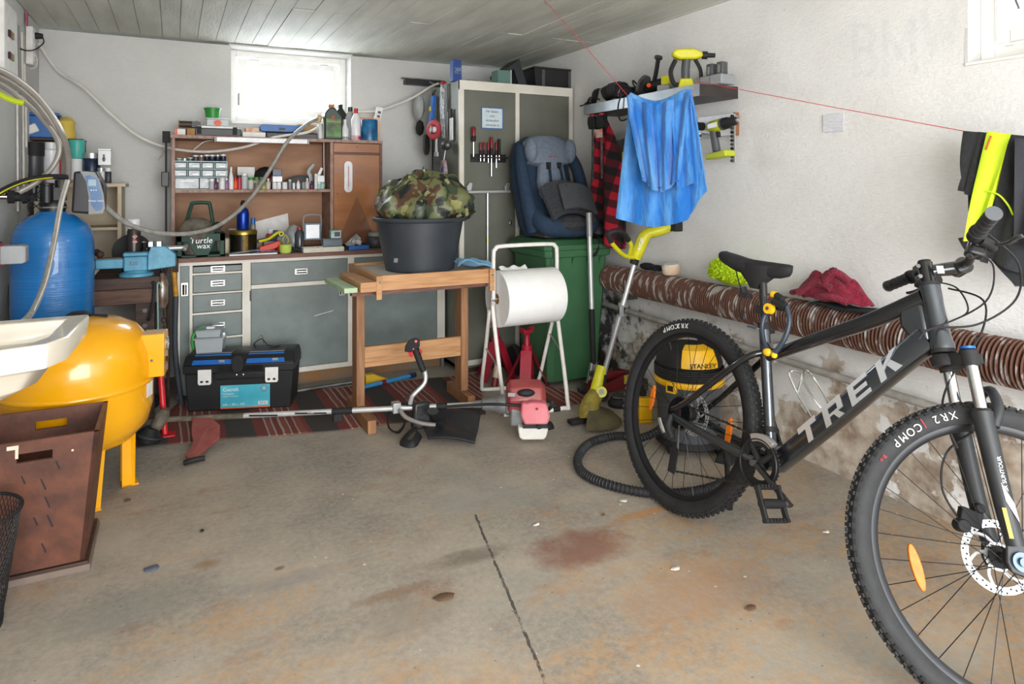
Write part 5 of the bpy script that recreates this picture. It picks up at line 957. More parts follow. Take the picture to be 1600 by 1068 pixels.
# on top of the cabinet
ZC1 = TZ+.0015
def top_loc(px, Y): return P(px, 130, Y=Y)
q = top_loc(712, 4.14); k = depth(q)/F; t = thing('carton', 'tall narrow blue carton on the left corner of the tall cabinet', 'box', (q.x+.0, 4.14, ZC1)); part('box', M().box((0, 0, 16.5*k), (15*k, .06, 33*k), None, .88, 1), mat('deep_blue_card', '#1f4288', .5), t, bev=.001); part('picture', M().b2((-.02, -.0312, .05), (.025, -.0302, .09)), mat('picture_blue', '#7d95b8', .4, col2='#23304f', ns=60), t, flat=True)
q0 = top_loc(826, 4.2); q1 = top_loc(894, 4.2); k = depth(q0)/F; w = q1.x-q0.x; t = thing('storage_crate', 'black plastic crate with tapering sides at the right on the tall cabinet', 'crate', ((q0.x+q1.x)/2-.01, 4.24, ZC1)); h = 31*k
g = M(); 
def shell(m, w0, d0, w1, d1, h, th=.004):
    m.rings([[(-w0/2, -d0/2, 0), (w0/2, -d0/2, 0), (w0/2, d0/2, 0), (-w0/2, d0/2, 0)], [(-w1/2, -d1/2, h), (w1/2, -d1/2, h), (w1/2, d1/2, h), (-w1/2, d1/2, h)], [(-w1/2+th, -d1/2+th, h), (w1/2-th, -d1/2+th, h), (w1/2-th, d1/2-th, h), (-w1/2+th, d1/2-th, h)], [(-w0/2+th, -d0/2+th, th), (w0/2-th, -d0/2+th, th), (w0/2-th, d0/2-th, th), (-w0/2+th, d0/2-th, th)]]); return m
part('body', shell(g, w*.86, .24, w, .28, h), black_plastic, t); part('rim', M().b2((-w/2-.008, -.15, h-.012), (w/2+.008, -.14, h)).b2((-w/2-.008, .14, h-.012), (w/2+.008, .15, h)).b2((-w/2-.008, -.14, h-.012), (-w/2+.001, .14, h)).b2((w/2-.001, -.14, h-.012), (w/2+.008, .14, h)), black_plastic, t)
for x in (-.3, .3): part('rib', M().b2((w*x-.012, -.146, .01), (w*x+.012, -.128, h-.014)), dgrey_plastic, t, bev=.002)
q = top_loc(803, 4.2); t = thing('binder', 'black box file leaning diagonally on the tall cabinet', 'binder', (q.x-.02, 4.22, ZC1)); part('cover', M().rings([[(x*k, y, z*k) for x, z in ((-26, 17), (6, 42), (20, 1), (6, 0), (-3, 26), (-24, 12))] for y in (-.09, .09)]), mat('binder_black', '#25292d', .5), t, bev=.003)
q = top_loc(784, 4.16); t = thing('glass_tank', 'small glass box beside the leaning black file', 'glass box', (q.x, 4.17, ZC1)); part('walls', shell(M(), .10, .1, .10, .1, 22*k, .003), glass('green_glass', '#7fa39a', .55, .1), t); part('frame', M().b2((.046, -.056, 0), (.054, -.0505, 23*k)), alu, t)
for i, (px, l) in enumerate(((738, .10), (752, .09), (764, .08))):
    q = top_loc(px, 4.12); t = thing('cable_scrap', ['pale grey tool lying nearest the blue carton on the tall cabinet', 'brown stick lying in the middle of the tall cabinet top', 'beige rag end lying beside the glass box'][i], 'scrap', (q.x, 4.12+.03*i, ZC1)); part('piece', M().tube([(-l/2, 0, .009), (0, .01, .014), (l/2, 0, .008)], .007, 8, 4), [grey_plastic, pine, cream_paint][i], t)
# magnetic rack on the rear wall and things on the cabinet side
q = P(668, 124, Y=4.78); t = thing('tool_rack', 'black wall rack strip near the ceiling left of the tall cabinet', 'rack', (q.x-.02, 4.80, q.z-.02)); w = .15; part('bar', M().b2((-w, -.03, -.025), (w, .04, .012)), black_plastic, t, bev=.002); part('rail', M().b2((-w-.03, -.032, .013), (w, .0, .02)), dull_steel, t)
part('bracket', M().tube([(.03, -.035, .0), (.08, -.04, -.02), (.11, -.04, -.01)], .006, 6, 4), steel, t)
SX = TX0-.006
def side(px, py): return P(px, py, X=SX)
def hang(name, label, cat, px, py, fn): q = side(px, py); t = thing(name, label, cat, q); fn(t); return t
hang('plastic_mask', 'clear plastic blister package hanging highest on the cabinet side', 'packaging', 664, 168, lambda t: (part('shell', M().ball((-.05, 0, 0), (.04, .08, .10), 10), glass('blister', '#cfd2d0', .5, .15), t), part('insert', M().b2((-.06, -.03, -.08), (-.03, .03, .05)), paper, t), part('nail', M().cyl((.0, 0, .1), (-.05, 0, .1), .003), steel, t)))
hang('spirit_level', 'blue spirit level hanging on the cabinet side', 'level', 681, 178, lambda t: (part('body', M().box((-.03, 0, 0), (.022, .05, .25), RX(.06) @ RY(.1)), mat('bright_blue_paint', '#2366c4', .35), t, bev=.002), part('vial', M().b2((-.045, -.02, .02), (-.041, .02, .05)), lime, t), part('strap', M().tube([(-.02, 0, .12), (-.01, 0, .16), (.0, 0, .17)], .004, 6, 3), matt_black, t)))
hang('chain_loop', 'dark cable bundle with red top hanging near the front edge of the cabinet side', 'cable bundle', 698, 170, lambda t: (part('bundle', (lambda m: [m.tube([(-.02-.008*(i % 3), -.02+.012*i, .17), (-.03, -.02+.014*i, .0), (-.02, -.02+.01*i, -.2)], .0055, 6, 4) for i in range(5)] and m)(M()), mat('black_white_cable', '#3a3a3c', .4, col2='#a9a9ab', ns=40), t, kind='stuff'), part('cap', M().ball((-.025, 0, .175), (.02, .035, .015), 8), red_plastic, t)))
hang('tape_reel', 'red and white ring shaped tape reel on the cabinet side', 'reel', 686, 203, lambda t: (part('ring', M().torus(.048, .022, 28, 8, TR(-.045, -.02, 0) @ RZ(.5) @ RY(PI/2), .7), mat('coral_red', '#b8434a', .45), t), part('core', M().cyl((-.07, -.02, 0), (-.03, -.02, 0), .022), wht, t), part('hub', M().torus(.026, .006, 20, 6, TR(-.068, -.02, 0) @ RY(PI/2)), chrome, t)))
hang('putty_knife', 'white plastic scraper hanging near the front edge of the cabinet side', 'scraper', 707, 198, lambda t: (part('blade', M().b2((-.012, -.03, -.09), (-.006, .03, .06)), wht, t, bev=.002), part('handle', M().b2((-.02, -.015, .0605), (-.004, .015, .12)), matt_black, t, bev=.003), part('shell', M().tube([(-.02, .03, .1), (-.02, .04, 0), (-.02, .02, -.1)], .005, 6, 4), black_plastic, t)))
hang('cutting_disc', 'dark round cutting disc hanging on the cabinet side', 'disc', 671, 226, lambda t: (part('disc', M().cyl((-.03, 0, 0), (-.015, 0, 0), .075, n=28, T=RZ(-.6)), mat('disc_grey', '#4b4844', .7), t), part('hub', M().cyl((-.034, 0, 0), (-.030, 0, 0), .02, n=16, T=RZ(-.6)), dull_steel, t)))
hang('tool_bag', 'small black strap bag below the blister package', 'bag', 664, 200, lambda t: part('bag', M().ball((-.04, 0, 0), (.03, .055, .06), 8), matt_black, t))
hang('paint_brush', 'flat paint brush with white handle and dark bristles on the cabinet side', 'brush', 688, 232, lambda t: (part('handle', M().box((-.03, -.0, .04), (.008, .035, .13), None, 1, .6), wht, t, bev=.002), part('ferrule', M().b2((-.036, -.028, -.055), (-.024, .028, -.0255)), steel, t), part('bristles', M().b2((-.036, -.028, -.11), (-.024, .028, -.0555)), charcoal, t)))
hang('metal_cup', 'round chrome cup hanging below the white scraper', 'cup', 706, 227, lambda t: part('cup', M().ball((-.04, 0, 0), (.035, .05, .035), 12), dull_steel, t))
hang('plastic_bag', 'small clear bag with coloured parts hanging lowest on the cabinet side', 'bag', 700, 264, lambda t: (part('bag', M().box((-.03, 0, -.005), (.04, .09, .13), None, .6, .7), mat('clear_bag2', '#b9bcc0', .25, col2='#8f5560', ns=22, bump=.6, alpha=.8), t, bev=.008), part('label_card', M().b2((-.055, -.04, -.04), (-.051, -.01, .01)), mat('royal', '#2a3f9a', .4), t), part('cord', M().tube([(-.03, 0, .06), (-.02, 0, .12), (-.01, 0, .16)], .003, 6, 3), wht, t)))
# saw, yellow blue pad and grey block standing on the worktop behind the bucket
def wt(name, label, cat, px, Y, fn): q = P(px, 300, Y=Y); t = thing(name, label, cat, (q.x, Y, CT1)); fn(t); return t
wt('hand_saw', 'black hand saw with curved back standing behind the bucket', 'saw', 640, 4.45, lambda t: (part('blade', M().rings([[(x, y, z) for x, z in ((-.16, .25), (-.13, .25), (.04, .43), (.13, .49), (.13, .53), (.05, .52), (-.08, .42))] for y in (-.003, .003)]), matt_black, t), part('handle', M().b2((-.17, -.012, .0), (-.13, .012, .26)), black_plastic, t, bev=.004), part('edge', M().rings([[(x, y, z) for x, z in ((-.12, .29), (.0, .41), (.0, .425), (-.12, .305))] for y in (-.008, -.004)]), chrome, t)))
wt('knee_pad', 'blue and yellow pointed knee pad behind the camouflage cloth', 'knee pad', 668, 4.38, lambda t: (part('shell', M().rings([[(x, y, z) for x, z in ((-.07, 0), (.04, 0), (.05, .28), (.02, .40), (-.02, .46), (-.06, .38), (-.09, .28))] for y in (-.02, .02)]), mat('sea_blue', '#256590', .5), t, bev=.006), part('stripe', M().rings([[(x, y, z) for x, z in ((-.03, .24), (.02, .20), (.045, .26), (-.0, .30), (-.02, .44), (-.045, .42))] for y in (-.0245, -.0205)]), mat('sign_yellow', '#dca92c', .5), t, bev=.001)))
wt('grey_block', 'dark grey plastic holder with a notch right of the cupboard', 'holder', 612, 4.45, lambda t: (part('body', M().b2((-.05, -.04, 0), (.05, .04, .36)), dgrey_plastic, t, bev=.004), part('fin', M().rings([[(x, y, z) for x, z in ((.0, .36), (.07, .36), (.05, .43), (.02, .455), (.005, .43))] for y in (-.015, .015)]), matt_black, t, bev=.003), part('clip', M().b2((-.02, -.046, .33), (.02, -.0405, .355)), grey_plastic, t)))
wt('blue_sponge', 'blue plastic cup between the grey holder and the saw', 'cup', 627, 4.50, lambda t: part('cup', M().lathe([(.03, 0), (.04, .36)], n=16), blue_plastic, t))
# ------------------------------------------------------------------ trestle table, bucket, camouflage bundle
t = thing('trestle_table', 'small wooden trestle table with framed top standing before the bench', 'table', (1.195, 3.49, 0))
tx0, tx1, ty0, ty1 = -.313, .317, -.29, .29; TT = .80
part('top_panel', M().b2((tx0+.02, ty0+.02, TT-.03), (tx1-.02, ty1-.02, TT-.012)), mat('plywood_top', '#c5c0b6', .6, col2='#a8a094', ns=8), t)
for a, b_ in (((tx0, ty0, TT-.075), (tx1, ty0+.018, TT)), ((tx0, ty1-.018, TT-.075), (tx1, ty1, TT)), ((tx0, ty0+.0185, TT-.075), (tx0+.02, ty1-.0185, TT)), ((tx1-.02, ty0+.0185, TT-.075), (tx1, ty1-.0185, TT))): part('rail', M().b2(a, b_), pine, t, bev=.002)
for x in (tx0-.003, tx1-.025): part('corner_block', M().b2((x, ty0-.018, TT-.115), (x+.028, ty0-.0005, TT)), pine, t, bev=.002)
for x in (tx0+.014, tx1-.01): part('screw', M().cyl((x, ty0-.0185, TT-.03), (x, ty0-.021, TT-.03), .006, n=8), dull_steel, t)
part('bearer', M().b2((-.42, ty0+.05, TT-.10), (tx1-.01, ty0+.09, TT-.0755)), edge_wood, t); part('bearer', M().b2((-.42, .12, TT-.10), (tx1-.01, .16, TT-.0755)), edge_wood, t)
pl2 = mat('aged_pine', '#a07450', .6, col2='#855c3c', ns=6, st=(12, 12, 1), bump=.05)
LX = (P(560, 560, Y=3.56).x-1.195, P(721, 560, Y=3.56).x-1.195)
for x in LX: part('leg', M().b2((x-.022, .02, .07), (x+.022, .12, TT-.101)), pl2, t, bev=.003)
for x in LX: part('foot', M().b2((x-.022, -.21 if x < 0 else -.08, 0), (x+.022, .25, .068)), pl2, t, bev=.004)
part('stretcher', M().b2((LX[0]+.0225, .03, .27), (LX[1]+.0, .055, .38)), pine, t, bev=.003)
for i, (dx, w, nm, lb, m_, z_) in enumerate(((-.358, .075, 'timber_offcut', 'short thick pine offcut lying beside the trestle table top', pine, .045), (-.405, .06, 'painted_batten', 'pale green painted batten at the left end of the trestle table', mat('pale_green_paint', '#8fb08a', .6, col2='#b4c7a4', ns=9), .022))):
    pass
q = P(583, 448, Z=.76)
o = part('timber_offcut', M().b2((-.035, 0, 0), (.045, .42, .048)), pine, None, bev=.003); o.location = (.835, 3.18, TT-.0745); o.rotation_euler = (0, 0, .02); tag(o, 'short thick pine offcut lying beside the trestle table top', 'timber')
o = part('painted_batten', M().b2((-.03, 0, 0), (.035, .40, .024)), MATS['pale_green_paint'], None, bev=.002); o.location = (.757, 3.2, TT-.0745); o.rotation_euler = (0, 0, .03); tag(o, 'pale green painted batten at the left end of the trestle table', 'timber')
# tub
bk = Vector((1.19, 3.44, TT-.0105)); bm = mat('tub_black', '#2b3036', .45, col2='#343a41', ns=5, bump=.05)
t = thing('rubber_tub', 'large black builder tub standing on the trestle table', 'tub', bk)
part('body', M().lathe([(.175, 0), (.185, .004), (.235, .272), (.229, .272), (.178, .01)], n=56), bm, t); part('rim', M().torus(.244, .0115, 64, 8, TR(0, 0, .272)), bm, t)
part('floor_disc', M().lathe([(.002, .011), (.177, .012)], n=40), bm, t); part('sticker', M().box((0, 0, 0), (.025, .001, .03), RZ(-1.0) @ TR(0, -.199, .07) @ RX(-.18)), grey_plastic, t, flat=True)
def camo():
    m, N, L, b = nodes('camouflage_fabric'); v, _ = mapping(N, L, (1, 1, 1)); b.inputs['Roughness'].default_value = .45
    c = mix(N, L, ramp(N, L, nz(N, L, v, 9, 2), .49, .50), S('#38422f'), S('#60643f'))
    v2, _ = mapping(N, L, (1, 1.3, .8)); n2 = N.new('ShaderNodeMapping'); n2.inputs['Location'].default_value = (3, 5, 1); L.new(v2, n2.inputs[0])
    c = mix(N, L, ramp(N, L, nz(N, L, n2.outputs[0], 11, 2), .56, .57), c, S('#4b3226'))
    n3 = N.new('ShaderNodeMapping'); n3.inputs['Location'].default_value = (9, 2, 7); L.new(v2, n3.inputs[0])
    c = mix(N, L, ramp(N, L, nz(N, L, n3.outputs[0], 13, 3), .55, .56), c, S('#1b1f1e'))
    n4 = N.new('ShaderNodeMapping'); n4.inputs['Location'].default_value = (1, 8, 4); L.new(v2, n4.inputs[0])
    c = mix(N, L, ramp(N, L, nz(N, L, n4.outputs[0], 12, 2), .63, .64), c, S('#8d8b5c'))
    L.new(c, b.inputs['Base Color'])
    bp = N.new('ShaderNodeBump'); bp.inputs['Strength'].default_value = .5; bp.inputs['Distance'].default_value = .012
    L.new(nz(N, L, v, 14, 5, .6), bp.inputs['Height']); L.new(bp.outputs[0], b.inputs['Normal']); return m
t = thing('camouflage_jacket', 'bundled camouflage rain jacket heaped in the black tub', 'jacket', bk+Vector((0, 0, .255)))
R = []; nn = 72; rows = 22
for j in range(rows+1):
    v = j/rows; el = v*PI/2; row = []
    for i in range(nn):
        a = 2*PI*i/nn; d = Vector((math.cos(a), math.sin(a), v*2))
        f = 1+.18*MN.fractal(d*1.6+Vector((4, 1, 2)), 1, 2, 3)+.07*abs(MN.noise(d*5))+.045*MN.noise(d*10)+.05*math.sin(a*9+3*v)*math.cos(el)
        rx, ry = (.262 if math.cos(a) > 0 else .235), .215
        bul = .84+.28*math.sin(min(v*2.2, 1)*PI/2) if v < .5 else 1.1
        r = max(math.cos(el), .01)**.8*bul*f; zz_ = math.sin(el)*.262*(1+.22*MN.noise(d*2.2))
        if v == 0: r = .86; f = 1
        row.append((rx*r*math.cos(a)+.015, ry*r*math.sin(a), .0+zz_+.008*math.sin(a*7)*(v > 0)))
    R.append(row)
part('bundle', M().rings(R), camo(), t); part('drawcord', M().tube([(-.16, -.15, .16), (-.10, -.12, .215), (-.02, -.10, .235), (.05, -.12, .225)], .004, 6, 6), matt_black, t)
sky = mat('light_blue_fleece', '#5f9cc2', .9, col2='#4a86ad', ns=12, bump=.6, bs=80, sheen=.3)
q = P(742, 412, Y=3.35); t = thing('blue_cleaning_rag', 'light blue rag draped over the right corner of the trestle table', 'rag', (1.43, 3.30, TT+.001))
part('rag', M().sheet(lambda u, v: (-.10+.19*u+.02*math.sin(7*v), -.06+.2*v, .016+.03*abs(math.sin(5*u+3*v))*(1-u)+.012*math.sin(11*v+4*u)), 14, 12, .006), sky, t)
part('corner', M().sheet(lambda u, v: (.092+.012*math.sin(5*v), -.04+.10*u, .012-.11*v), 6, 8, .006), sky, t)
# ------------------------------------------------------------------ paper roll stand
t = thing('roll_stand', 'white tubular floor stand holding the big paper roll', 'stand', (1.79, 3.4, 0)); o_ = Vector(t.location)
fl_ = P(790, 650, Z=0)-o_; fr_ = P(888, 640, Z=0)-o_; rl_ = P(752, 612, Z=0)-o_; rr_ = P(840, 603, Z=0)-o_
tl = P(771, 385, Y=3.4)-o_; tr = P(870, 386, Y=3.4)-o_; top = tl.z
for q in (fl_, fr_, rl_, rr_): q.z = .012
ml = tl.lerp(tl, 1).copy(); ml.z = .50; mr = tr.copy(); mr.z = .50
up = Vector((0, 0, 1))
part('main_frame', M().tube([ml+Vector((0, 0, .1)), Vector((tl.x, tl.y, top-.06)), Vector((tl.x+.012, tl.y, top-.015)), Vector((tl.x+.06, tl.y, top)), Vector((tr.x-.06, tr.y, top)), Vector((tr.x-.012, tr.y, top-.015)), Vector((tr.x, tr.y, top-.06)), mr+Vector((0, 0, .1)), mr, mr.lerp(fr_, .93), fr_+Vector((-.0, .0, 0))+(fl_-fr_)*.08, fl_+(fr_-fl_)*.1, ml.lerp(fl_, .93), ml, ml+Vector((0, 0, .08))], .012, 10, 5), white_enamel, t)
a = ml+Vector((-.012, .026, .03)); b_ = mr+Vector((.012, .026, .03))
part('rear_frame', M().tube([a, a.lerp(rl_, .5), a.lerp(rl_, .93), rl_+(rr_-rl_)*.1, rr_+(rl_-rr_)*.1, b_.lerp(rr_, .93), b_.lerp(rr_, .5), b_], .0115, 10, 5), white_enamel, t)
for A, B in ((ml.lerp(fl_, .55), a.lerp(rl_, .45)), (mr.lerp(fr_, .45), b_.lerp(rr_, .35))): part('link_bar', M().cyl(A, B, .005, n=8), steel, t)
for q in (.25, .8): c_ = fl_.lerp(fr_, q) if q > .5 else rl_.lerp(rr_, .6); part('rubber_sleeve', M().cyl(c_-Vector((.02, 0, 0)), c_+Vector((.02, -.004, 0)), .0145), matt_black, t)
rc = P(820, 463, Y=3.4)-o_; part('axle', M().cyl((tl.x-.02, 0, rc.z), (tr.x+.02, 0, rc.z), .008), steel, t)
t2 = thing('paper_roll', 'big white paper towel roll in the white stand', 'paper roll', o_+Vector((0, 0, rc.z)))
R = 43*depth(P(820, 463, Y=3.4))/F; x0, x1 = tl.x+.022, tr.x-.022
part('roll', M(TR(x0, 0, 0) @ RY(PI/2)).rings([[(r*math.cos(2*PI*i/48), r*math.sin(2*PI*i/48), z) for i in range(48)] for r, z in ((.03, 0), (R, 0), (R, x1-x0), (.03, x1-x0))], cap=False, loop=True), mat('tissue_white', '#efeeec', .85, col2='#ebeae8'), t2)
part('core', M(TR(x0, 0, 0) @ RY(PI/2)).rings([[(r*math.cos(2*PI*i/24), r*math.sin(2*PI*i/24), z) for i in range(24)] for r, z in ((.026, -.002), (.0295, -.002), (.0295, x1-x0+.002), (.026, x1-x0+.002))], cap=False, loop=True), card, t2)
part('torn_edge', M().sheet(lambda u, v: (x0+.02+(x1-x0-.2)*u, -.01+.03*v, R+.003+.014*v*(1+.5*math.sin(14*u))), 16, 3, .0015), MATS['tissue_white'], t2)
# jack stands
jr = mat('jack_red', '#a61c33', .35, coat=.3)
def jack(q, h, rz, lab, tilt=None):
    t = thing('jack_stand', lab, 'jack stand', q, rz); hh = h*.62
    for a in (PI/4, 3*PI/4, 5*PI/4, 7*PI/4):
        m = M(); dx, dy = math.cos(a), math.sin(a)
        m.rings([[(dx*r-dy*w, dy*r+dx*w, z) for r, w in ((r0, -.034), (r0, .034), (r0-.016, .0))] for r0, z in ((.14, .004), (.032, hh))]); part('leg', m, jr, t)
    part('column', M().cyl((0, 0, hh-.06), (0, 0, hh+.03), .032, n=14).cyl((0, 0, .1), (0, 0, hh), .018, n=12), jr, t); part('ratchet_post', M().b2((-.012, -.012, hh+.03), (.012, .012, h-.04)).cyl((0, 0, hh+.03), (0, 0, h-.05), .02, .014), jr, t)
    part('saddle', M().rings([[(x, y, h-.035+z) for x, z in ((-.035, .0), (.035, .0), (.045, .035), (.025, .018), (-.025, .018), (-.045, .035))] for y in (-.02, .02)]), jr, t); return t
jq = P(806, 594, Z=0); jack(Vector((jq.x+.0, 3.62, 0)), .37, .2, 'front red jack stand with splayed legs behind the paper roll stand')
jq = P(789, 575, Z=0); jack(Vector((1.86, 3.88, 0)), .37, -.3, 'rear red jack stand half hidden behind the front one')
t = thing('glue_cartridge', 'dark red cartridge with pale label leaning on the left jack stand', 'cartridge', P(773, 607, Z=0)+Vector((0, .01, 0))); part('tube', M().cyl((0, 0, .01), (.045, .03, .16), .02), dark_red, t); part('label', M().cyl((.015, .01, .06), (.04, .0265, .143), .0208), mat('pale_foil', '#c9a893', .4), t)
# ------------------------------------------------------------------ green wheelie bin
gb = mat('bin_green', '#3d6b47', .5, col2='#345f3e', ns=4, bump=.06)
t = thing('wheelie_bin', 'green wheeled rubbish bin in the corner under the child seat', 'bin', (2.235, 3.72, 0))
def sect(w, d, z, c=.03): return [(-w/2+c, -d/2, z), (w/2-c, -d/2, z), (w/2, -d/2+c, z), (w/2, d/2-c, z), (w/2-c, d/2, z), (-w/2+c, d/2, z), (-w/2, d/2-c, z), (-w/2, -d/2+c, z)]
part('body', M().rings([sect(.37, .38, .03), sect(.385, .42, .3), sect(.42, .46, .60), sect(.44, .48, .80)]), gb, t, bev=.004); part('rim', M().rings([sect(.475, .51, .80), sect(.485, .52, .845)]), gb, t, bev=.006)
for x in (-.15, -.05, .06, .15): part('rib', M().add([(x-.008, -.242, .795), (x+.008, -.242, .795), (x, -.225, .72), (x-.008, -.26, .795), (x+.008, -.26, .795)], [(0, 1, 2), (3, 2, 1, 4)[:4], (0, 2, 3), (0, 3, 4, 1)]), gb, t)
part('lid', M().rings([sect(.495, .53, .8455), sect(.50, .535, .872), sect(.44, .47, .905, .05), sect(.2, .2, .912, .05)]), gb, t, bev=.004)
part('axle', M().cyl((-.24, .19, .10), (.24, .19, .10), .012), dull_steel, t)
for x in (-.215, .215): part('wheel', M().lathe([(.05, -.022), (.09, -.022), (.10, -.012), (.10, .012), (.09, .022), (.05, .022)], n=32, T=TR(x*1.0+(-.03 if x < 0 else .012), .155, .10) @ RY(PI/2)), dark_rubber, t)
# ------------------------------------------------------------------ child seat
ny = mat('navy_fabric', '#20364e', .85, col2='#1a2e44', ns=60, bump=.3, bs=200); gy = mat('grey_blue_knit', '#727d8c', .9, col2='#647080', ns=60, bump=.4, bs=200); dgk = mat('charcoal_knit', '#3b3d42', .9, col2='#2b2c30', ns=90, bump=.4, bs=220)
t = thing('child_car_seat', 'navy blue child car seat with grey head rest lying back on the green bin', 'child seat', (2.205, 3.74, .914)); t.scale = (.88, .95, 1.16)
def shellring(z, w, d, y, c=.0): return [(w*math.cos(a)*(1 if True else 1), y+d*math.sin(a), z) for a in [2*PI*i/20 for i in range(20)]]
# back shell, rising and leaning to the cabinet
Tb = TR(-.02, .02, .0) @ RX(-.12)
R = [[(w*math.copysign(abs(math.cos(a))**.7, math.cos(a)), y+d*math.sin(a), z) for a in [2*PI*i/24 for i in range(24)]] for z, w, d, y in ((.0, .19, .14, 0), (.06, .235, .16, .0), (.16, .245, .14, .03), (.3, .25, .11, .08), (.45, .235, .10, .11), (.54, .19, .08, .12), (.575, .11, .05, .12))]
part('shell', M(Tb).rings(R), ny, t, bev=.0)
for s_ in (-1, 1): part('side_wing', M(Tb).tube([(s_*.20, -.12, .03), (s_*.235, -.13, .13), (s_*.24, -.09, .25), (s_*.235, -.04, .38), (s_*.2, .03, .49)], .05, 12, 5, rr=lambda q: .055-.018*q), ny, t)
part('seat_bolster', M().tube([(-.22, -.10, .12), (-.2, -.2, .07), (-.08, -.24, .055), (.08, -.24, .055), (.2, -.2, .07), (.22, -.10, .12)], .05, 12, 5), ny, t)
part('base', M().b2((-.19, -.19, .0), (.19, .14, .05)), mat('brown_grey_plastic', '#4c4244', .6), t, bev=.012)
part('head_rest', M(Tb).rings([[(w*math.copysign(abs(math.cos(a))**.6, math.cos(a)), y+d*math.sin(a), z) for a in [2*PI*i/24 for i in range(24)]] for z, w, d, y in ((.385, .10, .05, -.03), (.40, .175, .075, -.02), (.47, .19, .08, -.005), (.53, .185, .07, .01), (.56, .13, .05, .02))]), gy, t)
for s_ in (-1, 1): part('head_wing', M(Tb).ball((s_*.165, -.065, .47), (.045, .06, .07), 12), gy, t)
part('back_cushion', M(Tb).rings([[(w*math.copysign(abs(math.cos(a))**.5, math.cos(a)), y+d*math.sin(a), z) for a in [2*PI*i/20 for i in range(20)]] for z, w, d, y in ((.2, .11, .05, -.07), (.3, .12, .055, -.055), (.40, .10, .05, -.05), (.45, .09, .04, -.04))]), gy, t)
for s_ in (-1, 1): part('harness_strap', M(Tb).tube([(s_*.045, -.115, .37), (s_*.05, -.135, .29), (s_*.045, -.15, .2)], .022, 8, 4, flat=.35), ny, t); part('strap_slot', M(Tb).b2((s_*.045-.02, -.102, .36), (s_*.045+.02, -.098, .40)), matt_black, t)
for s_ in (-1, 1): part('red_clip', M(Tb).box((s_*.13, -.085, .40), (.05, .01, .025), RY(s_*-.3)), red_plastic, t)
part('leg_cover', M().sheet(lambda u, v: (-.20+.34*u+.05*v-.02, -.17-.10*v+.02*math.sin(6*u), .27-.17*v-.05*(u-.4)**2+.035*math.sin(PI*u)), 16, 14, .03), dgk, t, bev=.004)
part('leg_cover_fold', M().sheet(lambda u, v: (-.10+.27*u, -.21-.08*v-.02*math.sin(PI*u), .285-.13*v-.03*u+.02*math.sin(PI*u)), 14, 10, .022), mat('dark_grey_knit', '#45474b', .9, bump=.4, bs=200), t, bev=.004)
part('piping', M().tube([(-.05, -.235, .285), (-.03, -.27, .22), (.02, -.315, .16), (.10, -.335, .14)], .005, 6, 6), matt_black, t)
part('crotch_panel', M().ball((-.0, -.23, .075), (.14, .09, .05), 14), dgk, t)
part('hanging_strap', M().tube([(.16, -.2, .03), (.19, -.285, -.0), (.16, -.30, -.08), (.10, -.29, -.10)], .01, 6, 5, flat=.4), matt_black, t)
t2 = thing('black_bag', 'black fabric bag squeezed between the child seat and the right wall', 'bag', (2.42, 3.56, .914)); part('bag', M().lathe([(.06, 0), (.085, .02), (.08, .06), (.05, .09), (.008, .1)], n=14, ex=.9), mat('black_nylon', '#1b1c20', .6, bump=.5, bs=20), t2)
# ------------------------------------------------------------------ floating shelf and what lies on it
FX0, FY0, FY1, FZ1 = 2.30, 2.50, 3.53, 1.742; FZ0 = 1.683
t = thing('floating_shelf', 'thick dark floating shelf with a brushed metal front edge on the right wall', 'shelf', (XR, (FY0+FY1)/2, FZ0)); L_ = (FY1-FY0)/2
part('board', M().b2((FX0-XR+.004, -L_, 0), (0, L_, FZ1-FZ0)), mat('shelf_dark_brown', '#2c2523', .45, col2='#36302d'), t); part('front_edge', M().b2((FX0-XR, -L_-.001, -.0005), (FX0-XR+.0035, L_+.001, FZ1-FZ0+.0005)), mat('brushed_edge', '#9aa0a3', .4, .7, col2='#7d8386', ns=7), t)
SHZ = FZ1+.0012
def fs(name, label, cat, px, X_, fn, rz=0): q = P(px, 140, X=X_); t = thing(name, label, cat, (X_, q.y, SHZ), rz); fn(t, depth(q)/F); return t
rnd = random.Random(3)
def tangle(m, R, n, h, r=.004):
    for i in range(n):
        a0 = rnd.uniform(0, 6.28); R1 = R*rnd.uniform(.5, 1)
        m.tube([(R1*math.cos(a0+j*1.05)+rnd.uniform(-.01, .01), R1*.8*math.sin(a0+j*1.05), max(r, h*rnd.uniform(.1, 1))) for j in range(6)], r, 6, 4, closed=True)
    return m
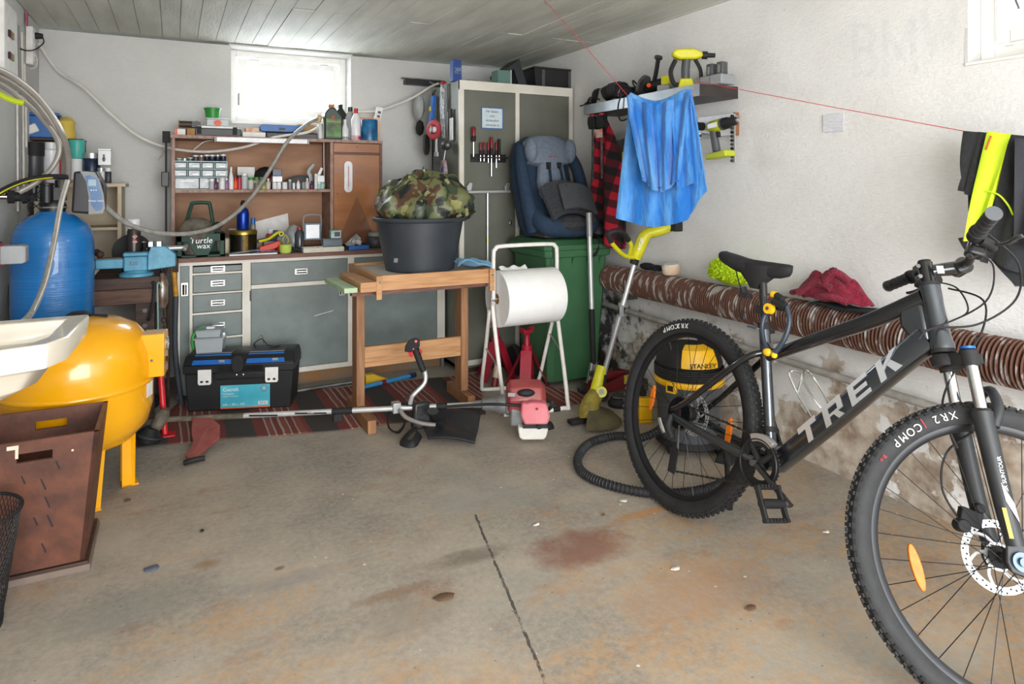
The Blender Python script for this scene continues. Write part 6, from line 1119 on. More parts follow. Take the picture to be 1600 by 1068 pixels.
fs('blower', 'lime and grey cordless inflator with black nozzle on the floating shelf', 'power tool', 1071, 2.37, lambda t, k: (part('battery_foot', M().box((0, 0, .025), (.085, .075, .05), None, .7, .8), lime, t, bev=.006), part('grip', M().tube([(0, 0, .05), (.0, 0, .10), (.005, 0, .15)], .022, 12, 4), dgrey_plastic, t), part('body', M().rings([[(x, y*q, z) for x, z in ((-.065, .165), (-.03, .15), (.05, .15), (.085, .16), (.085, .185), (.04, .205), (-.045, .205), (-.07, .19)) for y in (0,)] for q, y in ((1, -.03), (1, .03))] if False else [[(x, yy, z) for x, z in ((-.065, .165), (-.03, .15), (.05, .15), (.085, .16), (.085, .185), (.04, .205), (-.045, .205), (-.07, .19))] for yy in (-.03, .03)]), lime, t, bev=.01), part('nozzle', M().cyl((.085, 0, .172), (.15, 0, .170), .014, .011).cyl((.085, 0, .172), (.11, 0, .171), .02), matt_black, t), part('hose', M().tube([(-.05, .0, .15), (-.075, 0, .09), (-.06, 0, .03), (-.03, .0, .02)], .012, 8, 5).tube([(.05, 0, .15), (.075, 0, .10), (.08, 0, .05)], .01, 8, 5), matt_black, t)), -PI/2+1.0)
fs('battery_pack', 'lime and grey battery pack left of the inflator on the shelf', 'battery', 1041, 2.36, lambda t, k: (part('case', M().b2((-.04, -.035, 0), (.04, .035, .035)), grey_plastic, t, bev=.005), part('top', M().b2((-.025, -.025, .0355), (.025, .02, .085)), lime, t, bev=.006)), .4)
for i, (px, hh) in enumerate(((1112, .0), (1128, .0))):
    fs('battery_pack', ['left one of the two grey batteries with upright black towers at the shelf end', 'right one of the two grey batteries with upright black towers at the shelf end'][i], 'battery', px, 2.44+.0*i, lambda t, k: (part('case', M().b2((-.05, -.038, 0), (.05, .038, .05)), grey_plastic, t, bev=.006), part('tower', M().b2((-.02, -.02, .0505), (.022, .02, .115)), dgrey_plastic, t, bev=.006), part('contact_strip', M().b2((-.0235, -.008, .06), (-.0205, .008, .10)), chrome, t)), .1)
fs('angle_grinder', 'black angle grinder with side handle standing up in the middle of the shelf', 'power tool', 1022, 2.38, lambda t, k: (part('body', M().tube([(-.05, .03, .04), (0, 0, .05), (.07, -.02, .055)], .032, 12, 5), matt_black, t), part('handle', M().tube([(.0, 0, .07), (.03, -.03, .13), (.055, -.055, .19)], .013, 10, 4).cyl((.053, -.053, .187), (.058, -.058, .197), .022), black_plastic, t), part('disc', M().cyl((-.06, .0, .055), (-.075, 0, .062), .06, n=28), dull_steel, t), part('button', M().cyl((-.01, -.035, .05), (-.01, -.045, .05), .012), orange_plastic, t)), -PI/2+.4)
fs('coiled_cable', 'black coiled power cord hanging over the shelf front', 'cable', 1000, 2.36, lambda t, k: part('cord', M().tube([(0, 0, .02), (-.03, .02, .07), (0, .06, .10), (.03, .04, .05), (-.03, -.02, .02), (-.075, -.03, .005), (-.09, -.05, -.06), (-.085, -.01, -.12), (-.085, .07, -.13), (-.08, .10, -.06), (-.07, .08, .01), (-.03, .05, .03)], .0045, 8, 8), matt_black, t))
fs('coiled_cable', 'loose black cable tangle lying on the shelf before the grinder', 'cable', 985, 2.38, lambda t, k: part('cord', tangle(M(), .09, 7, .07), matt_black, t))
fs('router_tool', 'black power tool with ribbed body lying on the left half of the shelf', 'power tool', 965, 2.40, lambda t, k: (part('body', M().tube([(-.02, .10, .06), (0, .03, .08), (.0, -.06, .07)], .045, 12, 5), matt_black, t), part('ribs', (lambda m: [m.torus(.044, .005, 20, 6, TR(0, .06-.02*i, .077) @ RX(PI/2)) for i in range(5)] and m)(M()), charcoal, t, kind='stuff'), part('head', M().b2((-.045, -.12, .0), (.045, -.055, .07)), charcoal, t, bev=.006), part('badge', M().b2((-.047, -.10, .03), (-.0455, -.07, .05)), red_plastic, t)))
fs('sander', 'off white power tool head with black cord near the left end of the shelf', 'power tool', 944, 2.40, lambda t, k: (part('head', M().box((0, 0, .05), (.07, .09, .10), RX(.2), .8, .8), mat('offwhite_tool', '#a9a29a', .5), t, bev=.01), part('plate', M().cyl((0, .045, .06), (0, .065, .06), .05, n=20), matt_black, t), part('cord', M().tube([(-.03, 0, .03), (-.06, .06, .05), (-.04, .14, .02), (-.05, .2, .01)], .005, 8, 5), matt_black, t)))
fs('clamp', 'small dark clamp at the far left end of the shelf', 'clamp', 922, 2.38, lambda t, k: (part('jaw', M().b2((-.02, -.035, 0), (.02, .035, .03)), matt_black, t, bev=.003), part('knob', M().cyl((0, 0, .0305), (0, 0, .05), .014), dark_red, t)))
fs('clamp', 'dark round knobbed clamp next to the off white tool', 'clamp', 932, 2.42, lambda t, k: (part('jaw', M().ball((0, 0, .04), (.03, .035, .04), 10), mat('brown_black', '#352c2c', .5), t), part('screw', M().cyl((0, 0, .07), (0, .02, .10), .008), dull_steel, t)))
# clamps hanging below the shelf
for i, px in enumerate((926, 940)):
    X_ = 2.34; q = P(px, 178, X=X_); t = thing('bar_clamp', ['left bar clamp hanging under the shelf with black jaw', 'right bar clamp hanging under the shelf with an orange tag'][i], 'clamp', (X_, q.y, FZ0-.001))
    part('pad', M().cyl((0, .0, -.012), (0, 0, 0), .02), red_plastic, t); part('jaw', M().rings([[(x, y, z) for y, z in ((-.03, -.012), (.03, -.012), (.035, -.05), (.02, -.09), (-.03, -.09), (-.045, -.06))] for x in (-.018, .018)]), matt_black, t, bev=.003)
    part('bar', M().b2((-.004, -.006, -.42+.02*i), (.004, .006, -.0905)), dull_steel, t)
    if i: part('tag', M().b2((-.025, -.03, -.15), (-.015, .03, -.10)), mat('orange_tag', '#d4694a', .5, col2='#c9c4c0', ns=30), t)
def plaid():
    m, N, L, b = nodes('red_black_plaid'); v, obj = mapping(N, L, (1, 1, 1)); b.inputs['Roughness'].default_value = .9
    s_ = N.new('ShaderNodeSeparateXYZ'); L.new(obj, s_.inputs[0])
    def st(o, k): return mth(N, L, 'GREATER_THAN', mth(N, L, 'SINE', mth(N, L, 'MULTIPLY', o, k)), 0)
    ss = mth(N, L, 'ADD', s_.outputs[1], mth(N, L, 'MULTIPLY', s_.outputs[2], .12)); q = mth(N, L, 'ADD', st(ss, 64), st(mth(N, L, 'ADD', s_.outputs[2], mth(N, L, 'MULTIPLY', s_.outputs[1], -.5)), 64))
    c = mix(N, L, mth(N, L, 'MULTIPLY', q, .5), S('#b3132c'), S('#121013')); n = N.new('ShaderNodeValToRGB'); e = n.color_ramp; e.interpolation = 'CONSTANT'; e.elements[0].color = S('#b0152c'); e.elements[1].position = .75; e.elements[1].color = S('#151215'); e2 = e.elements.new(.25); e2.color = S('#4f0f1b')
    L.new(mth(N, L, 'MULTIPLY', q, .5), n.inputs[0]); L.new(n.outputs[0], b.inputs['Base Color']); return m
sx = 2.45; a = P(943, 185, X=sx)
t = thing('plaid_shirt', 'red and black checked flannel shirt hanging under the shelf by the corner', 'shirt', (sx, a.y, a.z)); Hh = .80
def shirt(u, v):
    w = (.03+.05*min(v/.15, 1)+.10*min(v, 1)**.6)*(1-.25*max(0, v-.75)); y = (u-.5)*2*w+.02*v
    return (-.02+.045*math.sin(u*13+v*2)*min(v*3, 1), -y-.02, -Hh*v-.02*math.sin(u*9)*v)
part('cloth', M().sheet(shirt, 30, 30, .012), plaid(), t); part('collar', M().tube([(0, .03, .0), (-.02, 0, .025), (0, -.03, .0)], .014, 8, 5), bpy.data.materials['red_black_plaid'], t)
part('hanging_loop', M().tube([(0, 0, 0), (.0, .0, .04), (.0, .0, FZ0-a.z-.002)], .003, 6, 3), matt_black, t)
# wall tool with pale board
q = P(975, 250, X=2.52); t = thing('wall_board', 'pale unpainted board piece fixed on the right wall under the shelf', 'board', (2.548, q.y+.08, q.z+.0)); part('board', M().b2((-.012, -.17, -.02), (.008, .10, .13)), mat('pale_board', '#a9a59d', .7), t)
q = P(981, 232, X=2.48); t = thing('caulking_gun', 'lime power tool hanging on the wall left of the blue towel', 'power tool', (2.50, q.y, q.z)); part('body', M().rings([[(x, y, z) for y, z in ((.0, .13), (-.03, .11), (-.05, .02), (-.05, -.08), (.05, -.08), (.05, -.02), (.02, .05))] for x in (-.03, .03)]), lime, t, bev=.006)
part('foot', M().b2((-.035, -.05, -.115), (.032, .045, -.0805)), matt_black, t, bev=.004); part('grip', M().b2((-.033, .02, -.02), (-.0305, .045, .06)), dgrey_plastic, t)
# drill rack
q = P(1125, 196, X=2.54); t = thing('tool_board', 'white wall board with brown end strip carrying the drill', 'board', (2.548, q.y, q.z)); part('board', M().b2((-.012, -.10, -.055), (.009, .16, .055)), wht, t, bev=.001); part('end_strip', M().b2((-.016, -.115, -.058), (.009, -.1005, .058)), brown_wood, t, bev=.001)
dr = P(1122, 195, X=2.43); t = thing('cordless_drill', 'lime and grey cordless drill hanging on the white wall board', 'drill', (2.44, dr.y, dr.z)); t.rotation_euler = (-.12, 0, 0)
part('motor_body', M().lathe([(.02, -.075), (.03, -.06), (.031, .02), (.026, .03)], n=20, T=RX(PI/2) @ Matrix.Identity(4)), mat('drill_lime', '#b5bd22', .4), t); part('badge', M().b2((-.0325, -.01, -.012), (-.030, .05, .012)), wht, t)
part('chuck', M().lathe([(.028, 0), (.03, .02), (.024, .04), (.022, .07), (.012, .085)], n=18, T=TR(0, -.031, 0) @ RX(PI/2)), matt_black, t); part('collar', M().lathe([(.031, 0), (.031, .014)], n=18, T=TR(0, -.016, 0) @ RX(PI/2)), dgrey_plastic, t); part('bit_socket', M().lathe([(.010, 0), (.007, .008)], n=12, T=TR(0, -.117, 0) @ RX(PI/2)), steel, t)
part('grip', M().tube([(0, .045, -.02), (0, .04, -.08), (0, .035, -.13)], .02, 12, 4), dgrey_plastic, t); part('trigger', M().b2((-.008, .005, -.06), (.008, .02, -.032)), matt_black, t, bev=.003)
part('battery', M().rings([[(x, y, z) for y, z in ((-.05, -.135), (.08, -.135), (.085, -.165), (-.055, -.165))] for x in (-.035, .035)]), MATS['drill_lime'], t, bev=.005); part('peg', M().cyl((.0, .0, .0), (.1, 0, 0), .006), steel, t)
for i, (px, py) in enumerate(((1088, 197), (1096, 212))):
    q = P(px, py, X=2.49); t = thing('drill_accessory', ['black round tool end beside the blue towel on the white board', 'small chrome hook set below the black tool end'][i], 'accessory', (2.50, q.y, q.z)); part('body', M().cyl((-.02, 0, 0), (.035, 0, 0), .022-.008*i, n=16), [matt_black, chrome][i], t); part('pin', M().cyl((-.03, 0, 0), (-.0205, 0, 0), .012-.004*i), [dgrey_plastic, dull_steel][i], t)
q0 = P(1143, 178, X=2.49); q1 = P(1143, 254, X=2.49); t = thing('socket_rail', 'vertical steel strip with a row of small bits hanging right of the drill', 'socket rail', (2.50, q0.y, q0.z)); H = q0.z-q1.z
part('strip', M().b2((.0, -.012, -H), (.004, .012, 0)), alu, t); 
for i in range(12): part('bit_socket', M().cyl((-.0005, 0, -.01-i*(H-.02)/11), (-.012, .0, -.01-i*(H-.02)/11), .007, n=8), dull_steel if i % 2 else matt_black, t)
part('peg', M().cyl((.0045, 0, -.01), (.05, 0, -.01), .003), steel, t)
# ------------------------------------------------------------------ washing line, towel, jacket
L1 = P(983, 152, D=3.28); L2 = P(1080, 155, D=3.17); J0 = P(1513, 206, X=2.42); J1 = P(1640, 226, X=2.42)
top = P(852, 1, Z=ZC-.002)
t = thing('washing_line', 'thin red string stretched from the ceiling over the towel to the black jacket', 'string', top); o_ = Vector(top)
part('string', M().tube([p-o_ for p in (top, L1, L1.lerp(L2, .5)+Vector((0, 0, -.055)), L2, P(1089, 127, D=3.16), P(1300, 167, D=2.72), J0, J1, Vector((2.40, -.6, 1.42)))], .0016, 6), mat('red_string', '#c2323c', .6), t); part('ceiling_hook', M().tube([(0, 0, 0), (0, 0, -.015), (.01, 0, -.02)], .002, 6, 3), dull_steel, t); part('wall_screw', M().cyl(Vector((2.40, -.6, 1.42))-o_, Vector((2.565, -.6, 1.42))-o_, .004), dull_steel, t)
tw = mat('blue_terry', '#6aaae0', 1, col2='#1d6cbc', ns=13, nd=7, lo=.42, hi=.78, bump=1.0, bs=75, sheen=.25, st=(1, 1, .3))
def towel_mat():
    m = tw; return m
ax = (L2-L1); ax.z = 0; wv = ax.length; e = ax.normalized(); nrm = Vector((-e.y, e.x, 0))
if nrm.y > 0: nrm = -nrm      # towards the camera
t = thing('towel', 'bright blue fluffy towel hung over the red string', 'towel', L1); k = 3.22/F
def topz(u):
    d = abs(u-.45)*2; return -.050+.058*min(d, 1)**1.6 - .012*(u > .9)*(u-.9)*10
def tow(side, lens, x0f, x1f, amp, ph):
    def f(u, v):
        L_ = lens(u); s = v*L_; w = (u*wv)*(1-v)+(x0f+(x1f-x0f)*u)*v
        fold = amp*math.sin(u*19+ph+1.5*v)*min(1, .35+v)+amp*.5*math.sin(u*37+ph*2)
        off = .012+.03*min(1, v*6)
        return e*w+nrm*(side*off+fold)+Vector((0, 0, topz(u)-s+.004))
    return f
back = tow(-1, lambda u: .60-.02*u-.12*max(0, u-.78)/.22, -.07, wv+.07, .012, 0)
front = tow(1, lambda u: .44-.02*u, .0, wv+.03, .016, 1.3)
def front_l(u, v): return front(.12+.70*u, v)
part('back_drop', M().sheet(lambda u, v: back(u, v), 64, 34, .012), tw, t)
part('front_drop', M().sheet(lambda u, v: tow(1, lambda q: .42-.03*(q-.5)**2, .085, wv*.84, .022, 1.3)(u, v)+nrm*.016, 60, 26, .012), tw, t)
part('side_fold', M().sheet(lambda u, v: tow(1, lambda q: .41+.02*q, wv*.05, wv*1.12, .012, .3)(.70+.30*u, v), 26, 24, .010), tw, t)
part('fold_over', M().tube([e*(wv*u)+Vector((0, 0, topz(u)+.006)) for u in [i/14 for i in range(15)]], .022, 10, 2), tw, t)
hm = mat('towel_hem', '#2a72c0', 1, col2='#215fa8', ns=60, bump=.6, bs=120)
part('hem', M().tube([tow(1, lambda q: .42, .085, wv*.84, .017, 1.3)(u, .95)+nrm*.018 for u in [i/30 for i in range(31)]], .006, 6), hm, t)
# jacket on the line at the right wall
jk = mat('black_fleece', '#26282b', .95, col2='#1f2123', ns=40, bump=.3, bs=200, sheen=.15); hv = mat('hi_vis_yellow', '#d3ef2b', .7, col2='#c9e524', ns=4, bump=.2)
t = thing('hi_vis_jacket', 'black fleece jacket with a neon yellow panel hung on the red string', 'jacket', J0); jd = (J1-J0); jd.z = 0; jl_ = jd.length; je = jd.normalized(); jn = Vector((-1, 0, 0)); sl = (J1.z-J0.z)/jl_
def jp(x, z, d=0): return je*x+jn*d+Vector((0, 0, x*sl+z))
kj = depth(J0)/F
def pj(px, py, d): q = P(px, py, X=2.42-d)-J0; return q
def quad_sheet(tl_, tr_, bl_, br_, d, amp, fr_, nu=20, nv=24, th=.01, ph=0):
    A, B, C_, D_ = (pj(*tl_, d), pj(*tr_, d), pj(*bl_, d), pj(*br_, d))
    return M().sheet(lambda u, v: A.lerp(B, u).lerp(C_.lerp(D_, u), v)+jn*(amp*math.sin(u*fr_+ph+2*v)*(.3+v)), nu, nv, th)
part('back_panel', quad_sheet((1512, 206), (1618, 216), (1520, 392), (1640, 450), .0, .012, 9), jk, t)
part('sleeve', quad_sheet((1511, 205), (1540, 207), (1503, 298), (1522, 306), .035, .010, 7, 10, 16, .03), jk, t)
part('yellow_panel', quad_sheet((1545, 205), (1582, 210), (1508, 376), (1535, 370), .055, .010, 6, 16, 24, .014), hv, t, label='neon yellow panel')
part('side_panel', quad_sheet((1581, 210), (1640, 216), (1537, 400), (1600, 430), .05, .012, 8, 18, 24, .014, 1), jk, t)
part('piping', M().tube([pj(1540, 298, .066), pj(1560, 304, .07), pj(1575, 320, .07), pj(1583, 336, .07)], .003, 6, 6), hv, t)
part('hood', quad_sheet((1500, 372), (1545, 366), (1520, 402), (1540, 410), .045, .010, 5, 10, 8, .02), jk, t)
part('trouser_leg', quad_sheet((1590, 216), (1660, 222), (1580, 378), (1650, 390), .08, .014, 6, 14, 20, .03, 2), mat('charcoal_twill', '#303238', .8, bump=.2, bs=120), t)
part('lower_hem', quad_sheet((1530, 380), (1640, 380), (1590, 446), (1660, 452), .02, .012, 7, 16, 12, .014), jk, t)
part('zip', M().tube([pj(1549, 212, .067), pj(1545, 222, .067), pj(1541, 234, .067)], .003, 6, 4), orange_plastic, t)
# ------------------------------------------------------------------ on the ribbed pipe
PX = 2.47; PZ = .66+.082
def onp(px, py, X_=2.47): q = P(px, py, X=X_); return q
q = onp(1047, 425); t = thing('round_sponge', 'round tan polishing sponge lying on the ribbed pipe', 'sponge', (2.48, q.y, PZ+.006)); part('foam', M().lathe([(.045, 0), (.05, .008), (.05, .045), (.046, .05)], n=24, T=RY(-.12)), mat('tan_foam', '#c8a78a', .9, col2='#d8c9b7', ns=6, bump=.3), t); part('face', M().lathe([(.045, .0505), (.044, .056)], n=24, T=RY(-.12)), cream_paint, t)
q = onp(1010, 424); t = thing('wool_glove', 'black glove lying flat on the far end of the ribbed pipe', 'glove', (2.48, q.y, PZ+.002)); part('palm', M().ball((0, 0, .022), (.04, .06, .022), 12), matt_black, t)
for i in range(4): part('finger', M().tube([(-.03+.018*i, -.05, .018), (-.034+.02*i, -.09, .018), (-.036+.022*i, -.125+.008*abs(i-1.5), .016)], .010, 8, 3), matt_black, t)
part('thumb', M().tube([(.03, -.0, .02), (.05, -.04, .02), (.052, -.07, .016)], .011, 8, 3), matt_black, t)
q = onp(1145, 440, 2.45); lm = mat('lime_microfibre', '#b6d318', .8, col2='#a3c010', ns=30); t = thing('wash_mitt', 'lime green noodle wash mitt resting on the ribbed pipe', 'wash mitt', (2.45, q.y, PZ+.002)); t.scale = (1.1, 1.15, 1.15); rn = random.Random(5)
part('core', M().ball((0, 0, .062), (.062, .115, .056), 16), lm, t); nd_ = M()
for i in range(620):
    a = rn.uniform(0, 2*PI); b0 = rn.uniform(-.5, PI/2); n_ = Vector((math.cos(b0)*math.cos(a)*.062, math.cos(b0)*math.sin(a)*.115, math.sin(b0)*.056)); c_ = n_+Vector((0, 0, .062)); d_ = Vector((math.cos(b0)*math.cos(a), math.cos(b0)*math.sin(a)*.6, math.sin(b0)+.1)).normalized()*.013
    if (c_+d_).z < .002: continue
    nd_.cyl(c_-d_*.1, c_+d_+Vector((rn.uniform(-.005, .005), rn.uniform(-.005, .005), 0)), .0045, .004, 6)
part('noodles', nd_, lm, t, kind='stuff')
q = onp(1300, 465, 2.44); rd = mat('raspberry_terry', '#8a1a34', 1, col2='#6f132a', ns=60, bump=1, bs=110, sheen=.1)
t = thing('red_microfibre_cloth', 'crumpled raspberry red cloth lying on the ribbed pipe', 'cloth', (2.455, q.y+.02, PZ+.016))
def heap(u, v):
    a = 2*PI*u; r = v; y = .17*r*math.cos(a)*(1+.15*math.sin(3*a)); x = .06*r*math.sin(a)*(1+.2*math.sin(2*a+1)); h = .105*(1-r**2.2)*(1+.35*MN.noise(Vector((x*30, y*18, 2))))+.022*abs(math.sin(9*u*PI+4*v))*(1-r*.6)
    return (x, y-.0, h+.002)
part('cloth', M().sheet(heap, 56, 14, .008), rd, t)
for i, (pts, r) in enumerate((([(-.05, .12, .02), (-.03, .04, .075), (-.04, -.04, .06)], .022), ([(-.03, .0, .085), (-.02, -.04, .125), (.0, -.09, .09)], .024), ([(-.055, .02, .02), (-.06, -.05, .03), (-.04, -.11, .015)], .02), ([(-.01, .18, .012), (-.03, .12, .03), (-.02, .05, .06)], .018))):
    part('fold', M().tube(pts, r, 12, 6, flat=.7), rd, t)
t = thing('black_cloth', 'dark green black cloth under the raspberry cloth on the ribbed pipe', 'cloth', (2.455, q.y-.07, PZ+.0015)); part('cloth', M().sheet(lambda u, v: (-.055+.10*v, -.16+.30*u, .004+.004*math.sin(9*u)), 12, 4, .008), mat('bottle_black', '#17201f', .9), t)
# ------------------------------------------------------------------ floor things
def rug_mat():
    m, N, L, b = nodes('striped_rag_rug'); v, obj = mapping(N, L, (1, 1, 1)); b.inputs['Roughness'].default_value = .95
    s_ = N.new('ShaderNodeSeparateXYZ'); L.new(obj, s_.inputs[0])
    x = mth(N, L, 'ADD', s_.outputs[0], mth(N, L, 'MULTIPLY', mth(N, L, 'SUBTRACT', nz(N, L, v, 4, 3), .5), .03))
    p = mth(N, L, 'FRACT', mth(N, L, 'DIVIDE', x, .39))
    n = N.new('ShaderNodeValToRGB'); e = n.color_ramp; e.interpolation = 'CONSTANT'
    R_, B_, C_, K = S('#7a342d'), S('#a69686'), S('#8a463c'), S('#3d3833')
    seq = [(0, R_), (.07, B_), (.09, C_), (.16, B_), (.18, R_), (.25, B_), (.28, C_), (.35, B_), (.37, R_), (.44, B_), (.46, C_), (.54, R_), (.60, K), (.93, R_)]
    e.elements[0].color = seq[0][1]; e.elements[1].position = seq[1][0]; e.elements[1].color = seq[1][1]
    for a, c in seq[2:]: q = e.elements.new(a); q.color = c
    L.new(p, n.inputs[0]); c = mix(N, L, mth(N, L, 'MULTIPLY', nz(N, L, v, 60, 4), .35), n.outputs[0], S('#2d2622')); L.new(c, b.inputs['Base Color'])
    bp = N.new('ShaderNodeBump'); bp.inputs['Strength'].default_value = .7; bp.inputs['Distance'].default_value = .004
    w = N.new('ShaderNodeTexWave'); w.inputs['Scale'].default_value = 60; w.bands_direction = 'Y'; L.new(v, w.inputs[0]); L.new(w.outputs[1], bp.inputs['Height']); L.new(bp.outputs[0], b.inputs['Normal']); return m
A, B, C_, D_ = P(202, 702, Z=0), P(760, 648, Z=0), Vector((1.78, 4.0, 0)), Vector((.02, 4.22, 0)); A2 = P(200, 655, Z=0)
t = thing('rag_rug', 'red brown striped rag rug on the floor in front of the bench', 'rug', (0, 0, 0))
part('weave', M().sheet(lambda u, v: A.lerp(B, u).lerp(D_.lerp(C_, u), v)+Vector((0, .018*math.sin(u*9)*(1-v), .0045+.0015*math.sin(u*30+v*9))), 60, 20, .004), rug_mat(), t)
t = thing('rag_rug', 'end of a second red striped rug lying beside the green bin', 'rug', (0, 0, 0)); a, b_, c_, d_ = P(815, 590, Z=0), P(885, 605, Z=0), P(850, 560, Z=0)+Vector((0, -.02, 0)), P(800, 560, Z=0)
part('weave', M().sheet(lambda u, v: Vector((1.93, 3.22, 0)).lerp(Vector((2.20, 3.18, 0)), u).lerp(Vector((1.80, 3.62, 0)).lerp(Vector((1.97, 3.66, 0)), u), v)+Vector((0, 0, .006+.012*math.sin(PI*v)*u)), 12, 12, .004), MATS.get('x') or bpy.data.materials['striped_rag_rug'], t)
# toolbox
a = P(292, 648, Z=0); b_ = P(452, 640, Z=0); ang = math.atan2(b_.y-a.y, b_.x-a.x); w = .56
t = thing('toolbox', 'big black toolbox with blue topped lid and turquoise label before the drawers', 'toolbox', (a.x-.02, a.y+.02, .0075), ang); t.scale = (1.02, 1, 1.04)
bx = lambda m, x0, x1, y0, y1, z0, z1: m.b2((x0, y0, z0), (x1, y1, z1))
w = (b_-a).length*1.07; dpt = .25; k = 1
part('body', M().box((w/2, dpt/2, .10), (w*.93, dpt*.92, .20), None, 1.05, 1.06), matt_black, t, bev=.008)
part('lid', M().rings([[(w/2+sx_*w/2, yy, z) for sx_, yy in ((-1, -.004), (1, -.004), (1, dpt), (-1, dpt))] if True else 0 for z in (.2005, .245)]).rings([[(w/2+q*w/2*s_, y, z) for s_, y in ((-1, y0), (1, y0), (1, y1), (-1, y1))] for q, y0, y1, z in ((1, -.004, dpt, .2455), (.98, .03, dpt-.02, .285), (.96, .045, dpt-.04, .292))]), black_plastic, t, bev=.004)
for s_ in (0, 1):
    x0 = .045+s_*(w*.5-.01); x1 = x0+w*.5-.085
    lb = part('lid_compartment', M().rings([[(x, y, z) for x, y, z in ((x0, -.003, .247), (x1, -.003, .247), (x1-.008, .032, .287), (x0+.008, .032, .287))], [(x, y+.004, z+.004) for x, y, z in ((x0, -.003, .247), (x1, -.003, .247), (x1-.008, .032, .287), (x0+.008, .032, .287))]]), mat('lid_blue', '#1f66b8', .25, coat=.4), t, label='blue lid compartment')
    part('grille', M().b2((x0+.01, .05, .2925), (x1-.01, .13, .296)), mat('grey_grille', '#7c8083', .4), t)
    for i in range(5): part('grille_slat', M().b2((x0+.012, .054+.016*i, .2962), (x1-.012, .062+.016*i, .2985)), charcoal, t)
    part('lid_clip', M().box(((x0+x1)/2+.05, .006, .262), (.03, .004, .012), None), grey_plastic, t)
part('handle_lock', M().rings([[(w/2-.005+x, y, z) for x, z in ((-.03, .225), (-.018, .205), (.018, .205), (.03, .225), (.03, .275), (.015, .292), (-.015, .292), (-.03, .275))] for y in (-.016, -.0045)]), matt_black, t, bev=.003)
part('front_ridge', M().b2((w*.28, -.008, .17), (w*.74, .012, .2)).b2((w*.30, -.004, .165), (w*.72, .012, .24)), black_plastic, t, bev=.003)
for x in (w*.20, w*.80):
    lt_ = part('latch', M().rings([[(x+a_, y, z) for a_, z in ((-.034, .225), (.034, .225), (.034, .155), (.028, .145), (-.028, .145), (-.034, .155))] for y in (-.02, -.0125)]), white_plastic, t, bev=.002, label='white latch')
    for dx_ in (-.014, .014): part('latch_hole', M().rings([[(x+dx_+.008*math.cos(PI*i/5), y, .163+.006*math.sin(PI*i/5)) for i in range(10)] for y in (-.0212, -.0202)]), matt_black, lt_)
for dx_ in (-.012, .022): part('lock_eye', M().ball((w*.5+dx_, -.010, .188), (.008, .005, .008), 8), chrome, t)
lx0, lx1 = w*.335, w*.78
lab_ = part('label', M().b2((lx0, -.0045, .012), (lx1, -.0035, .135)), mat('turquoise_print', '#3fa3b8', .4, col2='#58b6c6', ns=6), t, flat=True); part('orange_stripe', M().b2((lx0, -.0052, .012), (lx1, -.0047, .018)), orange_plastic, lab_, flat=True)
text('Cocraft', .026, wht, lab_, facecam(lx0+.012, -.0052, .112), 'lettering', .0003, align='LEFT'); text('Verktygslåda', .011, wht, lab_, facecam(lx0+.012, -.0052, .09), 'lettering', .0003, align='LEFT'); text('Toolbox / Verktøykasse', .008, wht, lab_, facecam(lx0+.012, -.0052, .077), 'lettering', .0003, align='LEFT')
text('600 x 305 x 295', .017, wht, lab_, facecam(lx0+.012, -.0052, .033), 'lettering', .0003, align='LEFT')
part('badge_ring', M().torus(.017, .0015, 24, 6, TR(lx1-.03, -.0052, .113) @ RX(PI/2)), red_plastic, lab_); text('EJ', .012, wht, lab_, facecam(lx1-.03, -.0052, .113), 'lettering', .0003)
part('barcode_panel', M().b2((lx1-.06, -.0052, .028), (lx1-.012, -.0047, .045)), wht, lab_, flat=True)
for i in range(9): part('bar', M().b2((lx1-.055+.0045*i, -.0056, .031), (lx1-.055+.0045*i+.0015+.001*(i % 2), -.0053, .042)), charcoal, lab_, flat=True)
TB = TR(t.location) @ RZ(ang) @ Matrix.Diagonal((1.02, 1, 1.04, 1))
q = TB @ Vector((.115, .10, .299)); tt = thing('food_containers', 'stack of clear plastic food containers on the left of the toolbox lid', 'containers', q, ang+.1); fc = glass('container_clear', '#dfe5e8', .38, .12)
part('container', shell(M(), .13, .11, .145, .125, .075, .002), fc, tt); part('lid', M().b2((-.08, -.07, .0755), (.08, .07, .082)), fc, tt, bev=.002); part('container', shell(M(TR(-.005, 0, .083)), .115, .1, .13, .11, .035, .002), fc, tt); part('lid', M().b2((-.07, -.06, .1185), (.062, .06, .125)), fc, tt, bev=.002)
part('film', M().ball((-.02, 0, .035), (.05, .045, .03), 8), mat('crinkled_film', '#b9bec2', .2, bump=.9, bs=25, alpha=.6), tt); part('green_clip', M().tube([(-.085, -.03, .02), (-.09, -.04, .07), (-.075, -.03, .11), (-.03, -.03, .128)], .008, 8, 5), green_plastic, tt); part('clip', M().b2((-.02, -.02, .1255), (.02, .01, .134)), wht, tt)
q = TB @ Vector((.40, .10, .3)); tt = thing('cable_loop', 'small black and clear cable loop lying on the toolbox lid', 'cable', q, 0); part('loop', M().tube([(-.05, 0, .004), (-.06, 0, .03), (-.02, 0, .055), (.01, 0, .02), (.04, .0, .006), (.08, 0, .004), (.02, -.03, .004)], .003, 6, 8), matt_black, tt); part('wire', M().tube([(-.05, .01, .004), (-.055, .01, .04), (-.02, 0, .075), (-.01, 0, .03)], .002, 6, 6), chrome, tt)
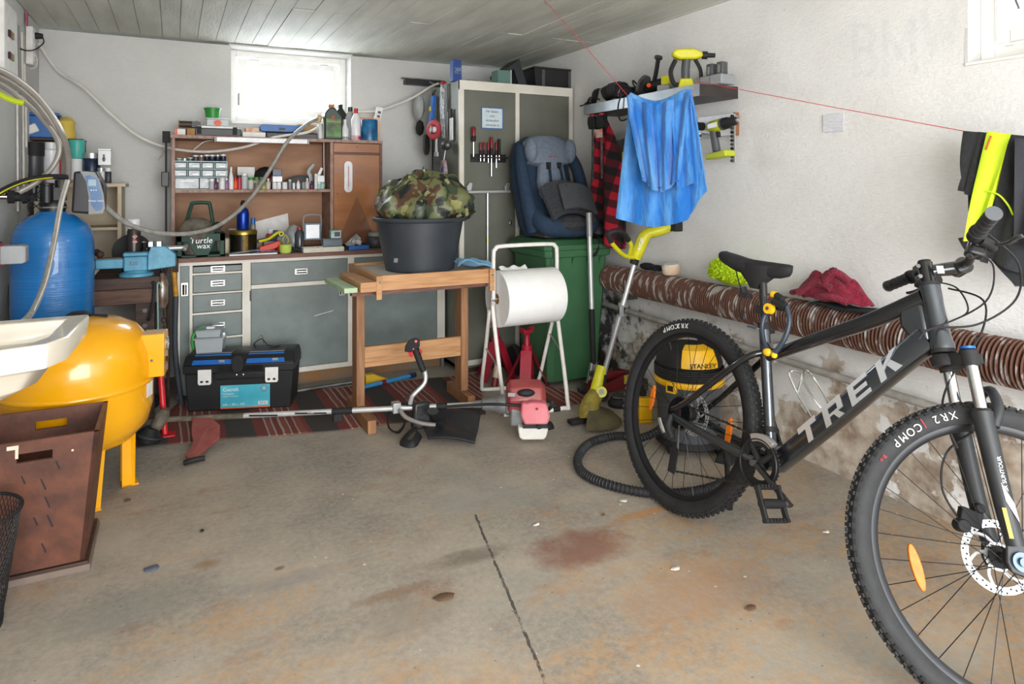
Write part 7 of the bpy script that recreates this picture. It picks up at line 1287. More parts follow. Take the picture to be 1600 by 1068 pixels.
# ------------------------------------------------------------------ red brush cutter
g0 = P(262, 655, Z=.10); s1_ = P(752, 631, Z=.155); o_ = Vector((g0.x, g0.y, 0)); t = thing('brush_cutter', 'long brush cutter with pink red engine and bent handle lying across the floor', 'brush cutter', o_)
a0, a1 = g0-o_, s1_-o_; al = a1-a0; e1 = al.normalized()
dirt = mat('muddy_metal', '#6f675a', .8, col2='#4d4638', ns=20, bump=.5)
part('shaft', M().cyl(a0, a1, .0125, n=16), alu, t); part('muddy_sleeve', M().cyl(a0-e1*.02, a0+al*.24, .0138, n=16), dirt, t)
part('gear_head', M().lathe([(.02, -.05), (.03, -.02), (.032, .03), (.018, .06)], n=18, T=TR(a0+Vector((-.035, -.01, .0))) @ RY(.5)), dirt, t); part('blade_holder', M().lathe([(.04, -.045), (.058, -.04), (.06, -.015), (.045, .0), (.03, .02)], n=28, T=TR(a0+Vector((-.075, -.025, -.038))) @ RY(.35)), black_plastic, t)
part('spool', M().torus(.055, .008, 30, 6, TR(a0+Vector((-.078, -.026, -.055))) @ RY(.35)), dark_rubber, t)
for f0, f1, r in ((.52, .585, .0165), (.855, .89, .0165)): part('sleeve', M().cyl(a0+al*f0, a0+al*f1, r), matt_black, t)
part('clamp_foot', M().b2((-.02, -.018, -.05), (.025, .018, -.01), TR(a0+al*.535)), matt_black, t, bev=.004)
for f0, f1, tx_ in ((.255, .345, ''), (.40, .50, '')): part('sticker', M().b2((0, -.0006, -.004), (al.length*(f1-f0), .0006, .004), TR(a0+al*f0+Vector((0, -.0131, .003))) @ RZ(math.atan2(e1.y, e1.x))), matt_black, t, flat=True)
text('BC2603', .009, wht, t, TR(a0+al*.45+Vector((0, -.0142, .003))) @ RZ(math.atan2(e1.y, e1.x)) @ RX(PI/2), 'lettering', .0002); text('TORO', .009, wht, t, TR(a0+al*.30+Vector((0, -.0142, .003))) @ RZ(math.atan2(e1.y, e1.x)) @ RX(PI/2), 'lettering', .0002) if False else None
hp = a0+al*.725; part('handle_clamp', M().b2((-.02, -.02, -.02), (.02, .025, .03), TR(hp)), steel, t, bev=.003)
def wp_(px, py, D_): return P(px, py, D=D_)-o_
dh = depth(hp+o_); pts = [wp_(641, 630, dh-.02), wp_(645, 618, dh+.02), wp_(662, 600, dh+.05), wp_(665, 588, dh+.06), wp_(663, 578, dh+.06)]
part('handle_tube', M().tube(pts, .011, 12, 6), alu, t); part('loop_bar', M().tube([hp+Vector((.01, -.03, -.0)), hp+Vector((.03, -.06, -.03)), hp+Vector((.09, -.10, -.055)), hp+Vector((.16, -.12, -.07))], .011, 10, 5), mat('worn_taupe_bar', '#77706a', .5), t)
dg = dh+.06; gp = [wp_(*q, dg) for q in ((662, 580), (655, 562), (650, 548), (645, 535))]
part('grip', M().tube(gp, .016, 12, 5, rr=lambda q: .015+.006*q), matt_black, t); part('trigger_housing', M().rings([[wp_(x, y, dg-.02+yy) for x, y in ((632, 549), (633, 540), (639, 531), (649, 527), (656, 530), (656, 541), (650, 547), (641, 550))] for yy in (0, .035)]), matt_black, t, bev=.004)
part('red_trigger', M().rings([[wp_(x, y, dg-.012+yy) for x, y in ((637, 550), (645, 548), (645, 558), (640, 557))] for yy in (0, .018)]).rings([[wp_(x, y, dg-.012+yy) for x, y in ((656, 544), (660, 548), (659, 554), (655, 548))] for yy in (0, .018)]), red_plastic, t); part('button', M().cyl(wp_(650, 533, dg-.021), wp_(650, 533, dg-.028), .007).cyl(wp_(646, 545, dg-.021), wp_(646, 545, dg-.025), .004), red_plastic, t)
part('throttle_cable', M().tube([gp[0], gp[0]+Vector((-.01, -.01, -.05)), hp+Vector((.04, -.03, .05)), hp+Vector((.06, -.02, -.01))], .003, 6, 5), matt_black, t)
# cone, clutch housing, engine
ec = s1_-o_; T = TR(ec+Vector((0, 0, 0))) @ RZ(math.atan2(e1.y, e1.x)) @ Matrix.Diagonal((1.18, 1, .9, 1)); silver = mat('cast_silver', '#9c9fa1', .35, .6, col2='#7e8183', ns=15)
part('coupling', M(T @ RY(PI/2)).lathe([(.019, -.035), (.02, 0), (.03, .005), (.045, .07), (.05, .075), (.052, .10), (.06, .105), (.06, .12)], n=28), silver, t)
part('crankcase', M(T).rings([[(.12+x, y, z) for y, z in ((-.07, -.10), (.06, -.10), (.075, -.04), (.07, .06), (-.07, .06), (-.085, -.02))] for x in (0, .075)]), silver, t, bev=.01)
er = mat('engine_red', '#7e2930', .4, col2='#93403f', ns=8, coat=.2)
part('engine_cover', M(T).rings([[(.12+x, y*q, .02+(z-.02)*q) for y, z in ((-.08, -.02), (.07, -.02), (.085, .05), (.06, .11), (.0, .135), (-.06, .11), (-.09, .05))] for x, q in ((-.015, .7), (0, .98), (.06, 1.03), (.13, .97), (.15, .7))]), er, t, bev=.006)
part('air_vent', M(T).ball((.185, -.075, .085), (.038, .02, .022), 12), matt_black, t); part('maker_plate', M(T).box((.125, -.085, .08), (.03, .004, .02), None), grey_plastic, t)
part('air_filter_cover', M(T).rings([[(.165+x, y, z) for x, z in ((0, .055), (.02, .048), (.035, .055), (.06, .055), (.10, .05), (.115, -.02), (.105, -.062), (.01, -.062), (-.005, -.01))] for y in (-.145, -.08)]), mat('faded_pink', '#c96a74', .4, col2='#d98a90', ns=7), t, bev=.010, label='faded pink air filter cover'); part('screw', M(T).cyl((.225, -.15, .025), (.225, -.1455, .025), .006, n=8), dark_red, t)
part('carburettor', M(T).b2((.17, -.13, -.085), (.27, -.06, -.0625)), black_plastic, t); part('choke_knob', M(T).cyl((.235, -.14, -.075), (.235, -.125, -.075), .012), matt_black, t)
part('fuel_tank', M(T).rings([[(.15+x, y, z) for x, z in ((0, -.085), (.03, -.085), (.09, -.088), (.125, -.095), (.115, -.142), (.105, -.153), (.02, -.153), (.005, -.14))] for y in (-.12, .02)]), mat('milky_tank', '#d6d3cc', .4, col2='#c3bfb5', ns=10), t, bev=.010); part('tank_cap', M(T).cyl((.26, -.08, -.10), (.29, -.09, -.085), .022, n=12), matt_black, t)
part('starter_grip', M(T).tube([(.28, -.02, -.03), (.295, -.04, -.0), (.295, -.04, .03)], .009, 8, 4), matt_black, t); part('ignition_lead', M(T).tube([(-.14, -.03, .0), (0, -.06, .02), (.08, -.09, .03), (.16, -.10, .025)], .008, 8, 6), matt_black, t)
# harness pad of the cutter
lea = mat('black_leatherette', '#1f2022', .38, col2='#27282b', bump=.25, bs=25)
q = P(700, 668, Z=.03); t = thing('harness_pad', 'black leatherette hip pad with buckled straps on the brush cutter shaft', 'harness', (q.x, q.y, 0))
hq = [P(652, 640, Z=.10), P(752, 650, Z=.06), P(668, 690, Z=.02), P(742, 697, Z=.012)]; hq = [v-Vector((q.x, q.y, 0)) for v in hq]
part('pad', M().sheet(lambda u, v: hq[0].lerp(hq[1], u).lerp(hq[2].lerp(hq[3], u), v)+Vector((0, 0, .012*math.sin(PI*u)+.006*math.sin(9*v)+.012)), 16, 12, .012), lea, t, bev=.003)
oo = Vector((q.x, q.y, 0)); ph = lambda px, py, z: P(px, py, Z=z)-oo
part('back_pad', M().box(ph(660, 640, .14)+Vector((0, .02, -.03)), (.10, .05, .13), None, .8, .8), lea, t, bev=.012)
part('side_pad', M().tube([ph(676, 642, .17), ph(684, 652, .10), ph(686, 662, .06)], .028, 10, 4, flat=.6), matt_black, t)
part('strap', M().tube([ph(648, 632, .16), ph(622, 632, .15), ph(607, 648, .10), ph(608, 668, .05), ph(622, 675, .02), ph(632, 662, .06), ph(633, 645, .12)], .018, 8, 6, flat=.25), matt_black, t)
part('strap', M().tube([ph(652, 668, .06), ph(640, 676, .04), ph(630, 690, .015), ph(645, 694, .012), ph(655, 678, .03)], .022, 8, 5, flat=.35), matt_black, t)
for i in range(10): part('rivet', M().ball(ph(662+3*(i % 2)+1.2*i, 640+2.7*i, .10-.005*i)+Vector((.01, -.035, 0)), .0045, 6), chrome, t)
# red guard
t = thing('blade_guard', 'dusty red plastic blade guard lying on the rug edge', 'guard', P(315, 700, Z=0)+Vector((0, 0, .003))); oo = Vector(t.location); gp_ = [P(a, b, Z=z)-oo for a, b, z in ((300, 657, .10), (330, 656, .10), (344, 668, .08), (343, 685, .05), (332, 695, .03), (308, 716, .02), (296, 722, .012), (290, 716, .012), (302, 695, .03), (299, 678, .06))]
dred = mat('dusty_red', '#7c3a38', .7, col2='#8d4f47', ns=12, bump=.3); part('guard', M().add([p for p in gp_]+[p+Vector((0, .01, .012)) for p in gp_], [tuple(range(10)), tuple(range(10, 20))[::-1]]+[(i, (i+1) % 10, 10+(i+1) % 10, 10+i) for i in range(10)]), dred, t, bev=.003)
part('bracket', M().tube([gp_[6]+Vector((-.02, 0, .0)), gp_[6]+Vector((.01, -.01, .01)), gp_[5]+Vector((.03, -.01, 0))], .012, 8, 4), matt_black, t)
# blue pole and yellow thing behind the trestle
a = P(562, 607, Z=.02); b_ = P(640, 588, Z=.02); t = thing('blue_pole', 'blue broom pole with red ring lying on the rug behind the trestle', 'pole', (a.x, a.y, .01)); d = b_-a; d.z = 0
part('pole', M().cyl((0, 0, .014), d+Vector((0, 0, .014)), .013), mat('azure_pole', '#3a8cc4', .4), t); part('ring', M().cyl(d*.42+Vector((0, 0, .014)), d*.5+Vector((0, 0, .014)), .0145), dark_red, t); part('tip', M().cyl(d+Vector((0, 0, .014)), d*1.12+Vector((0, 0, .014)), .0165), navy, t)
a = P(572, 585, Z=.04); t = thing('yellow_wedge', 'yellow plastic wedge lying behind the left trestle leg', 'wedge', (a.x, 4.08, .0075)); part('wedge', M().add([(-.03, 0, 0), (.14, 0, 0), (.14, .05, 0), (-.03, .05, 0), (-.03, 0, .06), (-.03, .05, .06), (.02, 0, .06), (.02, .05, .06)], [(0, 3, 2, 1), (0, 1, 6, 4), (3, 5, 7, 2), (4, 6, 7, 5), (1, 2, 7, 6), (0, 4, 5, 3)]), mat('wedge_yellow', '#d9b21c', .5), t, bev=.003); part('grip', M().b2((-.05, .01, .01), (-.0305, .04, .05)), matt_black, t, bev=.003)
a = P(395, 640, Z=0); t = thing('black_strap', 'flattened dark metal bar lying under the bench plinth', 'bar', (P(500, 603, Z=0).x, 4.12, .0075)); part('bar', M().tube([(-.2, -.02, .012), (0, 0, .012), (.35, .02, .012)], .012, 8, 4), dull_steel, t)
# pole leaning on the bin, and the string trimmer
a = P(926, 597, Z=0); t = thing('telescopic_pole', 'silver telescopic pole with black foam grip leaning on the green bin', 'pole', (P(926, 597, Y=3.36).x, 3.355, 0)); oo = Vector(t.location); top = P(920, 332, Y=3.415)-oo; bot = P(927, 568, Y=3.36)-oo
mid = bot.lerp(top, .36); m2_ = bot.lerp(top, .84); part('grip', M().cyl(bot, mid, .0175), matt_black, t); part('pole', M().cyl(mid, m2_, .0145), alu, t); part('upper_sleeve', M().cyl(m2_, top, .019), mat('satin_grey', '#9a9b9c', .4, .4), t)
part('foot_plate', M().add([(-.055, -.02, 0), (.05, -.02, 0), (.04, .02, 0), (-.05, .02, 0), (bot.x-.02, bot.y-.012, bot.z+.01), (bot.x+.02, bot.y-.012, bot.z+.01), (bot.x+.02, bot.y+.012, bot.z+.01), (bot.x-.02, bot.y+.012, bot.z+.01)], [(0, 3, 2, 1), (4, 5, 6, 7), (0, 1, 5, 4), (1, 2, 6, 5), (2, 3, 7, 6), (3, 0, 4, 7)]), steel, t, bev=.003)
h0 = P(925, 658, Z=.03); t = thing('string_trimmer', 'lime string trimmer with silver shaft leaning against the right wall', 'string trimmer', (h0.x, h0.y, 0)); oo = Vector(t.location)
sw = P(1048, 352, X=2.50); p_low = P(941, 592, D=3.60); p_up = P(993, 405, D=3.66)
Lw = lambda p: p-oo
part('shaft', M().cyl(Lw(p_low), Lw(p_up), .0125, n=16), alu, t)
pm_ = p_low.lerp(p_up, .57); part('clamp', M().cyl(Lw(p_low.lerp(p_up, .535)), Lw(p_low.lerp(p_up, .60)), .019, n=14), matt_black, t); part('clamp_lever', M().b2((-.025, -.024, -.03), (-.0, -.012, .03), TR(Lw(pm_))), grey_plastic, t, bev=.003)
part('lower_shaft', M().cyl(Lw(p_low), Lw(p_low.lerp(p_up, .55)), .0145, n=16), mat('satin_grey', '#9a9b9c'), t)
q = [P(a, b, D=d) for a, b, d in ((941, 572, 3.62), (936, 592, 3.60), (931, 612, 3.58))]
part('neck', M().tube([Lw(v) for v in q], .034, 14, 4, rr=lambda s_: .031+.004*s_), lime, t, label='lime neck'); part('neck_label', M(TR(Lw(q[1])+Vector((.012, -.037, 0))) @ RY(.22)).box((0, 0, 0), (.016, .004, .06)), matt_black, t)
part('knuckle', M().cyl(Lw(P(940, 612, D=3.53)), Lw(P(940, 612, D=3.61)), .028, n=20), lime, t); part('knuckle_cap', M().cyl(Lw(P(940, 612, D=3.52)), Lw(P(940, 612, D=3.527)), .014), grey_plastic, t)
muddy = mat('muddy_lime', '#a08f2c', .7, col2='#6f6330', ns=16, bump=.4)
hd_ = [P(a, b, D=d) for a, b, d in ((932, 615, 3.57), (924, 628, 3.54), (921, 640, 3.51), (922, 650, 3.50))]
part('motor_head', M().tube([Lw(v) for v in hd_], .05, 16, 5, rr=lambda s_: .04+.024*s_), muddy, t)
c_ = Lw(Vector((hd_[3].x, hd_[3].y, .03))); part('guard', M().add([(c_.x+r*math.cos(a)*1.0, c_.y+r*math.sin(a), z) for r, z in ((.05, .075), (.13, .045), (.165, .012), (.15, .01), (.12, .03), (.045, .06)) for a in [-2.3+3.4*i/18 for i in range(19)]], [(r*19+i, r*19+i+1, ((r+1) % 6)*19+i+1, ((r+1) % 6)*19+i) for r in range(6) for i in range(18)]), mat('olive_guard', '#5a5236', .7, col2='#3f3a29', ns=12, bump=.3), t)
part('spool', M().cyl((c_.x, c_.y, .004), (c_.x, c_.y, .05), .042, n=20), black_plastic, t); part('cutting_tab', M().b2((c_.x-.13, c_.y-.03, .01), (c_.x-.05, c_.y+.02, .03)), matt_black, t, bev=.003)
bd = [P(a, b, D=d) for a, b, d in ((992, 402, 3.65), (1000, 385, 3.64), (1010, 366, 3.64), (1030, 360, 3.64), (1046, 354, 3.65))]
part('motor_housing', M().tube([Lw(v) for v in bd], .03, 14, 5, rr=lambda s_: .034 if s_ < .5 else .03), lime, t); part('coupler', M().tube([Lw(P(990, 412, D=3.655)), Lw(P(994, 400, D=3.65))], .024, 12), matt_black, t); part('battery', M(TR(Lw(P(1056, 349, D=3.62)))).box((0, 0, 0), (.05, .06, .085)), matt_black, t, bev=.006)
text('RYOBI', .024, wht, t, TR(Lw(P(1001, 381, D=3.598))) @ RZ(-.4) @ RX(PI/2) @ RZ(1.3), 'lettering', .0006); part('badge', M().box(Lw(P(1002, 381, D=3.545)), (.028, .004, .085), RZ(-.4) @ Matrix.Identity(4)), matt_black, t) if False else None
hl = [P(a, b, D=d) for a, b, d in ((990, 402, 3.62), (978, 400, 3.58), (968, 393, 3.53), (955, 378, 3.48), (951, 366, 3.46), (960, 361, 3.46), (972, 363, 3.49), (982, 375, 3.54), (986, 384, 3.56), (984, 396, 3.59))]
part('loop_handle', M().tube([Lw(v) for v in hl], .012, 10, 4), lime, t); part('rubber_grip', M().tube([Lw(v) for v in hl[3:8]], .0145, 10, 4), matt_black, t)
# trolley jack in the corner
q = P(955, 625, Z=0); t = thing('trolley_jack', 'dark red low trolley jack with steel wheels behind the string trimmer', 'trolley jack', (q.x+.13, q.y+.12, 0), .15)
part('side_plate', M().rings([[(x, y, z) for x, z in ((-.2, .03), (.18, .03), (.22, .07), (.05, .12), (-.18, .08))] for y in (-.06, -.052)]), dark_red, t); part('side_plate', M().rings([[(x, y, z) for x, z in ((-.2, .03), (.18, .03), (.22, .07), (.05, .12), (-.18, .08))] for y in (.052, .06)]), dark_red, t)
part('lift_arm', M().box((-.05, 0, .10), (.28, .05, .04), RY(.15)), dark_red, t, bev=.004); part('saddle', M().cyl((-.18, 0, .125), (-.18, 0, .145), .035), dull_steel, t); part('warning_plate', M().box((.03, -.064, .085), (.07, .004, .05), None), mat('yellow_plate', '#c8b43e', .5, col2='#b8a640'), t)
for x in (-.2, .16):
    for y in (-.085, .085): part('caster', M().cyl((x, y-.015, .035), (x, y+.015, .035), .034, n=16), dull_steel, t)
part('handle_socket', M().cyl((.16, 0, .08), (.26, .0, .16), .02), dark_red, t)
t = thing('foot_pump', 'worn black round foot pump lying beside the rear bicycle wheel', 'pump', P(962, 640, Z=0)+Vector((.07, .05, 0))); part('body', M().lathe([(.06, 0), (.065, .02), (.05, .045), (.03, .05)], n=20, ex=1.2), matt_black, t); part('top_plate', M().lathe([(.045, .0505), (.04, .058)], n=16, ex=1.2), dull_steel, t)
# vacuum cleaner behind the rear wheel
vq = P(1072, 650, X=2.33); vc = Vector((2.20, 2.46, 0)); t = thing('wet_dry_vacuum', 'grey and yellow wet and dry vacuum cleaner behind the rear bicycle wheel', 'vacuum cleaner', vc, -.45); t.scale = (.86, .86, .80)
va = mat('vacuum_grey', '#54575b', .4, .3); vy = mat('vacuum_yellow', '#f0b70f', .4)
part('drum', M().lathe([(.15, .05), (.165, .06), (.18, .36), (.182, .385)], n=40), va, t); part('base', M().lathe([(.17, .03), (.185, .04), (.17, .07)], n=32), matt_black, t)
for i in range(4): a = PI/4+PI/2*i; part('castor', M().ball((.18*math.cos(a), .18*math.sin(a), .028), (.028, .028, .028), 10), matt_black, t)
part('yellow_band', M().lathe([(.186, .386), (.19, .392), (.19, .415), (.186, .42)], n=40), vy, t); part('cable_groove', M().lathe([(.175, .4205), (.17, .43), (.17, .49), (.18, .50)], n=36), matt_black, t)
for i in range(4): part('power_cord', M().torus(.184, .007, 48, 6, TR(0, 0, .433+.016*i) @ RX(.02*(i-1.5))), matt_black, t)
part('motor_cover', M().lathe([(.182, .5005), (.18, .52), (.165, .57), (.13, .60), (.06, .612)], n=36), matt_black, t)
part('yellow_hood', M(RZ(-.15)).add([(.19*math.sin(a)*q, -.19*math.cos(a)*q, z) for q, z in ((1.0, .505), (.98, .54), (.84, .605), (.5, .625), (.5, .60), (.9, .505)) for a in [-.35+1.15*i/12 for i in range(13)]], [(r*13+i, r*13+i+1, ((r+1) % 6)*13+i+1, ((r+1) % 6)*13+i) for r in range(6) for i in range(12)]+[tuple(r*13 for r in range(6))[::-1], tuple(r*13+12 for r in range(6))]), vy, t, bev=.003)
text('STANLEY', .036, matt_black, t, RZ(.12) @ TR(0, -.1885, .525) @ RX(PI/2-.1), 'lettering', .002); part('latch', M(RZ(-.75)).b2((-.03, -.21, .36), (.03, -.185, .42)), vy, t, bev=.006); part('latch_button', M(RZ(-.75)).b2((-.016, -.2135, .375), (.016, -.2105, .405)), matt_black, t)
text('SX20PE', .034, mat('copper_print', '#c99a5a', .4), t, RZ(-.35) @ TR(0, -.1795, .28) @ RX(PI/2), 'lettering', .002)
part('carry_handle', M().tube([(-.09, .06, .6), (-.05, .06, .65), (.05, .06, .65), (.09, .06, .6)], .014, 8, 5), matt_black, t)
t = thing('vacuum_hose', 'black corrugated vacuum hose curling over the floor behind the rear wheel', 'hose', P(905, 710, Z=.02)); oo = Vector(t.location); hz = [(2.12, 2.58, .22), (2.07, 2.48, .12), (1.99, 2.56, .035), *[tuple(P(a, b, Z=.022)) for a, b in ((968, 680), (925, 690), (904, 712), (908, 735), (940, 753), (1000, 768), (1060, 770), (1110, 762), (1150, 745))]]
C0 = catmull([Vector(p)-oo for p in hz], 10); part('tube', M().tube(C0, .0175, 10), matt_black, t)
# rings along the hose
rgm = M(); acc = 0
for i in range(1, len(C0)):
    seg = (C0[i]-C0[i-1]).length; n_ = max(1, int(seg/.009))
    for j in range(n_): rgm.torus(.0175, .003, 10, 5, aim(C0[i-1].lerp(C0[i], j/n_), C0[i]))
part('corrugation', rgm, dark_rubber, t, kind='stuff')
t = thing('vacuum_floor_nozzle', 'black vacuum floor nozzle lying behind the chain stay', 'nozzle', P(1130, 735, Z=0)+Vector((.14, .1, 0)), .5); part('head', M().box((0, 0, .02), (.22, .08, .04), None, .9, .6), matt_black, t, bev=.006); part('neck', M().tube([(0, .02, .04), (.0, .07, .07), (0, .14, .12)], .022, 10, 4), black_plastic, t)
t = thing('yellow_tin', 'yellow box with black cap standing left of the vacuum cleaner', 'box', P(1005, 672, Z=0)+Vector((.09, .12, 0)), -.3); part('box', M().b2((-.035, -.05, 0), (.035, .05, .13)), vy, t, bev=.004); part('cap', M().cyl((0, 0, .1305), (0, 0, .16), .02), matt_black, t)
# bits on the floor
rn = random.Random(11)
fm = mat('leaf_brown', '#5b4330', .9); st_ = mat('slate_chip', '#4b5364', .6); pch = mat('paint_chip_white', '#d8d4cc', .8)
for i, (px, py, r, m_, nm, lb) in enumerate(((237, 889, .022, st_, 'slate_chip', 'blue grey stone chip lying alone on the floor in front of the crate'), (693, 934, .028, fm, 'dry_leaf', 'dry brown curled leaf on the floor left of the joint line'), (1055, 890, .014, pch, 'paint_flake', 'white paint flake on the open floor below the rear wheel'), (974, 783, .018, pch, 'paint_flake', 'white paint flake left of the rear tyre'), (200, 782, .014, fm, 'dry_leaf', 'small dark leaf beside the yellow tank leg'), (316, 830, .008, matt_black, 'gravel', 'small black pebble on the floor right of the crate'), (943, 805, .008, fm, 'dry_leaf', 'tiny brown leaf piece below the hose'), (1173, 951, .016, fm, 'dry_leaf', 'rust brown leaf piece on the right part of the floor'), (838, 821, .010, pch, 'paint_flake', 'pale flake near the head of the joint line'), (1290, 832, .014, pch, 'paint_flake', 'white flake on the floor beside the front tyre'))):
    q = P(px, py, Z=0); n_ = 7; o = part(nm, M().rings([[(r*(1+.35*math.sin(j*2.3+i))*math.cos(2*PI*j/n_)*s_, .8*r*(1+.3*math.cos(j*1.7+i))*math.sin(2*PI*j/n_)*s_, z+.002*math.sin(j+i)) for j in range(n_)] for s_, z in ((1, .0015), (.9, .004), (.5, .006))]), m_, None); o.location = (q.x, q.y, .0015); tag(o, lb, 'debris')
# ------------------------------------------------------------------ the bicycle
bx_, by_, ba, bph, bst, bpi = 1.6938, 2.0053, .00127, .2236, .903, .0051
BM = TR(bx_, by_, .0012) @ RZ(ba-PI/2) @ RX(-bph) @ RY(bpi)
bike = thing('mountain_bicycle', 'dark grey mountain bicycle standing on its kickstand at the right, front wheel turned', 'bicycle', BM.to_translation()); bike.rotation_euler = BM.to_euler()
RWH, WBS, HAN = .365, 1.12, math.radians(70.5)
AX = Vector((-math.cos(HAN), 0, math.sin(HAN))); EF = Vector((math.sin(HAN), 0, math.cos(HAN)))
P0 = Vector((WBS, 0, RWH))-EF*.045
SM = TR(P0) @ Matrix.Rotation(bst, 4, AX) @ TR(-P0)
def sp(s, f=0, y=0): return P0+AX*s+EF*f+Vector((0, y, 0))
frame_m = mat('frame_dark_grey', '#555a60', .27, .9, coat=.5, col2='#4d5258', ns=3); frame_b = mat('frame_gloss_black', '#1a1b1e', .2, .3, coat=.8); rimm = mat('rim_black', '#1c1d20', .35, .3); tyre_m = mat('tyre_rubber', '#1a1b1d', .7, col2='#222325', ns=30, bump=.15, bs=90)
spoke_m = mat('spoke_black', '#1a1b1d', .3, .6); decal = mat('silver_decal', '#e6e9ee', .3, .7, col2='#cfd6de', ns=4); refl = mat('amber_reflector', '#d9730a', .55, col2='#cc6808', ns=80)
BB_ = Vector((.425, 0, .332)); STT = Vector((.305, 0, .765))
hb_, ht_ = sp(.50), sp(.675)
fr = M()
def oval(a, b, w0, h0, w1, h1, m, n=20, pw=.75, mid=None, up=Vector((0, 0, 1))):
    "tube from a to b with squarish section: w = sideways (y), h = in plane"
    pts = catmull([a]+(mid or [])+[b], 6) if mid else [a.lerp(b, i/4) for i in range(5)]
    R = []
    for i, p in enumerate(pts):
        d = (pts[min(i+1, len(pts)-1)]-pts[max(i-1, 0)]).normalized(); y = Vector((0, 1, 0)); u = y.cross(d).normalized(); t_ = i/(len(pts)-1); w = w0+(w1-w0)*t_; h = h0+(h1-h0)*t_
        R.append([p+y*w*math.copysign(abs(math.cos(q))**pw, math.cos(q))+u*h*math.copysign(abs(math.sin(q))**pw, math.sin(q)) for q in [2*PI*j/n for j in range(n)]])
    m.rings(R); return m
dt0, dt1 = BB_+Vector((.02, 0, .005)), sp(.535, -.03)
part('down_tube', oval(dt0, dt1, .027, .028, .025, .036, M(), mid=[dt0.lerp(dt1, .35)+Vector((0, 0, -.004)), dt0.lerp(dt1, .75)+Vector((.0, 0, .0))], pw=.42), frame_m, bike, label='down tube with large silver letters')
part('top_tube', oval(Vector((.345, 0, .668)), sp(.645, -.02), .018, .017, .021, .026, M(), mid=[Vector((.52, 0, .765)), Vector((.70, 0, .862))]), frame_b, bike, label='gloss black top tube')
part('gusset', M().rings([[sp(.52, -.02, y), sp(.66, -.02, y), sp(.652, -.09, y), sp(.575, -.10, y), sp(.52, -.07, y)] for y in (-.018, .018)]), frame_m, bike, bev=.012)
part('seat_tube', M().tube([BB_, BB_.lerp(STT, .5), STT], .0185, 20), frame_m, bike); part('seat_tube_gusset', M().rings([[Vector((x, y, z)) for x, z in ((.325, .64), (.40, .695), (.355, .70), (.325, .725), (.318, .74))] for y in (-.010, .010)]), frame_m, bike, bev=.006)
part('head_tube', M(aim(hb_, ht_)).lathe([(.031, 0), (.031, .012), (.0275, .03), (.0255, .12), (.027, .175)], n=28), frame_m, bike); part('headset', M(aim(hb_, ht_)).lathe([(.030, -.010), (.0305, -.0005)], n=24), matt_black, bike); part('headset', M(aim(hb_, ht_)).lathe([(.0275, .1755), (.027, .185)], n=24), matt_black, bike)
part('bottom_bracket', M().cyl(BB_+Vector((0, -.037, 0)), BB_+Vector((0, .037, 0)), .023, n=24), frame_m, bike)
part('seat_post', M().cyl(STT.lerp(BB_, .05), Vector((.262, 0, .938)), .0142, n=20), frame_b, bike); part('seat_clamp', M(aim(STT-(STT-BB_).normalized()*.012, STT+(STT-BB_).normalized()*.012)).lathe([(.0215, 0), (.0215, .024)], n=20), matt_black, bike); part('clamp_lever', M().b2((.27, -.045, .75), (.31, -.028, .757)), chrome, bike)
for s_ in (-1, 1):
    part('seat_stay', M().tube([Vector((.322, s_*.012, .675)), Vector((.27, s_*.045, .63)), Vector((.06, s_*.066, .42)), Vector((.0, s_*.068, RWH+.012))], .0118, 12, 5), frame_b, bike)
    part('chain_stay', M().tube([BB_+Vector((-.01, s_*.022, .0)), BB_+Vector((-.09, s_*.05, .0)), Vector((.12, s_*.066, .345)), Vector((.01, s_*.068, RWH-.008))], .0125, 12, 5, rr=lambda q: .018-.005*q), frame_m, bike)
    part('dropout', M().rings([[Vector((x, s_*.068+y, RWH+z)) for x, z in ((-.02, -.02), (.0, -.028), (.05, -.02), (.045, .005), (.03, .05), (.005, .045), (-.02, .01))] for y in (-.003, .003)]), frame_b, bike)
# decals TREK along the down tube, right hand side
dv = (dt1-dt0).normalized(); dn = Vector((0, 1, 0)).cross(dv) ; dn = dn if dn.z > 0 else -dn
DL = (dt1-dt0).length
Td = Matrix((( dv.x, dn.x, 0, 0), (dv.y, dn.y, -1, 0), (dv.z, dn.z, 0, 0), (0, 0, 0, 1)))
for i, (ch, f) in enumerate((('T', .28), ('R', .45), ('E', .62), ('K', .80))):
    # block letters, sheared forward, 42 mm high
    w, h, s_ = .100, .0265, .006
    polys = {'T': [[(-1, .45), (1, .45), (1, 1), (-1, 1)], [(-.22, -1), (.3, -1), (.3, .45), (-.22, .45)]],
             'R': [[(-1, -1), (-.45, -1), (-.45, 1), (-1, 1)], [(-.45, .55), (1, .55), (1, 1), (-.45, 1)], [(.5, -.05), (1, -.05), (1, .55), (.5, .55)], [(-.45, -.30), (1, -.30), (1, -.05), (-.45, -.05)], [(.0, -.30), (.5, -.30), (1, -1), (.4, -1)]],
             'E': [[(-1, -1), (-.45, -1), (-.45, 1), (-1, 1)], [(-.45, .6), (1, .6), (1, 1), (-.45, 1)], [(-.45, -.2), (.8, -.2), (.8, .2), (-.45, .2)], [(-.45, -1), (1, -1), (1, -.6), (-.45, -.6)]],
             'K': [[(-1, -1), (-.45, -1), (-.45, 1), (-1, 1)], [(-.45, -.2), (-.45, .25), (.45, 1), (1.1, 1)], [(-.1, .05), (.3, .3), (1.1, -1), (.4, -1)]]}[ch]
    m = M(TR(dt0+dv*DL*f+dn*(.003)+Vector((0, -.0248-.0018, 0))+Vector((0, .0004*f, 0))) @ Td)
    for pl in polys: m.prism([(x*w*.40+y*.010, y*h) for x, y in pl], .0022)
    part('decal_letter', m, decal, bike, flat=True, label='silver letter '+ch)
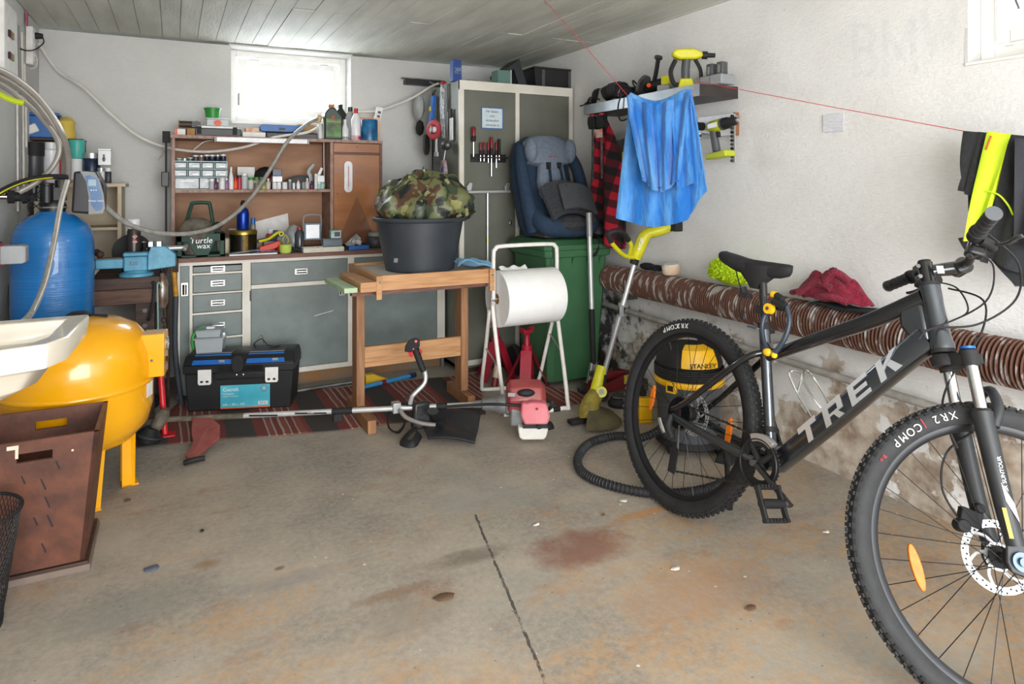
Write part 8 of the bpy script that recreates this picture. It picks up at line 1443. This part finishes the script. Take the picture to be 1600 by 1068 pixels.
part('wire_bottle_cage', M().tube([Vector((.60, .0, .55)), Vector((.57, -.03, .58)), Vector((.52, -.03, .63)), Vector((.50, 0, .66)), Vector((.52, .03, .63)), Vector((.57, .03, .58))], .003, 8, 6, closed=True).tube([Vector((.56, .0, .51)), Vector((.48, 0, .58)), Vector((.46, -.03, .64)), Vector((.46, .03, .64)), Vector((.48, 0, .58))], .003, 8, 5).tube([Vector((.52, -.01, .47)), Vector((.66, -.01, .61))], .003, 6).tube([Vector((.52, .01, .47)), Vector((.66, .01, .61))], .003, 6), chrome, bike)
# wheels
def wheel(T, lab, discside, cass):
    hub_w = .05
    w = part('wheel', M(T @ RX(PI/2)).rings([[(r*math.cos(2*PI*i/96), r*math.sin(2*PI*i/96), z) for i in range(96)] for r, z in ((.302, -.013), (.313, -.013), (.313, .013), (.302, .013), (.291, .006), (.291, -.006))], cap=False, loop=True), rimm, bike, label=lab)
    pr = [(.309+.0, -.016), (.325, -.0265), (.345, -.027), (.356, -.020), (.360, 0), (.356, .020), (.345, .027), (.325, .0265), (.309, .016), (.314, 0)]
    part('tyre', M(T @ RX(PI/2)).rings([[(r*math.cos(2*PI*i/96), r*math.sin(2*PI*i/96), z) for i in range(96)] for r, z in pr], cap=False, loop=True), tyre_m, w)
    kn = M(T); n_ = 88
    for i in range(n_):
        for row, (z, rr_, sy, sx_) in enumerate(((-.0245, .352, .005, .010), (-.0135, .360, .0065, .009), (0, .3625, .007, .010), (.0135, .360, .0065, .009), (.0245, .352, .005, .010))):
            a = 2*PI*(i+(.5 if row % 2 else 0))/n_; tilt = {-.0245: .9, -.0135: .35, 0: 0, .0135: -.35, .0245: -.9}[z]
            kn.box((0, 0, 0), (sx_, sy*1.3, .0055), RY(-a+PI/2) @ TR(0, z, rr_) @ RX(-tilt if False else tilt))
    part('tread_knobs', kn, tyre_m, w, kind='stuff', flat=True)
    part('hub', M(T @ RX(PI/2)).lathe([(.010, -.055), (.014, -.05), (.014, -.034), (.026, -.032), (.026, -.028), (.014, -.022), (.014, .022), (.026, .028), (.026, .032), (.014, .034), (.014, .05), (.010, .055)], n=28), matt_black, w)
    sm = M().cyl((0, 0, 0), (0, 0, 1), .0011, n=5); sme = None
    for i in range(32):
        a = 2*PI*i/32; side = 1 if i % 2 else -1; ah = a+(.75 if (i//2) % 2 else -.75)
        p = T @ Vector((.025*math.cos(ah), side*.030, .025*math.sin(ah))); q = T @ Vector((.292*math.cos(a), 0, .292*math.sin(a)))
        if sme is None:
            o = part('spoke', sm, spoke_m, w); sme = o.data
        else:
            o = bpy.data.objects.new('spoke', sme); COL.objects.link(o); o.parent = w
        Mx = aim(p, q) @ Matrix.Diagonal((1, 1, (q-p).length, 1)); o.matrix_local = Mx
    for s_, th in ((1, None),) if False else ():
        pass
    part('valve', M(T).cyl((-.262*math.cos(2.2)*0+.255*math.cos(2.15), 0, .255*math.sin(2.15)), (.296*math.cos(2.15), 0, .296*math.sin(2.15)), .004), matt_black, w)
    return w
def tyre_text(T, w, body, a0, size, step, mt, r=.334):
    "letters on the right hand side wall, tops towards the hub"
    a = a0
    for ch in body:
        if ch != ' ':
            X_ = T @ TR(r*math.cos(a), -.0295, r*math.sin(a)) @ Matrix(((math.cos(a+PI/2), -math.cos(a), 0, 0), (0, 0, -1, 0), (math.sin(a+PI/2), -math.sin(a), 0, 0), (0, 0, 0, 1)))
            text(ch, size, mt, w, X_, 'lettering', .0008)
        a += step/r*(1.0 if ch not in '2|I' else .85)
tl_m = mat('tyre_letter_white', '#d8d8d6', .6); tr_m = mat('tyre_letter_red', '#c2202c', .6)
TRr = TR(0, 0, RWH); TFr = SM @ TR(WBS, 0, RWH)
def disc(T, w, y, R):
    m = M(T @ TR(0, y, 0) @ RX(PI/2)); n_ = 48
    m.rings([[(r*math.cos(2*PI*i/n_), r*math.sin(2*PI*i/n_), z) for i in range(n_)] for r, z in ((R-.017, -.001), (R, -.001), (R, .001), (R-.017, .001))], cap=False, loop=True)
    m.rings([[(r*math.cos(2*PI*i/24), r*math.sin(2*PI*i/24), z) for i in range(24)] for r, z in ((.02, -.001), (.032, -.001), (.032, .001), (.02, .001))], cap=False, loop=True)
    for i in range(6):
        a = 2*PI*i/6; m.tube([(.031*math.cos(a), .031*math.sin(a), 0), (.05*math.cos(a+.25), .05*math.sin(a+.25), 0), ((R-.012)*math.cos(a+.55), (R-.012)*math.sin(a+.55), 0)], .004, 6, 3, flat=.4)
    part('brake_disc', m, mat('disc_steel', '#d4d6d8', .3, .6), w)
    hm_ = M(T @ TR(0, y, 0) @ RX(PI/2))
    for i in range(42): a = 2*PI*i/42; r = R-.008+.0045*math.sin(i*2.1); hm_.cyl((r*math.cos(a), r*math.sin(a), -.0016), (r*math.cos(a), r*math.sin(a), .0016), .003, n=5)
    part('disc_holes', hm_, matt_black, w, kind='stuff')
def reflector(T, w, a, side):
    r0 = .215; X_ = T @ RY(-a) @ TR(r0, side*.012, 0)
    part('reflector', M(X_).rings([[(.0+wx*math.cos(q)*1.0, y, .052*math.sin(q)) for q in [2*PI*i/16 for i in range(16)] for wx in (.0125,)] for y in (-.005, .005)]), refl, w, bev=.002, label='amber spoke reflector')
rw = wheel(TRr, 'rear wheel with black cassette', 1, True); fw = wheel(TFr, 'front wheel turned sideways', 1, False)
tyre_text(TRr, rw, 'XR2', math.radians(98), .027, .0225, tl_m); tyre_text(TRr, rw, 'COMP', math.radians(108), .027, .024, tl_m)
tyre_text(TFr, fw, 'XR2', math.radians(121), .027, .0225, tl_m); tyre_text(TFr, fw, '|', math.radians(134.5), .027, .02, tr_m); tyre_text(TFr, fw, 'COMP', math.radians(137.5), .027, .024, tl_m); tyre_text(TFr, fw, 'Bo', math.radians(158), .014, .012, tr_m)
disc(TFr, fw, .042, .083); disc(TRr, rw, .042, .08)
reflector(TRr, rw, PI, 1); reflector(TRr, rw, 0, 1); reflector(TFr, fw, math.radians(207), -1); reflector(TFr, fw, math.radians(20), -1)
# cassette, chain, crankset, derailleurs
for i in range(7):
    R_ = .068-.0070*i; y = -.030-.0042*i; tm = M(TRr @ TR(0, y, 0) @ RX(PI/2)); n_ = 2*int(32-3*i)
    tm.prism([((R_ if j % 2 else R_-.004)*math.cos(2*PI*j/n_), (R_ if j % 2 else R_-.004)*math.sin(2*PI*j/n_)) for j in range(n_)], .0016)
    part('sprocket', tm, mat('cassette_black', '#26272a', .35, .7) if i else dull_steel, rw, flat=True)
cr = part('crankset', M(TR(BB_+Vector((0, -.055, 0))) @ RX(PI/2)).rings([[(r*math.cos(2*PI*i/64), r*math.sin(2*PI*i/64), z) for i in range(64)] for r, z in ((.052, -.002), (.076, -.002), (.076, .002), (.052, .002))], cap=False, loop=True), matt_black, bike)
tm = M(TR(BB_+Vector((0, -.055, 0))) @ RX(PI/2))
for j in range(40): a = 2*PI*j/40; tm.box((.0775, 0, 0), (.006, .005, .003), RZ(a))
part('chainring_teeth', tm, dull_steel, cr, kind='stuff', flat=True)
CR = Vector((.154, 0, -.066)); cd = CR.normalized()
for j in range(4): a = PI/4+PI/2*j; part('spider_arm', M().cyl(BB_+Vector((.0, -.058, 0)), BB_+Vector((.068*math.cos(a), -.055, .068*math.sin(a))), .011, .007, n=8), matt_black, cr)
part('guard_ring', M(TR(BB_+Vector((0, -.066, 0))) @ RX(PI/2)).torus(.074, .0035, 56, 6), black_plastic, cr)
part('crank_arm', M().tube([BB_+Vector((0, -.078, 0))-cd*.012, BB_+Vector((0, -.082, 0))+CR*.5, BB_+Vector((0, -.088, 0))+CR*1.04], .014, 12, 4, flat=.65), frame_b, cr); part('crank_bolt', M().cyl(BB_+Vector((0, -.075, 0)), BB_+Vector((0, -.094, 0)), .010), dull_steel, cr)
part('crank_arm', M().tube([BB_+Vector((0, .055, 0))+cd*.012, BB_+Vector((0, .062, 0))-CR*.5, BB_+Vector((0, .07, 0))-CR*1.04], .014, 12, 4, flat=.65), frame_b, cr)
def pedal(c, s_):
    p = part('pedal', M(TR(c) @ RY(1.0)).b2((-.052, -.050, -.011), (-.040, .050, .011)).b2((.040, -.050, -.011), (.052, .050, .011)).b2((-.046, -.050, -.009), (.046, -.039, .009)).b2((-.046, .039, -.009), (.046, .050, .009)), matt_black, bike, bev=.003)
    part('pedal_body', M(TR(c)).cyl((0, -.046, 0), (0, .046, 0), .014, n=14), matt_black, p); part('spindle', M(TR(c)).cyl((0, -s_*.045, 0), (0, -s_*.065, 0), .008), dull_steel, p)
    tm = M(TR(c) @ RY(1.0))
    for j in range(6):
        for q in (-.046, .046): tm.b2((q-.004, -.042+.014*j, -.016), (q+.004, -.035+.014*j, .016))
    part('pedal_teeth', tm, matt_black, p, kind='stuff')
pedal(BB_+CR+Vector((0, -.16, 0)), -1); pedal(BB_-CR+Vector((0, .14, 0)), 1)
# chain runs
def chain(a, b_, mt):
    m = M(); d = b_-a; n_ = int(d.length/.0127); T = aim(a, b_)
    for i in range(n_): m.box((0, 0, .0127*i+.006), (.007, .0035 if i % 2 else .0075, .0135), T)
    part('chain', m, mt, bike, kind='stuff', flat=True)
cm = mat('chain_dark', '#4a4845', .4, .8)
chain(BB_+Vector((-.005, -.055, .077)), Vector((.005, -.042, RWH+.042)), cm)
dj = Vector((.045, -.052, .185)); chain(BB_+Vector((-.01, -.055, -.077)), dj+Vector((.005, 0, -.022)), cm); chain(Vector((.02, -.042, RWH-.04)), dj+Vector((.0, 0, .055)), cm)
rd_ = part('rear_derailleur', M().tube([Vector((.005, -.075, RWH-.01)), Vector((.015, -.09, RWH-.05)), Vector((.045, -.085, RWH-.085))], .013, 10, 4), matt_black, bike)
part('cage', M().rings([[dj+Vector((x, y, z)) for x, z in ((-.02, -.03), (.02, -.03), (.022, .06), (-.008, .075), (-.02, .05))] for y in (-.014, -.011)]), matt_black, rd_, bev=.002); part('silver_link', M().tube([Vector((-.03, -.097, RWH-.035)), Vector((-.005, -.1, RWH-.06)), Vector((.01, -.098, RWH-.075))], .009, 8, 3), chrome, rd_, label='silver link')
for z in (-.012, .045): part('jockey_wheel', M(TR(dj+Vector((0, -.004, z))) @ RX(PI/2)).prism([((.018 if j % 2 else .014)*math.cos(2*PI*j/22), (.018 if j % 2 else .014)*math.sin(2*PI*j/22)) for j in range(22)], .006), black_plastic, rd_)
fd_ = part('front_derailleur', M().rings([[BB_+Vector((.092*math.cos(a)*1.0+dx, y, .092*math.sin(a)+0)) for a in [PI*.32+PI*.36*i/8 for i in range(9)] for dx in (0,)]+[BB_+Vector((.068*math.cos(a), y, .068*math.sin(a))) for a in [PI*.68-PI*.36*i/8 for i in range(9)]] for y in (-.068, -.045)]), mat('silver_shell', '#c2c4c6', .3, .7), bike, bev=.002)
part('clamp_band', M().cyl(BB_.lerp(STT, .22), BB_.lerp(STT, .26), .0205, n=18), matt_black, fd_)
part('kickstand', M().tube([Vector((.10, .07, .36)), Vector((.13, .10, .28)), Vector((.12, .165, .12)), Vector((.10, .20, .058))], .010, 10, 4), matt_black, bike); part('kickstand_foot', M().tube([Vector((.112, .185, .085)), Vector((.098, .207, .05))], .014, 10), black_plastic, bike)
# saddle with black cover
S0 = []
prof = [(-.155, .004, .020, .995), (-.15, .045, .026, .993), (-.12, .070, .032, .990), (-.07, .076, .040, .982), (-.01, .056, .042, .976), (.05, .034, .040, .976), (.11, .024, .034, .976), (.145, .018, .024, .976), (.158, .004, .010, .974)]
for x, w, h, z in prof: S0.append([Vector((.225+x, w*math.copysign(abs(math.cos(a))**.8, math.cos(a)), z+(.018 if math.sin(a) > 0 else h*1.05)*math.sin(a)-.0)) for a in [2*PI*i/24 for i in range(24)]])
sad = part('saddle', M().rings(S0), mat('saddle_cover_black', '#151518', .8, bump=.3, bs=20), bike); part('maker_tab', M().box((0, 0, 0), (.006, .001, .016), TR(.095, -.044, .995) @ RY(.3)), wht, sad)
part('skirt', M().lathe([(.075, .0), (.06, -.035), (.028, -.07), (.018, -.085)], n=22, T=TR(.235, 0, .975) @ Matrix.Diagonal((1.15, .75, 1, 1))), bpy.data.materials['saddle_cover_black'], sad)
part('draw_cord', M().tube([Vector((.16, -.03, .945)), Vector((.19, -.035, .90)), Vector((.205, -.03, .875))], .0025, 6, 4), matt_black, sad); part('cord_lock', M().tube([Vector((.205, -.028, .885)), Vector((.222, -.024, .855))], .014, 8).b2((.205, -.04, .850), (.24, -.01, .868)), matt_black, sad)
part('cord_end', M().tube([Vector((.22, -.03, .845)), Vector((.215, -.03, .80)), Vector((.235, -.032, .775)), Vector((.225, -.03, .80))], .0025, 6, 5), matt_black, sad)
# cable lock hanging under the seat
lk = thing('cable_lock', 'black and yellow cable lock clipped on the bicycle seat post', 'lock', (BM @ Vector((.315, -.03, .82))), 0); lk.rotation_euler = BM.to_euler()
part('bracket', M().b2((-.03, -.008, -.015), (.02, .02, .015)).tube([(-.02, .03, .01), (.02, .03, .02), (.09, .01, .02)], .010, 8, 4), matt_black, lk); part('lock_button', M().cyl((.03, -.016, .01), (.03, .004, .01), .018, n=18), vy, lk, label='yellow button'); part('key_slot', M().cyl((.03, -.0175, .01), (.03, -.0165, .01), .007, n=10), dull_steel, lk)
part('lock_head', M().cyl((.045, 0, .06), (.075, 0, .05), .012).cyl((.04, -.003, .04), (.09, .0, .03), .014), matt_black, lk); part('yellow_cap', M().cyl((.03, 0, .062), (.0445, 0, .06), .013), vy, lk)
part('cable', M().tube([(.015, 0, .0), (.01, -.005, -.05), (.03, -.008, -.10), (.055, -.01, -.13)], .008, 10, 5).tube([(.095, 0, .03), (.115, 0, -.02), (.11, -.005, -.08), (.085, -.01, -.13)], .009, 10, 5), mat('cable_sheath', '#2b3442', .4), lk); part('joint', M().ball((.055, -.01, -.135), (.018, .013, .014), 10).ball((.085, -.01, -.138), (.011, .011, .012), 8), vy, lk, label='yellow joint')
# fork, in the turned steering frame
def SMp(m=None): return M(SM)
fk = part('fork', M(SM @ aim(sp(.455), sp(.475))).lathe([(.033, 0), (.034, .018), (.028, .03)], n=22), matt_black, bike)
cw = M(SM)
for s_ in (-1, 1): cw.rings([[sp(.448+dz, .01+f, s_*y) for dz, f, y in ((0, -.02, .0), (0, .03, .0), (.004, .055, .068), (.004, .015, .085), (.004, -.005, .06), )], [sp(.448+dz, .01+f, s_*y) for dz, f, y in ((.045, -.02, .0), (.045, .03, .0), (.03, .055, .068), (.03, .015, .085), (.03, -.005, .06))]])
part('crown', cw, matt_black, fk, bev=.004)
for s_ in (-1, 1):
    part('stanchion', M(SM @ aim(sp(.30, .032, s_*.066), sp(.478, .032, s_*.066))).lathe([(.0148, 0), (.0148, .178)], n=22), chrome, fk); part('crown_cap', M(SM @ aim(sp(.478, .032, s_*.066), sp(.492, .032, s_*.066))).lathe([(.022, -.03), (.022, .008), (.017, .012)], n=18), matt_black, fk)
    if s_ < 0: part('dial', M(SM @ aim(sp(.4905, .032, s_*.066), sp(.497, .032, s_*.066))).lathe([(.0185, 0), (.0185, .006)], n=18), mat('anodised_blue', '#2f6fd0', .3, .6), fk, label='blue adjuster ring')
    part('lower_leg', M(SM).tube([sp(.335, .032, s_*.066), sp(.30, .032, s_*.066), sp(.2, .033, s_*.067), sp(.10, .036, s_*.066), sp(.035, .042, s_*.062)], .022, 18, 3, rr=lambda q: .0245-.004*q), mat('fork_matt_black', '#25272a', .5), fk)
    part('wiper_seal', M(SM @ aim(sp(.335, .032, s_*.066), sp(.342, .032, s_*.066))).lathe([(.0235, 0), (.0195, .007)], n=18), black_plastic, fk)
    part('dropout', M(SM).rings([[Vector((WBS+x, s_*(.055+yy), RWH+z)) for x, z in ((-.028, -.012), (-.015, -.03), (.012, -.030), (.026, -.01), (.02, .02), (-.01, .05), (-.035, .04))] for yy in (0, .009)]), bpy.data.materials['fork_matt_black'], fk, bev=.003)
part('arch', M(SM).tube([sp(.30, .052, -.066), sp(.345, .075, -.060), sp(.385, .085, -.03), sp(.392, .088, 0), sp(.385, .085, .03), sp(.345, .075, .060), sp(.30, .052, .066)], .013, 10, 4), bpy.data.materials['fork_matt_black'], fk)
part('axle_cap', M(SM).cyl(Vector((WBS, -.072, RWH)), Vector((WBS, -.062, RWH)), .021, n=20).cyl(Vector((WBS, -.080, RWH)), Vector((WBS, -.0725, RWH)), .010, n=12), mat('slate_hub', '#4d5c70', .3, .5), fk, label='blue grey axle cap'); part('quick_release', M(SM).tube([Vector((WBS, .065, RWH)), Vector((WBS+.02, .09, RWH)), Vector((WBS+.02, .09, RWH+.06))], .006, 8, 4), chrome, fk)
def legdecal(s, txt, size, mt): return text(txt, size, mt, fk, SM @ TR(sp(s, .036, -.0905)) @ Matrix(((-AX.x*-1, -EF.x*1, 0, 0), (0, 0, -1, 0), (AX.z, -EF.z, 0, 0), (0, 0, 0, 1))), 'lettering', .0006)
legdecal(.19, 'SR SUNTOUR', .013, wht)
part('decal', M(SM).rings([[sp(s, f, y) for s, f in ((.13, .030), (.17, .028), (.125, .047), (.085, .049))] for y in (-.0905, -.0895)]), wht, fk, flat=True, label='white leg decal'); part('warning_sticker', M(SM).rings([[sp(s, f, y) for s, f in ((.05, .020), (.115, .018), (.115, .027), (.05, .029))] for y in (-.0895, -.088)]), lime, fk, flat=True, label='yellow sticker')
part('brake_caliper', M(SM).b2((WBS-.095, .034, RWH+.045), (WBS-.045, .062, RWH+.085)).cyl((WBS-.085, .03, RWH+.04), (WBS-.085, .07, RWH+.04), .016).cyl((WBS-.055, .03, RWH+.095), (WBS-.055, .06, RWH+.095), .012), matt_black, fk, bev=.003)
part('brake_hose', M(SM).tube([Vector((WBS-.09, .05, RWH+.05)), Vector((WBS-.14, .05, RWH+.11)), Vector((WBS-.15, .03, RWH+.20)), Vector((WBS-.08, .055, RWH+.30)), sp(.35, .0, .07), sp(.45, .04, .05), sp(.55, .12, .03), sp(.66, .18, .10), sp(.72, .14, .20)], .0028, 8, 8), matt_black, fk)
# cockpit
st = part('stem', M(SM @ aim(sp(.69), sp(.745))).lathe([(.0195, -.004), (.0195, .055)], n=22), frame_b, bike); part('spacer', M(SM @ aim(sp(.685), sp(.69))).lathe([(.0185, -.006), (.0185, .001)], n=20), matt_black, st)
part('extension', M(SM).tube([sp(.718, .010), sp(.724, .04), sp(.730, .078)], .0185, 16, 4), frame_b, st); part('bar_clamp', M(SM).cyl(sp(.731, .092, -.024), sp(.731, .092, .024), .0235, n=22), frame_b, st); part('top_cap', M(SM @ aim(sp(.745), sp(.75))).lathe([(.0175, 0.0005), (.0165, .006)], n=20), matt_black, st)
part('stem_label', M(SM).rings([[sp(.718+a, .028+b_, y) for a, b_ in ((-.010, -.008), (-.010, .010), (.012, .010), (.012, -.008))] for y in (-.0195, -.0185)]), wht, st, flat=True, label='white price label')
for q in (.702, .732): part('stem_bolt', M(SM).cyl(sp(q, -.024, -.014), sp(q, -.024, .014), .006, n=10), dull_steel, st)
bar_pts = [sp(.765, .025, -.345), sp(.762, .045, -.235), sp(.755, .068, -.14), sp(.735, .090, -.06), sp(.731, .092, 0), sp(.735, .090, .06), sp(.755, .068, .14), sp(.762, .045, .235), sp(.765, .025, .345)]
hbz = part('handlebar', M(SM).tube(bar_pts, .0125, 16, 6), frame_b, bike)
for s_ in (-1, 1):
    def bp2(y, ds=0, df=0): # along the outer bar
        t_ = (abs(y)-.25)/.115; return sp(.762+.003*t_+ds, .045-.020*t_+df, s_*(abs(y)-.02))
    g_ = part('grip', M(SM).tube([bp2(.245), bp2(.30), bp2(.368)], .0165, 20, 3), dark_rubber, hbz)
    part('grip_end', M(SM).cyl(bp2(.3685), bp2(.372), .0185, n=24), mat('grip_end_grey', '#55585c', .6), hbz); part('grip_collar', M(SM).cyl(bp2(.236), bp2(.2445), .0215, n=22), black_plastic, hbz)
    rm = M(SM)
    for j in range(9): rm.torus(.0165, .0017, 18, 4, aim(bp2(.25+.0135*j), bp2(.30+.0135*j)) @ RX(.35 if j % 2 else -.35))
    part('grip_pattern', rm, dark_rubber, hbz, kind='stuff')
    part('brake_clamp', M(SM).cyl(bp2(.205), bp2(.222), .019, n=18), matt_black, hbz)
    part('brake_lever_body', M(SM).tube([bp2(.213, -.012, .01), bp2(.20, -.02, .035), bp2(.18, -.022, .045)], .013, 12, 4), matt_black, hbz)
    part('brake_lever', M(SM).tube([bp2(.205, -.022, .045), bp2(.24, -.03, .062), bp2(.29, -.034, .066), bp2(.305, -.034, .075)], .006, 10, 5, flat=.7), mat('lever_dark_alloy', '#5b5e63', .3, .8), hbz)
    part('shifter', M(SM).box(bp2(.185, -.034, .0), (.045, .04, .03), None, .85, .85), black_plastic, hbz, bev=.008); part('thumb_paddle', M(SM).tube([bp2(.19, -.045, -.0), bp2(.205, -.055, -.02), bp2(.225, -.055, -.028)], .007, 8, 3, flat=.6), black_plastic, hbz)
    part('shift_cable', M(SM).tube([bp2(.17, -.03, .01), sp(.70, .12, s_*.11), sp(.62, .11, s_*.05), sp(.57, .02, s_*-.035), sp(.54, -.06, s_*-.034)], .0024, 8, 8), matt_black, hbz)
part('brake_hose', M(SM).tube([sp(.77, .09, -.18), sp(.70, .16, -.15), sp(.62, .17, -.08), sp(.56, .08, -.045), sp(.55, -.03, -.035), sp(.52, -.07, -.03)], .0028, 8, 8), matt_black, hbz)
